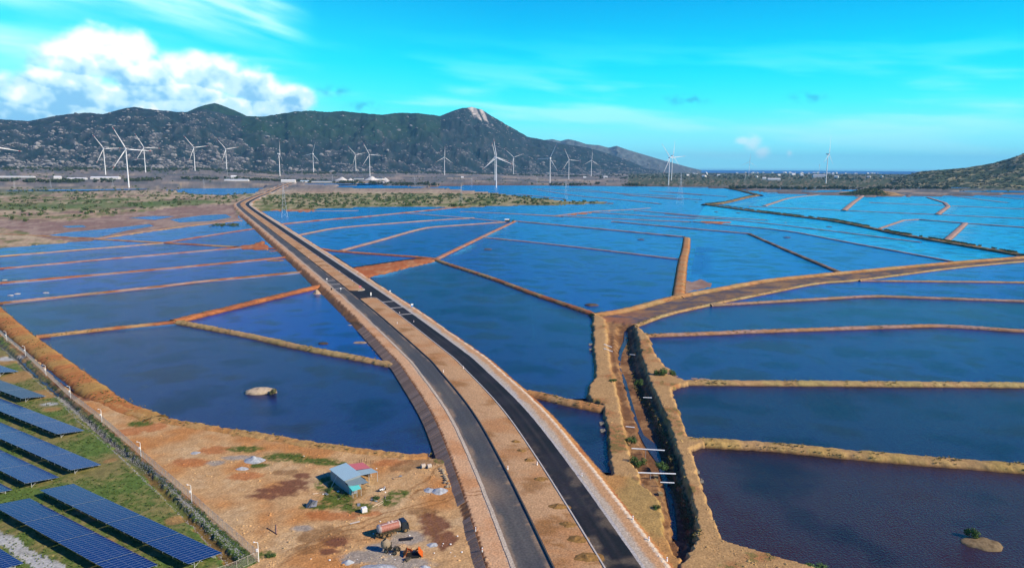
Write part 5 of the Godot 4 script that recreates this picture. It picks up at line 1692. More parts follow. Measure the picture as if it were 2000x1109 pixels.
func house() -> void:
	debris()
	var o3 := at_ground(Vector2(-46.0, -169.0), -0.05)
	var h := thing("metal_shed", "corrugated metal shed with blue roof, red lean-to and turquoise awning", "shed", o3)
	var along := Vector2(0.62, 0.785).normalized()
	h.basis = frame(Vector3.ZERO, along).basis
	# local x along the long wall towards the viewer, z towards the left; so -z is the lean-to side
	var wall := worn("shed_wall", lin(0.34, 0.38, 0.42), 0.75, 0.5, 0.5, 0.2)
	var roof := worn("shed_roof", lin(0.40, 0.60, 0.66), 0.8, 0.4, 0.4, 0.2)
	var dull := worn("shed_roof_dull", lin(0.25, 0.35, 0.37), 0.7, 0.4, 0.5, 0.2)
	var teal := worn("shed_awning", lin(0.10, 0.52, 0.50), 0.85, 0.4, 0.5)
	var redr := worn("shed_lean_to", lin(0.50, 0.14, 0.15), 0.75, 0.4, 0.5)
	var steel := plain("galvanised", lin(0.55, 0.56, 0.57), 0.5, 0.3)
	var L := 8.6
	var W := 4.2
	var H := 2.9
	# walls: ribbed sheets
	var st := begin()
	for k in 22:
		var x0 := L * k / 22.0
		var x1 := L * (k + 0.5) / 22.0
		var x2 := L * (k + 1) / 22.0
		quad(st, Vector3(x0, 0, 0), Vector3(x0, H - 0.1, 0), Vector3(x1, H - 0.1, 0.07), Vector3(x1, 0, 0.07))
		quad(st, Vector3(x1, 0, 0.07), Vector3(x1, H - 0.1, 0.07), Vector3(x2, H - 0.1, 0), Vector3(x2, 0, 0))
		quad(st, Vector3(x2, 0, -W), Vector3(x2, H + 0.3, -W), Vector3(x0, H + 0.3, -W), Vector3(x0, 0, -W))
	quad(st, Vector3(0, 0, -W), Vector3(0, H + 0.3, -W), Vector3(0, H - 0.1, 0), Vector3(0, 0, 0))
	quad(st, Vector3(L, 0, 0), Vector3(L, H - 0.1, 0), Vector3(L, H + 0.3, -W), Vector3(L, 0, -W))
	part("wall", st, wall, h)
	st = begin()
	corrugated(st, Vector3(-0.25, H, 0.3), Vector3(L + 0.15, H, 0.3), Vector3(L + 0.15, H + 0.42, -W - 0.2), Vector3(-0.25, H + 0.42, -W - 0.2), 15, 0.06)
	part("roof", st, roof, h)
	# lower front room
	st = begin()
	quad(st, Vector3(L, 0, -0.02), Vector3(L, 2.2, -0.02), Vector3(L + 2.0, 2.0, -0.02), Vector3(L + 2.0, 0, -0.02))
	quad(st, Vector3(L + 2.4, 0, -0.6), Vector3(L + 2.4, 1.7, -0.6), Vector3(L + 2.4, 1.7, -2.0), Vector3(L + 2.4, 0, -2.0))
	quad(st, Vector3(L + 2.0, 0, -0.02), Vector3(L + 2.0, 1.6, -0.02), Vector3(L + 2.4, 1.6, -0.6), Vector3(L + 2.4, 0, -0.6))
	part("wall", st, wall, h)
	st = begin()
	corrugated(st, Vector3(L, 2.62, 0.05), Vector3(L + 2.4, 2.3, 0.05), Vector3(L + 3.4, 2.35, -W - 0.4), Vector3(L, 2.75, -W), 7, 0.05)
	part("roof", st, dull, h)
	st = begin()
	box(st, Transform3D(Basis(), Vector3(L + 0.9, 2.35, -0.0)), Vector3(1.0, 0.35, 0.06))
	part("window", st, plain("dark_gap", lin(0.01, 0.012, 0.015), 0.7), h)
	st = begin()
	corrugated(st, Vector3(L + 2.0, 2.36, 0.15), Vector3(L + 4.4, 1.85, 0.15), Vector3(L + 4.4, 1.85, -2.2), Vector3(L + 2.0, 2.36, -2.2), 7, 0.05)
	quad(st, Vector3(L + 2.4, 0.3, 0.12), Vector3(L + 2.4, 2.2, 0.12), Vector3(L + 3.6, 1.95, 0.12), Vector3(L + 3.6, 0.3, 0.12))
	part("awning", st, teal, h)
	st = begin()
	for p in [Vector3(L + 4.3, 0, 0.05), Vector3(L + 4.3, 0, -2.1), Vector3(L + 4.3, 0, -1.0)]:
		tube(st, p, p + Vector3(0, 1.86, 0), 0.06, 0.06, 6)
	part("post", st, steel, h)
	# red lean-to and the pale canopy beside it
	st = begin()
	corrugated(st, Vector3(0.4, H + 0.2, -W - 0.15), Vector3(4.9, H + 0.2, -W - 0.15), Vector3(4.9, H - 0.45, -W - 4.6), Vector3(0.4, H - 0.45, -W - 4.6), 10, 0.05)
	part("roof", st, redr, h).set_meta("label", "faded red lean-to roof")
	st = begin()
	corrugated(st, Vector3(4.9, H + 0.06, -W - 0.15), Vector3(8.4, H + 0.06, -W - 0.15), Vector3(8.4, H - 0.35, -W - 4.9), Vector3(4.9, H - 0.5, -W - 4.7), 7, 0.05)
	part("roof", st, worn("canopy_sheet", lin(0.36, 0.52, 0.58), 0.6, 0.5, 0.4), h)
	st = begin()
	quad(st, Vector3(0.5, 0, -W - 4.4), Vector3(0.5, H - 0.5, -W - 4.4), Vector3(4.8, H - 0.5, -W - 4.4), Vector3(4.8, 0, -W - 4.4))
	quad(st, Vector3(0.5, 0, -W - 4.4), Vector3(0.5, H - 0.5, -W - 4.4), Vector3(0.5, H - 0.1, -W), Vector3(0.5, 0, -W))
	part("wall", st, wall, h)
	for p in [Vector3(8.3, 0, -W - 4.7), Vector3(5.0, 0, -W - 4.6), Vector3(8.2, 0, -W - 2.4)]:
		st = begin()
		tube(st, p, p + Vector3(0, H - 0.4, 0), 0.07, 0.07, 6)
		part("post", st, steel, h)
	st = begin()
	box_at(st, 7.0, 0.5, -W - 1.2, 1.8, 0.9, 0.8)
	box_at(st, 5.9, 0.35, -W - 2.0, 0.8, 0.6, 0.8)
	part("clutter", st, plain("dark_clutter", lin(0.05, 0.055, 0.07), 0.7), h)
	st = begin()
	tube(st, Vector3(4.4, 0.0, 1.9), Vector3(4.6, H + 0.3, 0.1), 0.05, 0.05, 6)
	part("prop_pole", st, steel, h)


func wheel(parent: Node3D, at: Vector3, r: float, w: float, rim_c: Material) -> void:
	var st := begin()
	tube(st, at + Vector3(0, 0, -w / 2), at + Vector3(0, 0, w / 2), r, r, 18)
	var t := part("wheel", st, worn("tyre", lin(0.045, 0.038, 0.03), 0.6, 1.0, 0.9), parent)
	st = begin()
	for s in [-1.0, 1.0]:
		tube(st, at + Vector3(0, 0, s * w / 2), at + Vector3(0, 0, s * (w / 2 + 0.02)), r * 0.58, r * 0.5, 14)
	part("rim", st, rim_c, t)


func tanker() -> void:
	var rear := Vector2(-28.6,-140.8)
	var nose := Vector2(-22.8,-144.3)
	var o := thing("tanker_truck", "old water tanker truck with faded pink tank and dark cab", "truck", at_ground(rear.lerp(nose, 0.5), -0.02))
	var along := nose - rear
	o.basis = frame(Vector3.ZERO, along).basis
	var pink := worn("tank_pink", lin(0.50, 0.20, 0.15), 0.6, 0.35, 0.55)
	var dirty := worn("mud_frame", lin(0.16, 0.12, 0.06), 0.6, 0.7)
	var cabm := plain("cab_paint", lin(0.018, 0.022, 0.030), 0.35)
	var rust := worn("muddy_rim", lin(0.30, 0.19, 0.08), 0.7, 0.9)
	# tank: an oval shell from x -3.4 to 1.4
	var st := begin()
	var n := 26
	for k in n:
		var a := TAU * k / n
		var b := TAU * (k + 1) / n
		var pa := Vector3(0, 1.95 + 0.88 * cos(a), 1.08 * sin(a))
		var pb := Vector3(0, 1.95 + 0.88 * cos(b), 1.08 * sin(b))
		st.set_smooth_group(1)
		var xs := [-3.15, 1.35]
		quad(st, pa + Vector3(xs[0], 0, 0), pa + Vector3(xs[1], 0, 0), pb + Vector3(xs[1], 0, 0), pb + Vector3(xs[0], 0, 0))
	st.set_smooth_group(-1)
	part("tank", st, pink, o)
	st = begin()
	for k in n:
		var a := TAU * k / n
		var b := TAU * (k + 1) / n
		for e in [[-3.15, -3.42, 1.0], [1.35, 1.55, 1.0]]:
			var pa := Vector3(e[0], 1.95 + 0.89 * cos(a), 1.09 * sin(a))
			var pb := Vector3(e[0], 1.95 + 0.89 * cos(b), 1.09 * sin(b))
			var qa := Vector3(e[1], 1.95 + 0.70 * cos(a), 0.88 * sin(a))
			var qb := Vector3(e[1], 1.95 + 0.70 * cos(b), 0.88 * sin(b))
			quad(st, pa, qa, qb, pb)
			for t in [qa, Vector3(e[1], 1.95, 0), qb]:
				st.add_vertex(t)
		# pale reinforcing hoops
		var ring_a := Vector3(0, 1.95 + 0.91 * cos(a), 1.11 * sin(a))
		var ring_b := Vector3(0, 1.95 + 0.91 * cos(b), 1.11 * sin(b))
		for x in [-3.15, -2.95, 1.2]:
			quad(st, ring_a + Vector3(x, 0, 0), ring_a + Vector3(x + 0.12, 0, 0), ring_b + Vector3(x + 0.12, 0, 0), ring_b + Vector3(x, 0, 0))
	part("tank_end", st, worn("tank_white", lin(0.62, 0.52, 0.48), 0.6, 0.5, 0.5), o).set_meta("label", "chalky white rear end of the tank")
	st = begin()
	for x in [-0.9, -0.1]:
		tube(st, Vector3(x, 2.8, 0), Vector3(x, 2.98, 0), 0.28, 0.28, 12)
	box_at(st, -0.9, 2.86, 0.45, 3.6, 0.04, 0.3)
	part("hatch", st, plain("hatch_pale", lin(0.55, 0.42, 0.36), 0.6), o)
	# the cradle and side rails
	st = begin()
	box_at(st, -0.3, 0.92, 0.42, 7.2, 0.22, 0.14)
	box_at(st, -0.3, 0.92, -0.42, 7.2, 0.22, 0.14)
	for k in 8:
		box_at(st, -3.0 + 0.6 * k, 1.2, 0, 0.08, 0.42, 2.1)
	for s in [-1.0, 1.0]:
		box_at(st, -0.9, 1.0, s * 1.08, 4.8, 0.08, 0.06)
		box_at(st, -0.9, 1.38, s * 1.08, 4.8, 0.08, 0.06)
		for k in 9:
			box_at(st, -3.2 + 0.57 * k, 1.17, s * 1.09, 0.06, 0.5, 0.05)
	part("chassis", st, dirty, o)
	st = begin()
	tube(st, Vector3(-3.6, 1.0, 0.5), Vector3(-3.9, 0.35, 0.7), 0.06, 0.06, 8)
	tube(st, Vector3(-3.9, 0.35, 0.7), Vector3(-3.9, 0.35, -0.7), 0.06, 0.06, 8)
	tube(st, Vector3(-3.6, 1.0, -0.5), Vector3(-3.9, 0.35, -0.7), 0.06, 0.06, 8)
	box_at(st, -3.55, 0.75, 0, 0.12, 0.25, 2.0)
	part("rear_sprayer", st, dirty, o)
	# cab
	st = begin()
	var prof := [Vector2(1.75, 0.75), Vector2(1.75, 2.45), Vector2(1.95, 2.62), Vector2(2.95, 2.58), Vector2(3.35, 1.75), Vector2(3.42, 0.75)]
	for k in prof.size():
		var a: Vector2 = prof[k]
		var b: Vector2 = prof[(k + 1) % prof.size()]
		quad(st, Vector3(a.x, a.y, -1.08), Vector3(a.x, a.y, 1.08), Vector3(b.x, b.y, 1.08), Vector3(b.x, b.y, -1.08))
	for s in [-1.08, 1.08]:
		for k in range(1, prof.size() - 1):
			for q in [prof[0], prof[k], prof[k + 1]]:
				st.add_vertex(Vector3(q.x, q.y, s))
	part("cab", st, cabm, o)
	var glass := plain("cab_glass", lin(0.02, 0.03, 0.04), 0.08)
	st = begin()
	quad(st, Vector3(3.36, 1.82, -0.95), Vector3(3.0, 2.5, -0.9), Vector3(3.0, 2.5, 0.9), Vector3(3.36, 1.82, 0.95))
	part("windscreen", st, glass, o)
	for s in [-1.0, 1.0]:
		st = begin()
		quad(st, Vector3(2.1, 1.75, s * 1.09), Vector3(2.15, 2.4, s * 1.09), Vector3(2.85, 2.4, s * 1.09), Vector3(3.1, 1.75, s * 1.09))
		part("side_window", st, glass, o)
		st = begin()
		box_at(st, 3.43, 0.95, s * 0.8, 0.05, 0.2, 0.3)
		part("headlight", st, plain("lamp_glass", lin(0.6, 0.6, 0.55), 0.2), o)
		st = begin()
		box_at(st, 3.1, 2.1, s * 1.28, 0.1, 0.4, 0.2)
		part("mirror", st, cabm, o)
	st = begin()
	box_at(st, 3.45, 0.6, 0, 0.16, 0.3, 2.15)
	part("bumper", st, dirty, o)
	for x in [2.6, -1.2, -2.35]:
		for s in [-1.0, 1.0]:
			wheel(o, Vector3(x, 0.5, s * 0.92), 0.52, 0.34, rust)


func mixer() -> void:
	var o := thing("concrete_mixer", "mud caked concrete mixer with open drum mouth in front of the tanker", "concrete mixer", at_ground(Vector2(-24.8,-134.9), -0.02), -0.35)
	var mud := worn("mixer_mud", lin(0.42, 0.33, 0.22), 0.55, 0.6)
	var dark := worn("mixer_dark", lin(0.10, 0.085, 0.06), 0.6, 0.8)
	var axis := Vector3(-0.35, 0.92, 0.1).normalized()
	var side := axis.cross(Vector3.FORWARD).normalized()
	var up := axis.cross(side)
	var st := begin()
	var prof := [[0.35, 0.9], [0.75, 1.05], [1.05, 1.75], [0.85, 2.35], [0.62, 2.75]]
	var c := Vector3(-0.5, 0, 0)
	for i in prof.size() - 1:
		for k in 20:
			var a := TAU * k / 20.0
			var b := TAU * (k + 1) / 20.0
			var ua := side * cos(a) + up * sin(a)
			var ub := side * cos(b) + up * sin(b)
			st.set_smooth_group(1)
			quad(st, c + axis * prof[i][1] + ua * prof[i][0], c + axis * prof[i + 1][1] + ua * prof[i + 1][0], c + axis * prof[i + 1][1] + ub * prof[i + 1][0], c + axis * prof[i][1] + ub * prof[i][0])
			if i == 3:
				# lip and dark inside
				st.set_smooth_group(-1)
				quad(st, c + axis * 2.75 + ua * 0.62, c + axis * 2.78 + ua * 0.55, c + axis * 2.78 + ub * 0.55, c + axis * 2.75 + ub * 0.62)
				quad(st, c + axis * 2.78 + ua * 0.55, c + axis * 1.7 + ua * 0.75, c + axis * 1.7 + ub * 0.75, c + axis * 2.78 + ub * 0.55)
				for t in [c + axis * 1.7, c + axis * 1.7 + ua * 0.75, c + axis * 1.7 + ub * 0.75]:
					st.add_vertex(t)
	part("drum", st, mud, o)
	st = begin()
	box_at(st, 0.3, 0.72, 0.5, 2.6, 0.14, 0.12)
	box_at(st, 0.3, 0.72, -0.5, 2.6, 0.14, 0.12)
	box_at(st, 1.1, 1.05, 0, 0.7, 0.6, 0.8)
	tube(st, Vector3(-0.4, 0.75, 0.95), Vector3(-0.4, 1.7, 0.95), 0.08, 0.08)
	tube(st, Vector3(-0.4, 0.75, -0.95), Vector3(-0.4, 1.7, -0.95), 0.08, 0.08)
	tube(st, Vector3(1.4, 1.3, 0.2), Vector3(1.9, 2.0, 0.3), 0.05, 0.05)
	tube(st, Vector3(1.5, 1.3, -0.2), Vector3(2.1, 1.8, -0.3), 0.05, 0.05)
	part("frame", st, dark, o)
	for p in [Vector3(-0.7, 0.48, 0.8), Vector3(-0.7, 0.48, -0.8), Vector3(1.3, 0.48, 0.8), Vector3(1.3, 0.48, -0.8)]:
		wheel(o, p, 0.48, 0.3, mud)


func hopper() -> void:
	var o := thing("orange_hopper", "open orange loading hopper with dark pit beside the concrete mixer", "hopper", at_ground(Vector2(-20.1,-133.7), 0.0), 0.12)
	var orange := worn("orange_steel", lin(0.72, 0.16, 0.02), 0.75, 0.5, 0.55)
	var st := begin()
	# left and right leaves lean outward; ribs on the outside
	box(st, Transform3D(Basis(Vector3.BACK, 0.95), Vector3(-1.55, 0.62, -0.3)), Vector3(1.5, 0.06, 2.2))
	box(st, Transform3D(Basis(Vector3.UP, -0.5) * Basis(Vector3.RIGHT, -0.9), Vector3(-0.75, 0.6, -1.35)), Vector3(1.3, 0.06, 1.2))
	part("left_leaf", st, orange, o)
	st = begin()
	box(st, Transform3D(Basis(Vector3.BACK, -0.95), Vector3(1.55, 0.62, -0.2)), Vector3(1.5, 0.06, 2.3))
	box(st, Transform3D(Basis(Vector3.UP, 0.7) * Basis(Vector3.RIGHT, -0.9), Vector3(0.95, 0.6, -1.35)), Vector3(1.1, 0.06, 1.2))
	for k in 5:
		box(st, Transform3D(Basis(Vector3.BACK, -0.95), Vector3(1.62, 0.62, -1.2 + 0.5 * k)), Vector3(1.5, 0.12, 0.07))
	part("right_leaf", st, orange, o)
	st = begin()
	box_at(st, 0, 0.12, 0.1, 2.5, 0.2, 2.0)
	part("pit", st, worn("pit_dark", lin(0.02, 0.022, 0.015), 0.5, 0.6), o)
	st = begin()
	tube(st, Vector3(-0.9, 0.3, 1.1), Vector3(-1.9, 0.15, 2.5), 0.16, 0.12)
	tube(st, Vector3(-0.4, 0.3, 1.1), Vector3(-1.2, 0.15, 2.4), 0.12, 0.12)
	box_at(st, -1.1, 0.35, 1.7, 0.9, 0.35, 0.7, 0.6)
	part("drawbar", st, worn("mixer_dark", lin(0.10, 0.085, 0.06), 0.6, 0.8), o)


func motorbike() -> void:
	var o := thing("motorbike", "white and black motor scooter parked beside the shed canopy", "motorbike", at_ground(Vector2(-31.6,-162.6), -0.01), 0.6)
	var black := plain("bike_black", lin(0.02, 0.02, 0.025), 0.4)
	var white := plain("bike_white", lin(0.75, 0.75, 0.75), 0.35)
	for x in [-0.62, 0.62]:
		var st := begin()
		tube(st, Vector3(x, 0.29, -0.06), Vector3(x, 0.29, 0.06), 0.29, 0.29, 16)
		part("wheel", st, black, o)
	var st := begin()
	box(st, Transform3D(Basis(Vector3.BACK, 0.1), Vector3(-0.35, 0.62, 0)), Vector3(0.9, 0.34, 0.34))
	box(st, Transform3D(Basis(Vector3.BACK, 1.15), Vector3(0.48, 0.72, 0)), Vector3(0.75, 0.1, 0.42))
	box_at(st, 0.1, 0.36, 0, 0.6, 0.1, 0.34)
	part("body", st, white, o)
	st = begin()
	box(st, Transform3D(Basis(Vector3.BACK, 0.06), Vector3(-0.32, 0.83, 0)), Vector3(0.85, 0.12, 0.32))
	part("seat", st, black, o)
	st = begin()
	tube(st, Vector3(0.5, 1.08, -0.34), Vector3(0.5, 1.08, 0.34), 0.035, 0.035, 6)
	tube(st, Vector3(0.62, 0.3, 0), Vector3(0.46, 1.08, 0), 0.05, 0.05, 6)
	part("handlebar", st, black, o)


# ---- the solar farm ----
func solar_farm() -> void:
	var glass := StandardMaterial3D.new()
	glass.resource_name = "solar_cells"
	glass.albedo_color = lin(0.005, 0.020, 0.115)
	glass.roughness = 0.12
	glass.metallic_specular = 0.22
	var alu := plain("panel_frame", lin(0.24, 0.30, 0.42), 0.5, 0.0)
	# one module: a frame with the cell glass 4 mm proud, cut in three by two thin bars
	var fr := begin()
	box_at(fr, 0, 0, 0, 1.02, 0.036, 1.89)
	fr.generate_normals()
	var module: ArrayMesh = fr.commit()
	var cg := begin()
	for k in 2:
		box_at(cg, 0, 0.006, -0.4655 + 0.931 * k, 0.965, 0.036, 0.918)
	cg.generate_normals()
	cg.commit(module)
	module.surface_set_material(0, alu)
	module.surface_set_material(1, glass)
	var modules := [module]
	for v in [lin(0.010, 0.036, 0.150), lin(0.040, 0.075, 0.125)]:
		var g: StandardMaterial3D = glass.duplicate()
		g.resource_name = "solar_cells_%d" % modules.size()
		g.albedo_color = v
		g.roughness = 0.12 + 0.12 * modules.size()
		var copy: ArrayMesh = module.duplicate()
		copy.surface_set_material(1, g)
		modules.append(copy)
	var u := Vector2(49.3, 31.0).normalized()
	var v := Vector2(-u.y, u.x)
	var steel := plain("galvanised", lin(0.55, 0.56, 0.57), 0.5, 0.3)
	# far upper corner or near right corner of each table, on the low edge
	var list := [
		[Vector2(-109.0,-164.8), 0, 56, "nearest full solar table in view, running down to the drain"],
		[Vector2(-114.7,-157.0), 0, 50, "solar table along the bottom edge, left of the nearest full one"],
		[Vector2(-108.6,-176.1), 1, 58, "long solar table in the middle of the field, its end nearest the drain"],
		[Vector2(-114.8,-168.4), 1, 40, "solar table below the long middle one, cut by the left edge"],
		[Vector2(-121.7,-161.3), 1, 14, "small visible end of a solar table at the left edge"],
		[Vector2(-127.6,-200.4), 1, 56, "third solar table from the far end of the field"],
		[Vector2(-159.5,-231.7), 1, 40, "second solar table from the far end, with dusty panels"],
		[Vector2(-189.2,-260.9), 1, 24, "farthest solar table, at the left edge near the sandy corner"],
		[Vector2(-97.0,-129.2), 1, 14, "solar table in the bottom left corner beyond the pale track"],
	]
	var which := 0
	for s in list:
		which += 1
		var kind: int = [0, 0, 1, 1, 0, 1, 2, 1, 0][which - 1]
		var c: Vector2 = s[0]
		var n: int = s[2]
		var dir := u if s[1] == 0 else -u
		# the low edge runs from c along dir; the high edge is 7.7 m towards v
		var o := thing("solar_table", s[3], "solar panels", Vector3(c.x, ground_y(c.x, c.y) - 1.0 + 0.95, c.y))
		o.position.y = 1.15
		var a := Vector3(u.x, 0, u.y)
		var slope := (Vector3(v.x, 0, v.y) * cos(0.18) + Vector3(0, sin(0.18), 0)).normalized()
		var normal := slope.cross(a).normalized()
		if normal.y < 0:
			normal = -normal
		var bas := Basis(a, normal, slope)
		var sgn := 1.0 if s[1] == 0 else -1.0
		for k in n:
			var gap := 0.22 * int(k / 14)
			for row in 4:
				var p := a * sgn * (0.55 + 1.04 * k + gap) + slope * (1.0 + 1.93 * row) + Vector3(0, 0.5, 0)
				var m := MeshInstance3D.new()
				m.mesh = modules[kind]
				m.name = "module"
				m.transform = Transform3D(bas, p)
				o.add_child(m, true)
		var length := (0.55 + 1.04 * n + 0.22 * int(n / 14)) * sgn
		var st := begin()
		for row in [0.6, 2.6, 5.1, 7.2]:
			var p0: Vector3 = slope * row + Vector3(0, 0.42, 0)
			tube(st, p0, p0 + a * length, 0.05, 0.05, 4)
		part("purlin", st, steel, o)
		var steps := int(absf(length) / 3.6)
		for k in steps + 1:
			var q := a * length * (0.02 + 0.96 * k / float(maxi(steps, 1)))
			for row in [1.5, 6.2]:
				st = begin()
				var top: Vector3 = q + slope * row + Vector3(0, 0.39, 0)
				tube(st, Vector3(top.x, -0.6, top.z), top, 0.06, 0.06, 6)
				tube(st, Vector3(top.x, 0.2, top.z), q + slope * (row + (1.2 if row < 3 else -1.6)) + Vector3(0, 0.39, 0), 0.04, 0.04, 5)
				part("leg", st, steel, o)
	fence()
	# stones along the drain
	var rock := rock_mesh(9, 0.5)
	var mm := MultiMesh.new()
	mm.transform_format = MultiMesh.TRANSFORM_3D
	mm.use_colors = true
	mm.mesh = rock
	var line := v2s([-156.3,-232.8,-149.2,-226.5,-136.2,-213.5,-123.5,-201.3,-105.7,-184.0,-91.4,-171.4,-78.1,-156.9,-68.8,-146.9,-54.5,-132.4])
	var line2 := v2s([-224.9,-300.9,-204.7,-281.1,-187.9,-263.7,-170.8,-245.8,-156.7,-232.2,-135.6,-209.8,-121.2,-196.1,-108.2,-183.6,-98.5,-173.5,-87.9,-162.7,-78.2,-153.3,-68.6,-143.3,-56.5,-130.5])
	var spots := []
	for l in [[line, 1.1, 3000, 1.0], [line2, 0.3, 900, 1.0]]:
		var p: PackedVector2Array = l[0]
		for i in l[2]:
			var t := rng.randf() * (p.size() - 1)
			var k := int(t)
			var q := p[k].lerp(p[k + 1], t - k) + Vector2(rng.randfn(0, l[1] * 0.5), rng.randfn(0, l[1] * 0.5))
			spots.append(q)
	mm.instance_count = spots.size()
	for i in spots.size():
		var s := rng.randf_range(0.06, 0.15)
		mm.set_instance_transform(i, Transform3D(Basis(Vector3.UP, rng.randf() * TAU).scaled(Vector3(s, s * 0.6, s)), at_ground(spots[i], 0.03)))
		var g := rng.randf_range(0.7, 1.15)
		mm.set_instance_color(i, Color(0.23 * g, 0.24 * g, 0.24 * g))
	var o := MultiMeshInstance3D.new()
	o.multimesh = mm
	o.material_override = tinted("drain_stone", 0.9)
	o.name = numbered("drain_gravel")
	add_child(o)
	tag(o, "grey stones lining both banks of the drain inside the wire fence", "stones", "", "stuff")


func fence() -> void:
	var line := v2s([-303.5,-386.3,-230.4,-312.3,-204.8,-287.1,-177.6,-258.8,-151.7,-232.1,-128.1,-209.7,-102.0,-183.3,-76.3,-157.4,-51.0,-131.5,-55.7,-126.4,-63.7,-120.3])
	var o := thing("wire_fence", "tall wire mesh fence round the solar farm", "fence")
	var steel := plain("fence_steel", lin(0.46, 0.42, 0.38), 0.5, 0.3)
	var wires := begin()
	var rail := begin()
	for i in line.size() - 1:
		var n := int(line[i].distance_to(line[i + 1]) / 2.6) + 1
		for k in n:
			var p := line[i].lerp(line[i + 1], k / float(n))
			var q := line[i].lerp(line[i + 1], (k + 1) / float(n))
			var a := at_ground(p, 0)
			var b := at_ground(q, 0)
			var st := begin()
			tube(st, a - Vector3(0, 0.3, 0), a + Vector3(0, 2.05, 0), 0.045, 0.045, 6)
			part("post", st, steel, o)
			tube(rail, a + Vector3(0, 1.98, 0), b + Vector3(0, 1.98, 0), 0.025, 0.025, 4, false)
			tube(rail, a + Vector3(0, 0.08, 0), b + Vector3(0, 0.08, 0), 0.02, 0.02, 4, false)
			for w in 22:
				var t := (w + 0.5) / 22.0
				tube(wires, a.lerp(b, t) + Vector3(0, 0.05, 0), a.lerp(b, t) + Vector3(0, 2.0, 0), 0.008, 0.008, 3, false)
			for w in 12:
				tube(wires, a + Vector3(0, 0.12 + w * 0.165, 0), b + Vector3(0, 0.12 + w * 0.165, 0), 0.008, 0.008, 3, false)
	part("rail", rail, steel, o)
	var mesh_part := part("wire_mesh", wires, steel, o)
	mesh_part.set_meta("kind", "stuff")
	var white := plain("white_paint", lin(0.78, 0.78, 0.76), 0.6)
	var lamp_spots := [[Vector2(-229.0,-310.4), "white lamp post at the far end of the wire fence"], [Vector2(-202.9,-284.7), "second white lamp post from the far end of the fence"], [Vector2(-176.1,-256.8), "third white lamp post from the far end of the fence"], [Vector2(-150.8,-231.0), "white lamp post by the end of the ditch puddle"], [Vector2(-127.1,-208.4), "white lamp post where the fence passes the tan yard corner"], [Vector2(-101.5,-182.6), "white lamp post beside the gravel heaps"], [Vector2(-75.9,-156.6), "white lamp post above the last stretch of drain"], [Vector2(-50.8,-130.9), "white lamp post at the corner of the fence"]]
	for s in lamp_spots:
		var l := thing("lamp_post", s[1], "lamp post", at_ground(s[0], -0.3), 0.0, "white lamp posts along the wire fence")
		var st := begin()
		tube(st, Vector3.ZERO, Vector3(0, 4.4, 0), 0.08, 0.06, 10)
		part("pole", st, white, l)
		st = begin()
		box_at(st, -0.15, 2.9, 0.12, 0.4, 0.5, 0.3)
		part("control_box", st, white, l)
		st = begin()
		tube(st, Vector3(0, 4.5, 0), Vector3(-0.5, 4.75, 0.3), 0.04, 0.04, 6)
		box_at(st, -0.6, 4.78, 0.36, 0.4, 0.1, 0.25, -0.5)
		part("lamp_head", st, white, l)


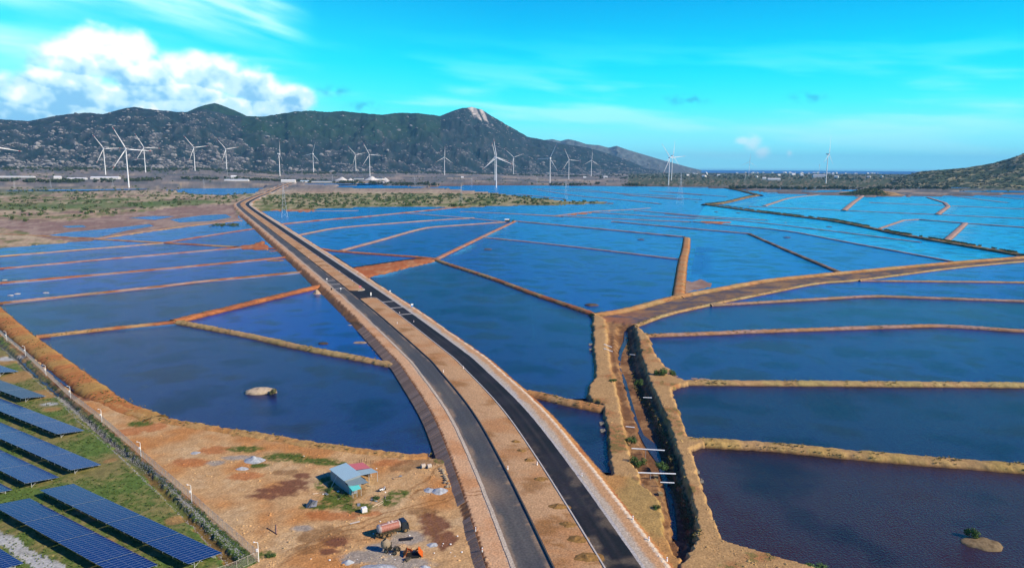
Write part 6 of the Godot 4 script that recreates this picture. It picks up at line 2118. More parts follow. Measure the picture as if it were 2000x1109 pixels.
# ---- pipes and sluices along the canal ----
func canal_things() -> void:
	var white := plain("white_pipe", lin(0.72, 0.74, 0.74), 0.4)
	for s in [[Vector2(35.0,-190.4), Vector2(43.0,-189.4), 0.17, "long white pipe across the canal, upper of two"], [Vector2(32.4,-174.4), Vector2(42.6,-173.9), 0.17, "long white pipe across the canal, lower of two"], [Vector2(38.9,-169.5), Vector2(41.2,-169.3), 0.15, "short white pipe sticking out of the canal wall below the long pipes"], [Vector2(36.2,-208.6), Vector2(37.7,-208.2), 0.15, "short white pipe on the left canal bank above the bush"], [Vector2(42.1,-308.3), Vector2(44.5,-307.4), 0.17, "white pipe on the left canal bank, upper of a pair"], [Vector2(41.1,-300.6), Vector2(43.7,-299.8), 0.17, "white pipe on the left canal bank, lower of a pair"], [Vector2(46.8,-236.9), Vector2(48.6,-236.7), 0.15, "short white pipe on the right canal wall"], [Vector2(51.5,-294.4), Vector2(52.6,-294.0), 0.13, "tiny white pipe on the right canal wall at the top bend"], [Vector2(29.7,-409.3), Vector2(31.1,-407.0), 0.22, "white pipe end on the brown dike, left of a pair"], [Vector2(34.3,-401.6), Vector2(35.6,-400.1), 0.22, "white pipe end on the brown dike, right of a pair"]]:
		var o := thing("water_pipe", s[3], "pipe")
		var st := begin()
		var a := Vector3(s[0].x, 1.0, s[0].y)
		var b := Vector3(s[1].x, 1.0, s[1].y)
		a.y = maxf(ground_y(a.x, a.z), 0.55) + 0.1
		b.y = maxf(ground_y(b.x, b.z), 0.55) + 0.1
		if a.distance_to(b) > 4.0:
			a.y = 1.05
			b.y = 1.0
		var e := (b - a).normalized() * 0.6
		tube(st, a - e, b + e, s[2], s[2], 12)
		part("pipe_tube", st, white, o)
		if a.distance_to(b) > 4.0:
			st = begin()
			var m := a.lerp(b, 0.42)
			tube(st, Vector3(m.x, -3.0, m.z), m, 0.07, 0.07, 6)
			part("support", st, plain("grey_post", lin(0.35, 0.35, 0.34), 0.7), o)
	# stone piers standing in the canal
	for s in [[Vector2(38.3,-175.3), "squat stone pier in the canal under the long white pipe"], [Vector2(37.4,-165.4), "squat stone pier in the canal below the short pipe"]]:
		var p: Vector2 = s[0]
		var st := begin()
		box(st, Transform3D(Basis(Vector3.UP, 0.2), Vector3(p.x, -1.6, p.y)), Vector3(1.0, 2.6, 1.1))
		box(st, Transform3D(Basis(Vector3.UP, 0.2), Vector3(p.x, -0.24, p.y)), Vector3(1.15, 0.14, 1.25))
		tag(part("stone_pier", st, worn("pier_stone", lin(0.36, 0.28, 0.14), 0.6, 0.7)), s[1], "pier")
	# sluice boxes at the pond edges
	for s in [[Vector2(49.3,-176.6), "upper small concrete sluice box at the edge of the brown pond"], [Vector2(48.9,-171.1), "lower small concrete sluice box at the edge of the brown pond"], [Vector2(28.7,-212.1), "upper grey sluice board at the left canal bank"], [Vector2(28.2,-206.0), "lower grey sluice board at the left canal bank"], [Vector2(36.1,-312.7), "upper dark sluice board at the edge of the largest pond"], [Vector2(35.3,-303.5), "lower dark sluice board at the edge of the largest pond"]]:
		var p: Vector2 = s[0]
		var o := thing("sluice_box", s[1], "sluice", Vector3(p.x, 0.02, p.y), 0.1)
		var st := begin()
		for side in [-0.5, 0.5]:
			box_at(st, 0, 0.15, side, 1.5, 1.1, 0.12)
		part("side_wall", st, worn("sluice_concrete", lin(0.40, 0.37, 0.32), 0.6, 0.6), o)
		st = begin()
		box_at(st, 0.3, 0.2, 0, 0.08, 1.0, 0.9)
		part("gate_board", st, worn("sluice_wood", lin(0.22, 0.17, 0.12), 0.6, 0.9), o)
	# the boulder islets
	islet("smooth pale boulder lying in the big pond beside the solar farm", Vector2(-90.0,-242.3), 5.7, 3.4, 1.7, Color(0.60, 0.49, 0.34))
	islet("dark round rock in the three sided pond by the road", Vector2(-86.1,-312.9), 2.6, 2.2, 0.7, Color(0.10, 0.08, 0.055))
	islet("pale sand bar beside the stone faced slope", Vector2(-69.5,-315.1), 4.2, 2.4, 0.45, Color(0.42, 0.31, 0.21))
	islet("small pale islet in the three sided pond", Vector2(-82.7,-351.0), 1.4, 1.0, 0.35, Color(0.45, 0.36, 0.28))
	islet("brown weedy islet below the dike at the roadside", Vector2(-202.7,-597.0), 8.0, 5.0, 0.9, Color(0.32, 0.19, 0.09))
	islet("stony islet in the lower right corner of the brown pond", Vector2(102.2,-141.5), 4.4, 3.2, 0.7, Color(0.27, 0.20, 0.11))
	for s in [[Vector2(-355.6,-486.6), "pale rock with foam at the left edge, beside the third dike"], [Vector2(-309.8,-433.6), "white rocks breaking the water at the left edge"], [Vector2(-294.8,-437.7), "low white rock right of the white rocks at the left edge"], [Vector2(-310.2,-428.2), "smallest white rock at the left edge"]]:
		islet(s[1], s[0], 2.2, 1.5, 0.6, Color(0.58, 0.55, 0.48))
	for s in [[Vector2(-23.9,-689.0), "dark reed tuft with pale foot in the big pond right of the road"], [Vector2(145.3,-792.3), "brown mud clump in the pond with the reed tuft"], [Vector2(323.2,-825.6), "brown clump in the pond below the long grey dike"], [Vector2(443,-984), "dark clump with pale end in the bright pond"], [Vector2(377,-1308), "low green islet below the overgrown dike"], [Vector2(410,-1281), "reddish islet right of the low green islet"], [Vector2(437,-1680), "dark islet in the far salt ponds, left of the overgrown dike"], [Vector2(532,-2725), "dark rock pile among the far ponds"], [Vector2(47.1,-407.3), "brown mud clump beside the brown dike"]]:
		islet(s[1], s[0], 4.5, 3.4, 1.0, Color(0.14, 0.11, 0.075))
	# cone of sand by the dike
	mound("sand_cone", "pale pointed sand heap in the water beside the red dike", "sand heap", Vector3(Vector2(-123.9,-439.3).x, -0.1, Vector2(-123.9,-439.3).y), 2.8, 2.6, 3.2, Color(0.48, 0.36, 0.26))
	# hut at the end of the red dike
	var p := Vector2(-8,-1042)
	var hut := thing("hut", "small dark hut with a pale roof where the dikes meet among the ponds", "hut", Vector3(p.x, 0.7, p.y))
	var st := begin()
	box_at(st, 0, 1.3, 0, 6.0, 2.6, 5.0)
	part("wall", st, worn("hut_wall", lin(0.10, 0.08, 0.07), 0.6, 0.3), hut)
	st = begin()
	quad(st, Vector3(-3.4, 2.5, 3.0), Vector3(-3.4, 3.8, 0), Vector3(3.4, 3.8, 0), Vector3(3.4, 2.5, 3.0))
	quad(st, Vector3(3.4, 2.5, -3.0), Vector3(3.4, 3.8, 0), Vector3(-3.4, 3.8, 0), Vector3(-3.4, 2.5, -3.0))
	part("roof", st, plain("hut_roof", lin(0.66, 0.66, 0.64), 0.6), hut)


func islet(label: String, at: Vector2, rx: float, rz: float, h: float, c: Color) -> void:
	var pos := PackedVector3Array()
	var col := PackedColorArray()
	var rings := 12
	var seg := 30
	for i in rings + 1:
		var t := i / float(rings)
		for k in seg:
			var a := TAU * k / seg
			var wob := 1.0 + 0.28 * mid.get_noise_2d(at.x * 2 + cos(a) * 16.0, at.y * 2 + sin(a) * 16.0)
			var x := cos(a) * rx * t * wob
			var z := sin(a) * rz * t * wob
			var f := fine.get_noise_2d((at.x + x) * 1.2, (at.y + z) * 1.2)
			var g := mid.get_noise_2d((at.x + x) * 6.0, (at.y + z) * 6.0)
			pos.append(Vector3(x, h * (sqrt(maxf(0.0, 1.0 - t * t * 0.98)) * (1.0 + 0.10 * f) + 0.06 * g) - 0.16 - 0.35 * smoothstep(0.85, 1.0, t), z))
			var q := c.lerp(c * 0.5, smoothstep(0.18, 0.4, f + 0.5 * g) * 0.8)
			col.append(q.lerp(Color(0.15, 0.09, 0.055), smoothstep(0.88, 0.98, t) * 0.7))
	var index := PackedInt32Array()
	for i in rings:
		for k in seg:
			var a := i * seg + k
			var b := i * seg + (k + 1) % seg
			index.append_array([a, b + seg, b, a, a + seg, b + seg])
	var arrays := []
	arrays.resize(Mesh.ARRAY_MAX)
	arrays[Mesh.ARRAY_VERTEX] = pos
	arrays[Mesh.ARRAY_COLOR] = col
	arrays[Mesh.ARRAY_INDEX] = index
	var st := SurfaceTool.new()
	st.create_from_arrays(arrays)
	st.generate_normals()
	var o := put("islet", st.commit(), soil_material())
	o.position = Vector3(at.x, 0.0, at.y)
	tag(o, label, "islet")


# ---- far things: turbines, pylons, buildings, salt heaps ----
func far_things() -> void:
	turbines()
	pylons()
	buildings()


func turbine_model() -> Node3D:
	var white := plain("turbine_white", lin(0.74, 0.75, 0.76), 0.5)
	var t := thing("wind_turbine", "", "wind turbine")
	var st := begin()
	var last := Vector2(0, 2.1)
	for k in 10:
		var y := 118.0 * (k + 1) / 10.0
		var r := lerpf(2.1, 1.15, (k + 1) / 10.0)
		tube(st, Vector3(0, last.x - (1.5 if k == 0 else 0.0), 0), Vector3(0, y, 0), last.y, r, 16, k == 9)
		last = Vector2(y, r)
	part("tower", st, white, t)
	st = begin()
	box_at(st, 0, 120, -2.0, 4.4, 4.2, 11.0)
	box_at(st, 0, 122.4, -5.0, 3.0, 0.9, 3.0)
	part("nacelle", st, white, t)
	# the rotor stands before the tower, towards +z
	var rotor := Node3D.new()
	rotor.name = "rotor"
	t.add_child(rotor, true)
	rotor.position = Vector3(0, 120, 5.0)
	st = begin()
	for k in 4:
		var a := PI / 2 * k / 4.0
		var b := PI / 2 * (k + 1) / 4.0
		tube(st, Vector3(0, 0, -1.5 + 3.6 * sin(a)), Vector3(0, 0, -1.5 + 3.6 * sin(b)), 2.2 * cos(a), 2.2 * cos(b), 14, k == 0)
	part("hub", st, white, rotor)
	var red := plain("blade_red", lin(0.62, 0.10, 0.07), 0.5)
	for k in 3:
		st = begin()
		var tip := begin()
		var end := begin()
		var secs := [[1.5, 1.6, 1.4], [6.0, 2.0, 1.4], [14.0, 4.3, 1.0], [30.0, 3.2, 0.6], [50.0, 2.2, 0.38], [60.0, 1.75, 0.3], [65.0, 1.5, 0.26], [71.0, 1.15, 0.2], [76.0, 0.5, 0.1]]
		var a := TAU * k / 3.0
		var out := Vector3(sin(a), cos(a), 0)
		var side := Vector3(cos(a), -sin(a), 0)
		for i in secs.size() - 1:
			var w: SurfaceTool = tip if i == 6 else (end if i == 7 else st)
			var tw0: float = 0.30 * (1.0 - secs[i][0] / 76.0)
			var tw1: float = 0.30 * (1.0 - secs[i + 1][0] / 76.0)
			for e in 8:
				var q := []
				for c in [[i, e, tw0], [i + 1, e, tw1], [i + 1, (e + 1) % 8, tw1], [i, (e + 1) % 8, tw0]]:
					var an: float = TAU * c[1] / 8.0
					var chord: float = cos(an) * secs[c[0]][1] * 0.37 + secs[c[0]][1] * 0.08
					var thick: float = sin(an) * secs[c[0]][2] * 0.62
					var s := side * (chord * cos(c[2]) - thick * sin(c[2])) + Vector3(0, 0, chord * sin(c[2]) + thick * cos(c[2]))
					q.append(out * secs[c[0]][0] + s)
				w.set_smooth_group(1)
				quad(w, q[0], q[1], q[2], q[3])
		part("blade", st, white, rotor)
		part("blade_tip", end, white, rotor)
		part("red_band", tip, red, rotor)
	return t


func turbines() -> void:
	var proto := turbine_model()
	# x, ground, z, tower height; blade turn; heading; label
	var list := [
		[[-1641, 17.5, -2267, 116.4], -20, 10, "wind turbine cut by the left edge, one blade showing"],
		[[-1743, 37.5, -3048, 110.9], -33, 12, "slim wind turbine left of the tall one on the far left"],
		[[-1204, 9.4, -2227, 119.4], -26, 8, "tallest wind turbine, on the left in front of the mountain"],
		[[-1735, 45.0, -3366, 116.3], -28, 10, "wind turbine close right of the tallest one"],
		[[-1648, 51.6, -3697, 119.1], -38, 18, "wind turbine standing alone right of the tallest group"],
		[[-1672, 52.7, -4168, 121.7], -40, 20, "fifth wind turbine from the left, left of the road's far end"],
		[[-1225, 26.0, -3747, 116.7], 4, 78, "edge-on wind turbine above the far end of the road"],
		[[-1290, 36.4, -4616, 121.9], 18, -28, "wind turbine right of the edge-on one"],
		[[-1080, 36.6, -4911, 121.5], -42, 15, "left one of a close pair above the white salt heaps"],
		[[-814, 24.4, -4061, 120.6], -27, 5, "right and taller one of a close pair above the white salt heaps"],
		[[-449, 25.1, -4695, 116.1], 3, 25, "thin wind turbine below the left shoulder of the dome peak"],
		[[-64, 4.2, -2797, 111.4], -9, 10, "large wind turbine standing at the edge of the far water"],
		[[-91, 10.3, -3670, 121.5], -14, 20, "wind turbine hidden just behind the large one at the water's edge"],
		[[7, 19.4, -5466, 134.7], -49, 12, "smaller wind turbine right of the large one at the water's edge"],
		[[178, 4.0, -3386, 118.1], 26, -20, "wind turbine with a blade level to the left, right of the middle"],
		[[346, 6.9, -4385, 119.0], -25, 15, "wind turbine right of the one with the level blade"],
		[[631, 11.9, -5713, 124.8], 3, 20, "last thin wind turbine before the mountain's end"],
		[[687, 4.1, -3129, 119.8], -36, 30, "front one of two overlapping wind turbines at the mountain's foot"],
		[[919, 8.3, -4115, 141.2], 8, 60, "rear one of two overlapping wind turbines at the mountain's foot"],
		[[1963, 18.6, -5919, 114.7], 5, 10, "small wind turbine against the sea horizon"],
		[[3445, 22.5, -8014, 99.9], 0, 82, "very small edge-on wind turbine on the sea horizon"],
		[[1547, 8.3, -3510, 142.5], 3, 74, "edge-on wind turbine on the right, towering over the sea horizon"],
	]
	for k in list.size():
		var s: Array = list[k]
		var t := proto if k == 0 else copy_of(proto, Vector3.ZERO, 0, "", "")
		var n: Array = s[0]
		var sc: float = n[3] / 120.0
		t.scale = Vector3.ONE * sc
		t.position = Vector3(n[0], ground_y(n[0], n[2]), n[2])
		t.scale = Vector3.ONE * ((n[3] + n[1] - t.position.y) / 120.0)
		t.rotation.y = atan2(-n[0], -n[2]) + deg_to_rad(s[2])
		t.get_node("rotor").rotation.z = -deg_to_rad(s[1])
		tag(t, s[3], "wind turbine", "wind turbines on the plain")


func pylon(at: Vector3, h: float, label: String, turn: float) -> void:
	var steel := plain("pylon_steel", lin(0.56, 0.60, 0.64), 0.5, 0.2)
	var o := thing("pylon", label, "pylon", at, turn, "power pylons")
	var w := h * 0.085
	var thick := maxf(0.07, h * 0.0017)
	for c in [[-1, -1], [1, -1], [1, 1], [-1, 1]]:
		var st := begin()
		tube(st, Vector3(c[0] * w, -1, c[1] * w), Vector3(c[0] * w * 0.32, h * 0.62, c[1] * w * 0.32), thick, thick * 0.8, 4)
		tube(st, Vector3(c[0] * w * 0.32, h * 0.62, c[1] * w * 0.32), Vector3(0, h, 0), thick * 0.8, thick * 0.5, 4)
		part("leg", st, steel, o)
	var st := begin()
	var levels := [0.0, 0.16, 0.30, 0.42, 0.53, 0.62, 0.72, 0.82, 0.92]
	for i in levels.size() - 1:
		var ya: float = levels[i] * h
		var yb: float = levels[i + 1] * h
		var wa: float = w * (1.0 - 0.68 * minf(1.0, levels[i] / 0.62)) * (1.0 if levels[i] < 0.62 else (1.0 - levels[i]) / 0.38)
		var wb: float = w * (1.0 - 0.68 * minf(1.0, levels[i + 1] / 0.62)) * (1.0 if levels[i + 1] < 0.62 else (1.0 - levels[i + 1]) / 0.38)
		var cs := [[-1, -1], [1, -1], [1, 1], [-1, 1]]
		for k in 4:
			var c: Array = cs[k]
			var d: Array = cs[(k + 1) % 4]
			tube(st, Vector3(c[0] * wa, ya, c[1] * wa), Vector3(d[0] * wb, yb, d[1] * wb), thick * 0.5, thick * 0.5, 3, false)
			tube(st, Vector3(d[0] * wa, ya, d[1] * wa), Vector3(c[0] * wb, yb, c[1] * wb), thick * 0.5, thick * 0.5, 3, false)
	part("bracing", st, steel, o)
	for y in [0.66, 0.77, 0.88]:
		st = begin()
		var reach: float = h * (0.17 if y < 0.8 else 0.13)
		for s in [-1.0, 1.0]:
			tube(st, Vector3(0, y * h, 0), Vector3(s * reach, y * h, 0), thick * 0.7, thick * 0.5, 4)
			tube(st, Vector3(0, (y + 0.05) * h, 0), Vector3(s * reach, y * h, 0), thick * 0.5, thick * 0.4, 4)
			tube(st, Vector3(s * reach, y * h, 0), Vector3(s * reach, y * h - h * 0.04, 0), thick * 0.6, thick * 0.6, 4)
		part("crossarm", st, steel, o)


func pylons() -> void:
	var l := [
		[[-358,0.0,-1108,53.8], "lattice pylon standing in the water right of the road"], [[-111,0.0,-1532,44.8], "lattice pylon on the scrubby shore in the middle"], [[380,0.0,-1604,70.9], "lattice pylon in the far salt ponds right of the middle"], [[136,0.0,-1807,47.7], "faint lattice pylon in the far salt ponds left of the last"],
		[[985,4.5,-3015,64.2], "lattice pylon right of the overgrown dikes"], [[1706,12.2,-4388,43.5], "lattice pylon left of the white hall on the coastal plain"], [[1862,11.0,-3876,46.7], "left one of two pylons below the sea on the right"], [[1982,12.0,-3996,42.5], "right one of two pylons below the sea on the right"], [[2547,15.8,-4270,51.4], "lattice pylon before the scrubby hill on the right"],
		[[110,4.2,-3186,33.9], "pylon at the far edge of the water"], [[563,4.9,-3467,39.4], "pylon on the far shore right of the level bladed turbine"], [[-170,6.3,-2947,33.5], "pylon left of the large turbine at the water's edge"], [[-384,7.0,-2790,39.7], "pylon right of the white salt heaps"], [[-734,10.7,-2896,37.0], "pylon by the far end of the road"], [[-1158,20.9,-2889,45.0], "pylon beside the fifth turbine on the left"], [[-1022,9.7,-2352,30.1], "pylon by the blue lake on the plain"], [[-1243,9.5,-2206,31.2], "pylon left of the tallest turbine"], [[-1394,10.3,-2142,25.9], "pylon over the left meadow"], [[-1480,11.0,-2108,22.4], "leftmost pylon on the plain"], [[1040,8.9,-4193,50.6], "pylon right of the two overlapping turbines"],
	]
	for k in l.size():
		var n: Array = l[k][0]
		pylon(Vector3(n[0], maxf(ground_y(n[0], n[2]), -0.3), n[2]), n[3] + n[1] - maxf(ground_y(n[0], n[2]), -0.3), l[k][1], 0.4 + 0.2 * (k % 3))


func hall(called: String, label: String, at: Array, w: float, d: float, c: Color, group := "") -> void:
	var h: float = at[3]
	var o := thing(called, label, "building", Vector3(at[0], ground_y(at[0], at[2]) - 0.3, at[2]), atan2(-at[0], -at[2]) * 0.5, group)
	var st := begin()
	box_at(st, 0, h * 0.36, 0, w, h * 0.72, d)
	part("wall", st, plain("hall_wall", lin(0.55, 0.55, 0.54), 0.7), o)
	st = begin()
	var e := 0.6
	var lo := h * 0.70
	quad(st, Vector3(-w / 2 - e, lo, d / 2 + e), Vector3(-w / 2 - e, h, 0), Vector3(w / 2 + e, h, 0), Vector3(w / 2 + e, lo, d / 2 + e))
	quad(st, Vector3(w / 2 + e, lo, -d / 2 - e), Vector3(w / 2 + e, h, 0), Vector3(-w / 2 - e, h, 0), Vector3(-w / 2 - e, lo, -d / 2 - e))
	for s in [-w / 2, w / 2]:
		for q in [Vector3(s, lo, d / 2), Vector3(s, h - 0.1, 0), Vector3(s, lo, -d / 2)]:
			st.add_vertex(q)
	part("roof", st, plain("hall_roof_%d" % int(c.r * 100 + c.b * 10), Color(c.r, c.g, c.b).linear_to_srgb(), 0.5), o)


func buildings() -> void:
	var white := Color(0.74, 0.76, 0.76)
	hall("warehouse", "longest white roofed hall on the plain left of the tallest turbine", [-1546,26.1,-2701,9.5], 95, 40, white)
	hall("warehouse", "white roofed hall left of the longest hall", [-1606,25.2,-2623,7.4], 60, 30, white)
	hall("house", "small bright building at the far left of the plain", [-1681,26.6,-2628,11.1], 22, 18, white)
	hall("warehouse", "long low white roof at the left edge of the plain", [-1862,30.7,-2666,5.6], 120, 30, white)
	hall("house", "white building above the left end of the long shed roof", [-1201,24.0,-3065,13.0], 22, 16, white)
	hall("warehouse", "long pale shed roof beside the far end of the road", [-1101,18.1,-2838,8.0], 90, 30, Color(0.60, 0.66, 0.72))
	hall("warehouse", "bright white hall just beyond the far end of the road", [-918,12.5,-2911,11.3], 55, 30, white)
	hall("warehouse", "pale blue hall right of the road's far end", [-864,12.7,-2965,8.4], 40, 24, Color(0.45, 0.60, 0.68))
	hall("warehouse", "white low hall on the coastal plain right of the small turbine", [1529,10.6,-4164,13.3], 70, 30, white)
	hall("house", "white block on the left end of the low coastal hall", [1548,11.5,-4378,15.5], 22, 18, white)
	hall("warehouse", "grey round backed hall beside the very small turbine", [2193,16.8,-5096,21.6], 85, 50, Color(0.42, 0.44, 0.47))
	hall("house", "white house left of the round backed hall", [2348,19.9,-5777,16.4], 22, 16, white)
	hall("house", "pale hut at the far edge of the water left of the middle", [-284,16.4,-4022,9.9], 14, 12, white)
	hall("house", "white houses right of the thin last turbine", [627,9.2,-4799,13.6], 26, 16, white)
	hall("house", "white house left of the thin last turbine", [485,8.6,-4792,11.9], 20, 16, white)
	# salt heaps
	for s in [[[-771,14.7,-3217,15.9], 34.0, "white salt heap with two humps, leftmost of the salt heaps"], [[-737,14.6,-3233,10.3], 20.0, "small white salt heap beside the two humped one"], [[-662,15.2,-3347,19.0], 34.0, "tallest white salt heap, below the pair of turbines"], [[-605,15.0,-3378,11.9], 20.0, "sloping white salt heap right of the tallest"], [[-536,10.7,-3037,9.7], 38.0, "long flat white salt heap in front of the others"]]:
		var n: Array = s[0]
		mound("salt_heap", s[2], "salt heap", Vector3(n[0], ground_y(n[0], n[2]) - 0.2, n[2]), s[1], s[1] * 0.6, n[3] + 1.0, Color(0.80, 0.78, 0.74), "", 0.04)
	for s in [[[-786,12.4,-2999,7.4], 130.0, "long dark covered salt store left of the flat salt heap"], [[-632,15.1,-3365,13.1], 36.0, "dark covered heap beside the tallest salt heap"], [[-743,16.9,-3432,7.2], 45.0, "dark covered heap between the salt heaps"]]:
		hall("salt_store", s[2], s[0], s[1], 26, Color(0.06, 0.075, 0.10))
	# the coastal town: many small pale houses, each one thing
	var proto: Node3D = null
	for k in 64:
		var az := lerpf(0.31, 0.475, rng.randf())
		var r := rng.randf_range(9300.0, 12000.0)
		if k > 44:
			az = lerpf(0.24, 0.50, rng.randf())
			r = rng.randf_range(5200.0, 8800.0)
		var x := r * sin(az)
		var z := -r * cos(az)
		if proto == null:
			hall("house", "tiny white house of the coastal town below the sea horizon", [x, 0.0, z, 12.0], 20, 16, white, "houses of the coastal town")
			proto = get_child(get_child_count() - 1)
		else:
			var o := copy_of(proto, Vector3(x, ground_y(x, z) - 0.3, z), rng.randf() * TAU, "tiny white house of the coastal town below the sea horizon" if k <= 44 else "small white house scattered on the coastal plain", "houses of the coastal town" if k <= 44 else "houses on the coastal plain")
			o.scale = Vector3.ONE * rng.randf_range(0.7, 1.6)
	# small hill between the ponds
	hill_mound()


func hill_mound() -> void:
	var c := Vector2(1121,-2155)
	var pos := PackedVector3Array()
	var col := PackedColorArray()
	var n := 60
	for i in n + 1:
		for j in n + 1:
			var u := lerpf(-1, 1, i / float(n))
			var v := lerpf(-1, 1, j / float(n))
			var x := c.x + u * 105.0
			var z := c.y - 60.0 + v * 90.0
			var b := big.get_noise_2d(x * 1.5, z * 1.5)
			var m := mid.get_noise_2d(x, z)
			var q := sqrt(u * u + v * v)
			var h := 19.0 * pow(maxf(0.0, cos(minf(1.0, q) * PI / 2)), 1.3) * (1.0 - 0.45 * smoothstep(0.0, -0.9, u)) * (1.0 + 0.5 * b) + 0.8 * m - 1.2
			pos.append(Vector3(x, h, z))
			var t := Color(0.40, 0.27, 0.13).lerp(Color(0.055, 0.065, 0.03), smoothstep(0.10, -0.12, u - 0.12 + 0.5 * m + 0.3 * b))
			col.append(t * (1.0 + 0.3 * m))
	var index := PackedInt32Array()
	for i in n:
		for j in n:
			var a := i * (n + 1) + j
			index.append_array([a, a + n + 2, a + 1, a, a + n + 1, a + n + 2])
	var arrays := []
	arrays.resize(Mesh.ARRAY_MAX)
	arrays[Mesh.ARRAY_VERTEX] = pos
	arrays[Mesh.ARRAY_COLOR] = col
	arrays[Mesh.ARRAY_INDEX] = index
	var st := SurfaceTool.new()
	st.create_from_arrays(arrays)
	st.generate_normals()
	tag(put("hill", st.commit(), soil_material()), "small hill among the ponds, dark scrub on the left and bare sand on the right", "hill", "", "structure")


# ---- plants ----
func leaf_material() -> StandardMaterial3D:
	if not mats.has("leaf"):
		var m := tinted("leaf", 0.7)
		m.backlight_enabled = true
		m.backlight = Color(0.25, 0.3, 0.1)
	return mats["leaf"]


# a crown of many small leaf faces filling a lumpy volume
func crown(seed_: int, leaves: int, size: float, c: Color, flat := 0.8) -> ArrayMesh:
	var r := RandomNumberGenerator.new()
	r.seed = seed_
	var st := SurfaceTool.new()
	st.begin(Mesh.PRIMITIVE_TRIANGLES)
	st.set_smooth_group(-1)
	var lumps := []
	for k in 7:
		lumps.append([Vector3(r.randf_range(-0.62, 0.62), r.randf_range(0.25, 0.85) * flat, r.randf_range(-0.62, 0.62)), r.randf_range(0.25, 0.46), r.randf_range(0.7, 1.3)])
	for k in leaves:
		var l: Array = lumps[r.randi() % 7]
		var d := Vector3(r.randfn(), r.randfn(), r.randfn()).normalized()
		var p: Vector3 = l[0] + d * l[1] * pow(r.randf(), 0.4)
		p.y = maxf(p.y, 0.02)
		var n := (d + Vector3(r.randfn(), r.randfn() + 0.6, r.randfn()) * 0.5).normalized()
		var s := n.cross(Vector3(r.randfn(), r.randfn(), r.randfn())).normalized()
		var t := n.cross(s)
		var a := size * r.randf_range(0.6, 1.3)
		st.set_color(c * (l[2] * r.randf_range(0.65, 1.35)))
		quad(st, p - s * a * 0.5, p + t * a * 0.35, p + s * a * 0.5, p - t * a * 0.35)
	st.generate_normals()
	return st.commit()


func bush(called: String, label: String, at: Vector3, w: float, h: float, seed_: int, c: Color, category := "bush") -> void:
	var o := thing(called, label, category, at, seed_ * 1.7)
	var st := begin()
	for k in 5:
		tube(st, Vector3(0, -0.15, 0), Vector3(sin(k * 1.3) * w * 0.3, h * 0.6, cos(k * 1.3) * w * 0.3), 0.06, 0.025, 5)
	part("stem", st, worn("bark", lin(0.14, 0.10, 0.06), 0.6, 1.0), o)
	var f := put("foliage", crown(seed_, 1300, 0.13, c), leaf_material(), o)
	f.scale = Vector3(w / 2, h, w / 2)


func scatter(called: String, label: String, meshes: Array, spots: Array, lo: float, hi: float) -> void:
	for v in meshes.size():
		var mine := []
		for i in range(v, spots.size(), meshes.size()):
			mine.append(spots[i])
		if mine.is_empty():
			continue
		var mm := MultiMesh.new()
		mm.transform_format = MultiMesh.TRANSFORM_3D
		mm.mesh = meshes[v]
		mm.instance_count = mine.size()
		for i in mine.size():
			var s := rng.randf_range(lo, hi)
			mm.set_instance_transform(i, Transform3D(Basis(Vector3.UP, rng.randf() * TAU).scaled(Vector3(s * rng.randf_range(0.9, 1.5), s, s * rng.randf_range(0.9, 1.5))), mine[i]))
		var o := MultiMeshInstance3D.new()
		o.multimesh = mm
		o.material_override = leaf_material()
		o.name = numbered(called)
		add_child(o)
		tag(o, label, "scrub", "", "stuff")


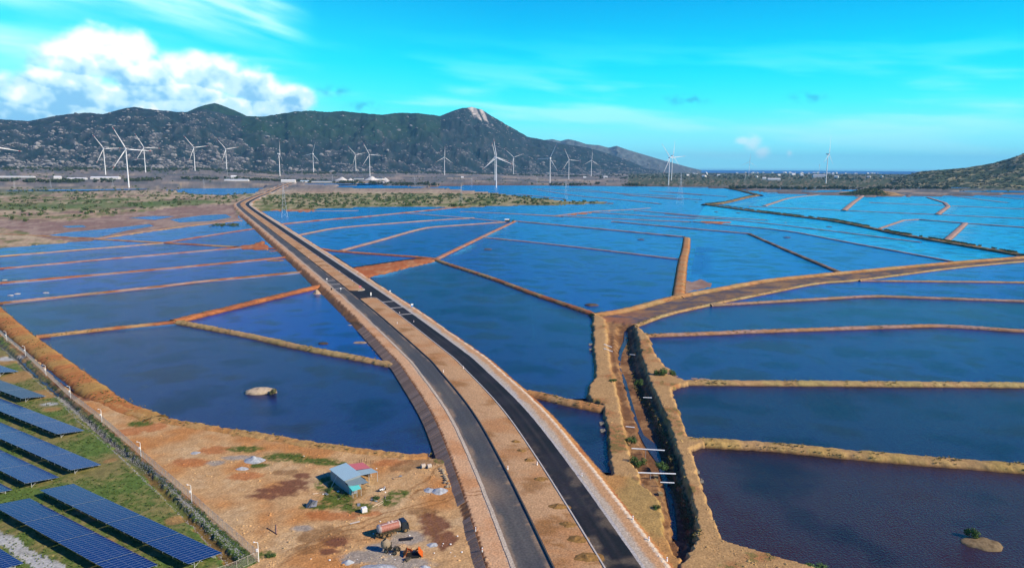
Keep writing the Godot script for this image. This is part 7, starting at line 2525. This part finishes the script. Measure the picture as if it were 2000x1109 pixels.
func plants() -> void:
	var green := Color(0.06, 0.11, 0.028)
	# single bushes near the canal and on the islets
	for s in [[Vector2(58.4,-261.2), 7.0, 3.0, 3, "big dense bush on the mound right of the canal"], [Vector2(62.3,-264.7), 4.6, 2.2, 4, "smaller bush behind the big one on the mound"], [Vector2(35.4,-196.6), 3.8, 2.3, 5, "bush on the left canal bank above the long pipes"], [Vector2(34.3,-181.3), 4.6, 2.8, 6, "larger bush between the two long white pipes"], [Vector2(40.6,-179.2), 4.6, 2.2, 7, "dim bush on the shaded right canal wall"], [Vector2(47.7,-253.8), 4.6, 2.0, 8, "bush at the brink of the right canal wall"], [Vector2(37.9,-253.7), 3.4, 1.3, 9, "low bush on the left canal bank at the bend"], [Vector2(34.4,-154.8), 2.2, 1.0, 10, "small bush at the foot of the roadside slope"], [Vector2(62.5,-130.4), 6.0, 1.2, 12, "low bush at the bottom edge on the pond bank"], [Vector2(101.4,-144.0), 3.6, 2.4, 13, "bush on the stony islet in the lower right corner"], [Vector2(-84.6,-240.1), 3.0, 2.6, 14, "thorny bush at the right end of the pale boulder"], [Vector2(-49.1,-132.8), 2.4, 0.9, 15, "low bush outside the corner of the wire fence"], [Vector2(-32.3,-158.3), 2.6, 0.8, 16, "weeds at the front of the shed"], [Vector2(-40.9,-160.0), 2.8, 0.7, 17, "dark weeds along the shed's long wall"], [Vector2(-44.7,-162.7), 2.6, 0.7, 18, "dark weeds left of the shed"], [Vector2(-6,-1051), 6.0, 4.5, 19, "tree leaning over the small dark hut"], [Vector2(1,-1042), 5.0, 3.4, 20, "smaller tree right of the small dark hut"]]:
		var p: Vector2 = s[0]
		bush("bush", s[4], Vector3(p.x, maxf(ground_y(p.x, p.y), 0.1) - 0.05, p.y), s[1], s[2], s[3], green if s[3] != 14 else Color(0.13, 0.13, 0.06))
	# low tufts on the field and banks
	var small := []
	for k in 3:
		small.append(crown(40 + k, 70, 0.42, [green, Color(0.075, 0.10, 0.03), Color(0.10, 0.11, 0.045)][k], 0.9))
	# bushes one can count on the plain
	var singles := []
	for k in 260:
		var az := 0.0
		var r := 0.0
		if k < 170:
			az = lerpf(-0.34, 0.115, rng.randf())
			r = rng.randf_range(1380.0, 1950.0)
			if az > 0.0 and r > 1620.0:
				r = rng.randf_range(1440.0, 1600.0)
		else:
			az = lerpf(-0.63, -0.40, rng.randf())
			r = rng.randf_range(1050.0, 1900.0)
		var x := r * sin(az)
		var z := -r * cos(az)
		var y := ground_y(x, z)
		if y < 0.35 or absf(road_d(x, z)) < 24.0 or (k >= 170 and mid.get_noise_2d(x * 0.3, z * 0.3) < -0.02):
			continue
		singles.append(Vector3(x, y - 0.1, z))
	for k in singles.size():
		var o := put("bush", small[k % 3], leaf_material())
		o.position = singles[k]
		o.rotation.y = k * 1.1
		var s := rng.randf_range(2.6, 5.2)
		o.scale = Vector3(s * 1.2, s * 0.95, s * 1.2)
		var left: bool = singles[k].x / -singles[k].z < -0.38
		tag(o, "round bush on the meadow left of the road" if left else "round green bush on the scrubby plain right of the road's far end", "bush", "bushes on the left meadow" if left else "bushes on the scrubby plain")
	# the rest of the scrub, which no one could count
	var spots := []
	for k in 5200:
		var az := 0.0
		var r := 0.0
		match k % 4:
			0:
				az = lerpf(-0.34, 0.12, rng.randf())
				r = sqrt(rng.randf_range(1400.0 * 1400.0, 2100.0 * 2100.0))
			1:
				az = lerpf(-0.72, -0.36, rng.randf())
				r = sqrt(rng.randf_range(1200.0 * 1200.0, 2600.0 * 2600.0))
			2:
				az = lerpf(0.2, 0.72, rng.randf())
				r = sqrt(rng.randf_range(2900.0 * 2900.0, 5200.0 * 5200.0))
			3:
				az = lerpf(-0.66, 0.30, rng.randf())
				r = sqrt(rng.randf_range(2900.0 * 2900.0, 4300.0 * 4300.0))
		var x := r * sin(az)
		var z := -r * cos(az)
		var y := ground_y(x, z)
		var n := big.get_noise_2d(x * 1.4, z * 1.4) + 0.5 * mid.get_noise_2d(x * 0.4, z * 0.4)
		if y < 0.3 or absf(road_d(x, z)) < 24.0 or n < (-0.1 if k % 4 == 0 else 0.05):
			continue
		spots.append(Vector3(x, y - 0.1, z))
	scatter("scrub", "mass of low scrub spread over the plains", small, spots, 2.2, 5.6)
	# the dark tree belts at the mountain's foot and across the plain
	var belt := []
	for k in 3800:
		var az := lerpf(-0.70, 0.55, rng.randf())
		var foot := lerpf(4150.0, 5600.0, smoothstep(-0.5, 0.1, az)) if az < 0.12 else rng.randf_range(4600.0, 7600.0)
		var r := foot + rng.randfn(0, 130.0)
		if k % 3 == 0:
			r = 3050.0 + 160.0 * sin(az * 14.0) + rng.randfn(0, 40.0)
		var x := r * sin(az)
		var z := -r * cos(az)
		var y := ground_y(x, z)
		if y < 0.3 or mid.get_noise_2d(x * 0.12, z * 0.12) < -0.12:
			continue
		belt.append(Vector3(x, y - 0.2, z))
	scatter("tree_belt", "dark belts of trees at the mountain's foot and across the far plain", [crown(60, 60, 0.5, Color(0.04, 0.055, 0.025), 1.0), crown(61, 60, 0.5, Color(0.05, 0.065, 0.03), 1.0)], belt, 5.0, 11.0)
	# growth along the overgrown dikes
	var hedge := []
	for l in [[v2s([433,-1589,456,-1353,476,-1223,501,-1100,492,-967,481,-883,481,-778,482.3,-662.5]), 1500, 2.4], [v2s([427,-1566,487,-1641,676,-2027,745,-2130]), 420, 5.0], [v2s([904,-3085,852,-2686,738,-2109]), 420, 7.0]]:
		var p: PackedVector2Array = l[0]
		for i in l[1]:
			var t := rng.randf() * (p.size() - 1)
			var k := int(t)
			var q := p[k].lerp(p[k + 1], t - k)
			q += (Vector2(0.3, -1.0) * rng.randf_range(0.0, l[2])) + Vector2(rng.randfn(0, 0.6), 0)
			if mid.get_noise_2d(q.x * 0.6, q.y * 0.6) > -0.22:
				hedge.append(Vector3(q.x, 1.7, q.y))
	scatter("dike_scrub", "dark scrub growing along the overgrown dikes on the right", small, hedge, 0.8, 2.2)
	# weeds in the weedy pond and on the hill
	var weeds := []
	for k in 60:
		var t := rng.randf()
		var q := (Vector2(-401,-954)).lerp(Vector2(-367,-948), t) + Vector2(rng.randfn(0, 6.0), rng.randfn(0, 9.0))
		weeds.append(Vector3(q.x, 0.0, q.y))
	scatter("pond_weed", "patchy weeds standing in the pond beside the road", small, weeds, 0.9, 2.4)
	var hillside := []
	for k in 420:
		var u := rng.randf_range(-1.0, 0.15)
		var q := Vector2(1121,-2155) + Vector2(u * 95.0, -60.0 + rng.randf_range(-0.9, 0.9) * 80.0 * sqrt(1.0 - u * u))
		var e := sqrt(pow((q.x - Vector2(1121,-2155).x) / 105.0, 2.0) + pow((q.y - Vector2(1121,-2155).y + 60.0) / 90.0, 2.0))
		hillside.append(Vector3(q.x, 19.0 * pow(maxf(0.0, cos(minf(1.0, e) * PI / 2)), 1.3) * (1.0 - 0.45 * smoothstep(0.0, -0.9, u)) - 1.5, q.y))
	scatter("hill_scrub", "dark scrub covering the left half of the small hill", small, hillside, 2.5, 5.0)
	# grass tufts in the yard and on the field
	var tufts := []
	var blade := begin()
	for k in 9:
		var a := k * 0.7
		var d := Vector3(cos(a), 0, sin(a))
		var w := Vector3(-sin(a), 0, cos(a)) * 0.05
		blade.set_color(Color(0.09, 0.13, 0.03) * (0.7 + 0.08 * k))
		for t in [-w, d * 0.16 + Vector3(0, 0.3, 0), w]:
			blade.add_vertex(t)
	blade.generate_normals()
	var tuft := blade.commit()
	var drain := PackedVector2Array()
	for l in lands:
		if l[0] == 8:
			drain = l[2]
	for k in 26000:
		var x := rng.randf_range(-190.0, -20.0)
		var z := rng.randf_range(-300.0, -118.0)
		var c := cell_of(x, z)
		var g := land_c[int(c.y + 0.5) * n_col + int(c.x + 0.5)]
		if g.g > g.r * 0.98 and ground_y(x, z) > 0.4 and not Geometry2D.is_point_in_polygon(Vector2(x, z), drain):
			tufts.append(Vector3(x, ground_y(x, z), z))
	scatter("grass", "short grass tufts on the solar field and the yard", [tuft], tufts, 0.6, 1.5)
	# dry grass on the nearer dikes and along the brink of the canal
	var dry := begin()
	for k in 9:
		var q := k * 0.7
		var e := Vector3(cos(q), 0, sin(q))
		var w := Vector3(-sin(q), 0, cos(q)) * 0.06
		dry.set_color(Color(0.30, 0.22, 0.085).lerp(Color(0.13, 0.14, 0.04), (k % 3) * 0.45) * (0.6 + 0.07 * k))
		for t in [-w, e * 0.22 + Vector3(0, 0.32, 0), w]:
			dry.add_vertex(t)
	dry.generate_normals()
	var spots2 := []
	for n in near_lines:
		var p: PackedVector2Array = n[0]
		for i in p.size():
			if p[i].length() > 620.0:
				continue
			for t in 5:
				var q: Vector2 = p[i] + Vector2(rng.randf_range(-0.5, 0.5), rng.randf_range(-0.5, 0.5)) * (n[1] + 1.5 * n[2])
				if mid.get_noise_2d(q.x * 1.5, q.y * 1.5) + 0.5 * fine.get_noise_2d(q.x, q.y) > 0.05:
					spots2.append(Vector3(q.x, n[2] * (0.95 if q.distance_to(p[i]) < n[1] * 0.5 else 0.55), q.y))
	var brink := v2s([57.4,-337.4,48.6,-261.4,48.4,-239.6,47.7,-214.4,46.4,-197.2,43.8,-176.2,43.0,-164.1,41.9,-151.3,40.1,-141.1])
	for k in 1500:
		var t := rng.randf() * (brink.size() - 1)
		var i := int(t)
		var q := brink[i].lerp(brink[i + 1], t - i) + Vector2(rng.randfn(-0.5, 0.7), rng.randfn(0, 0.4))
		spots2.append(Vector3(q.x, ground_y(q.x, q.y), q.y))
	scatter("dry_grass", "dry grass tufts on the nearer dikes and the canal brink", [dry.commit()], spots2, 0.7, 1.9)
	clods()


# lumps of earth and dry tufts along the nearer banks and verges
func clods() -> void:
	var rock := rock_mesh(15, 0.3)
	var mm := MultiMesh.new()
	mm.transform_format = MultiMesh.TRANSFORM_3D
	mm.use_colors = true
	mm.mesh = rock
	var spots := []
	for k in 36000:
		var az := rng.randf_range(-0.66, 0.66)
		var r := 1.0 / rng.randf_range(1.0 / 480.0, 1.0 / 128.0)
		var x := r * sin(az)
		var z := -r * cos(az)
		var y := ground_y(x, z)
		var d := absf(road_d(x, z))
		if y < 0.12 or d < 17.0:
			continue
		var c := cell_of(x, z)
		var g := land_c[int(c.y + 0.5) * n_col + int(c.x + 0.5)]
		if g.g > g.r * 0.95 or mid.get_noise_2d(x * 0.7, z * 0.7) + 0.6 * fine.get_noise_2d(x, z) < 0.12:
			continue
		spots.append([Vector3(x, y + 0.02, z), g])
	mm.instance_count = spots.size()
	for i in spots.size():
		var s := rng.randf_range(0.05, 0.14) * (1.0 + 1.5 * pow(rng.randf(), 8.0))
		mm.set_instance_transform(i, Transform3D(Basis(Vector3.UP, rng.randf() * TAU).scaled(Vector3(s * 1.3, s, s)), spots[i][0]))
		var g: Color = spots[i][1]
		mm.set_instance_color(i, g * rng.randf_range(0.6, 0.95))
	var o := MultiMeshInstance3D.new()
	o.multimesh = mm
	o.material_override = tinted("clod", 0.95)
	o.name = numbered("earth_clods")
	add_child(o)
	tag(o, "loose earth clods and stones strewn over the yard and the banks", "clods", "", "stuff")
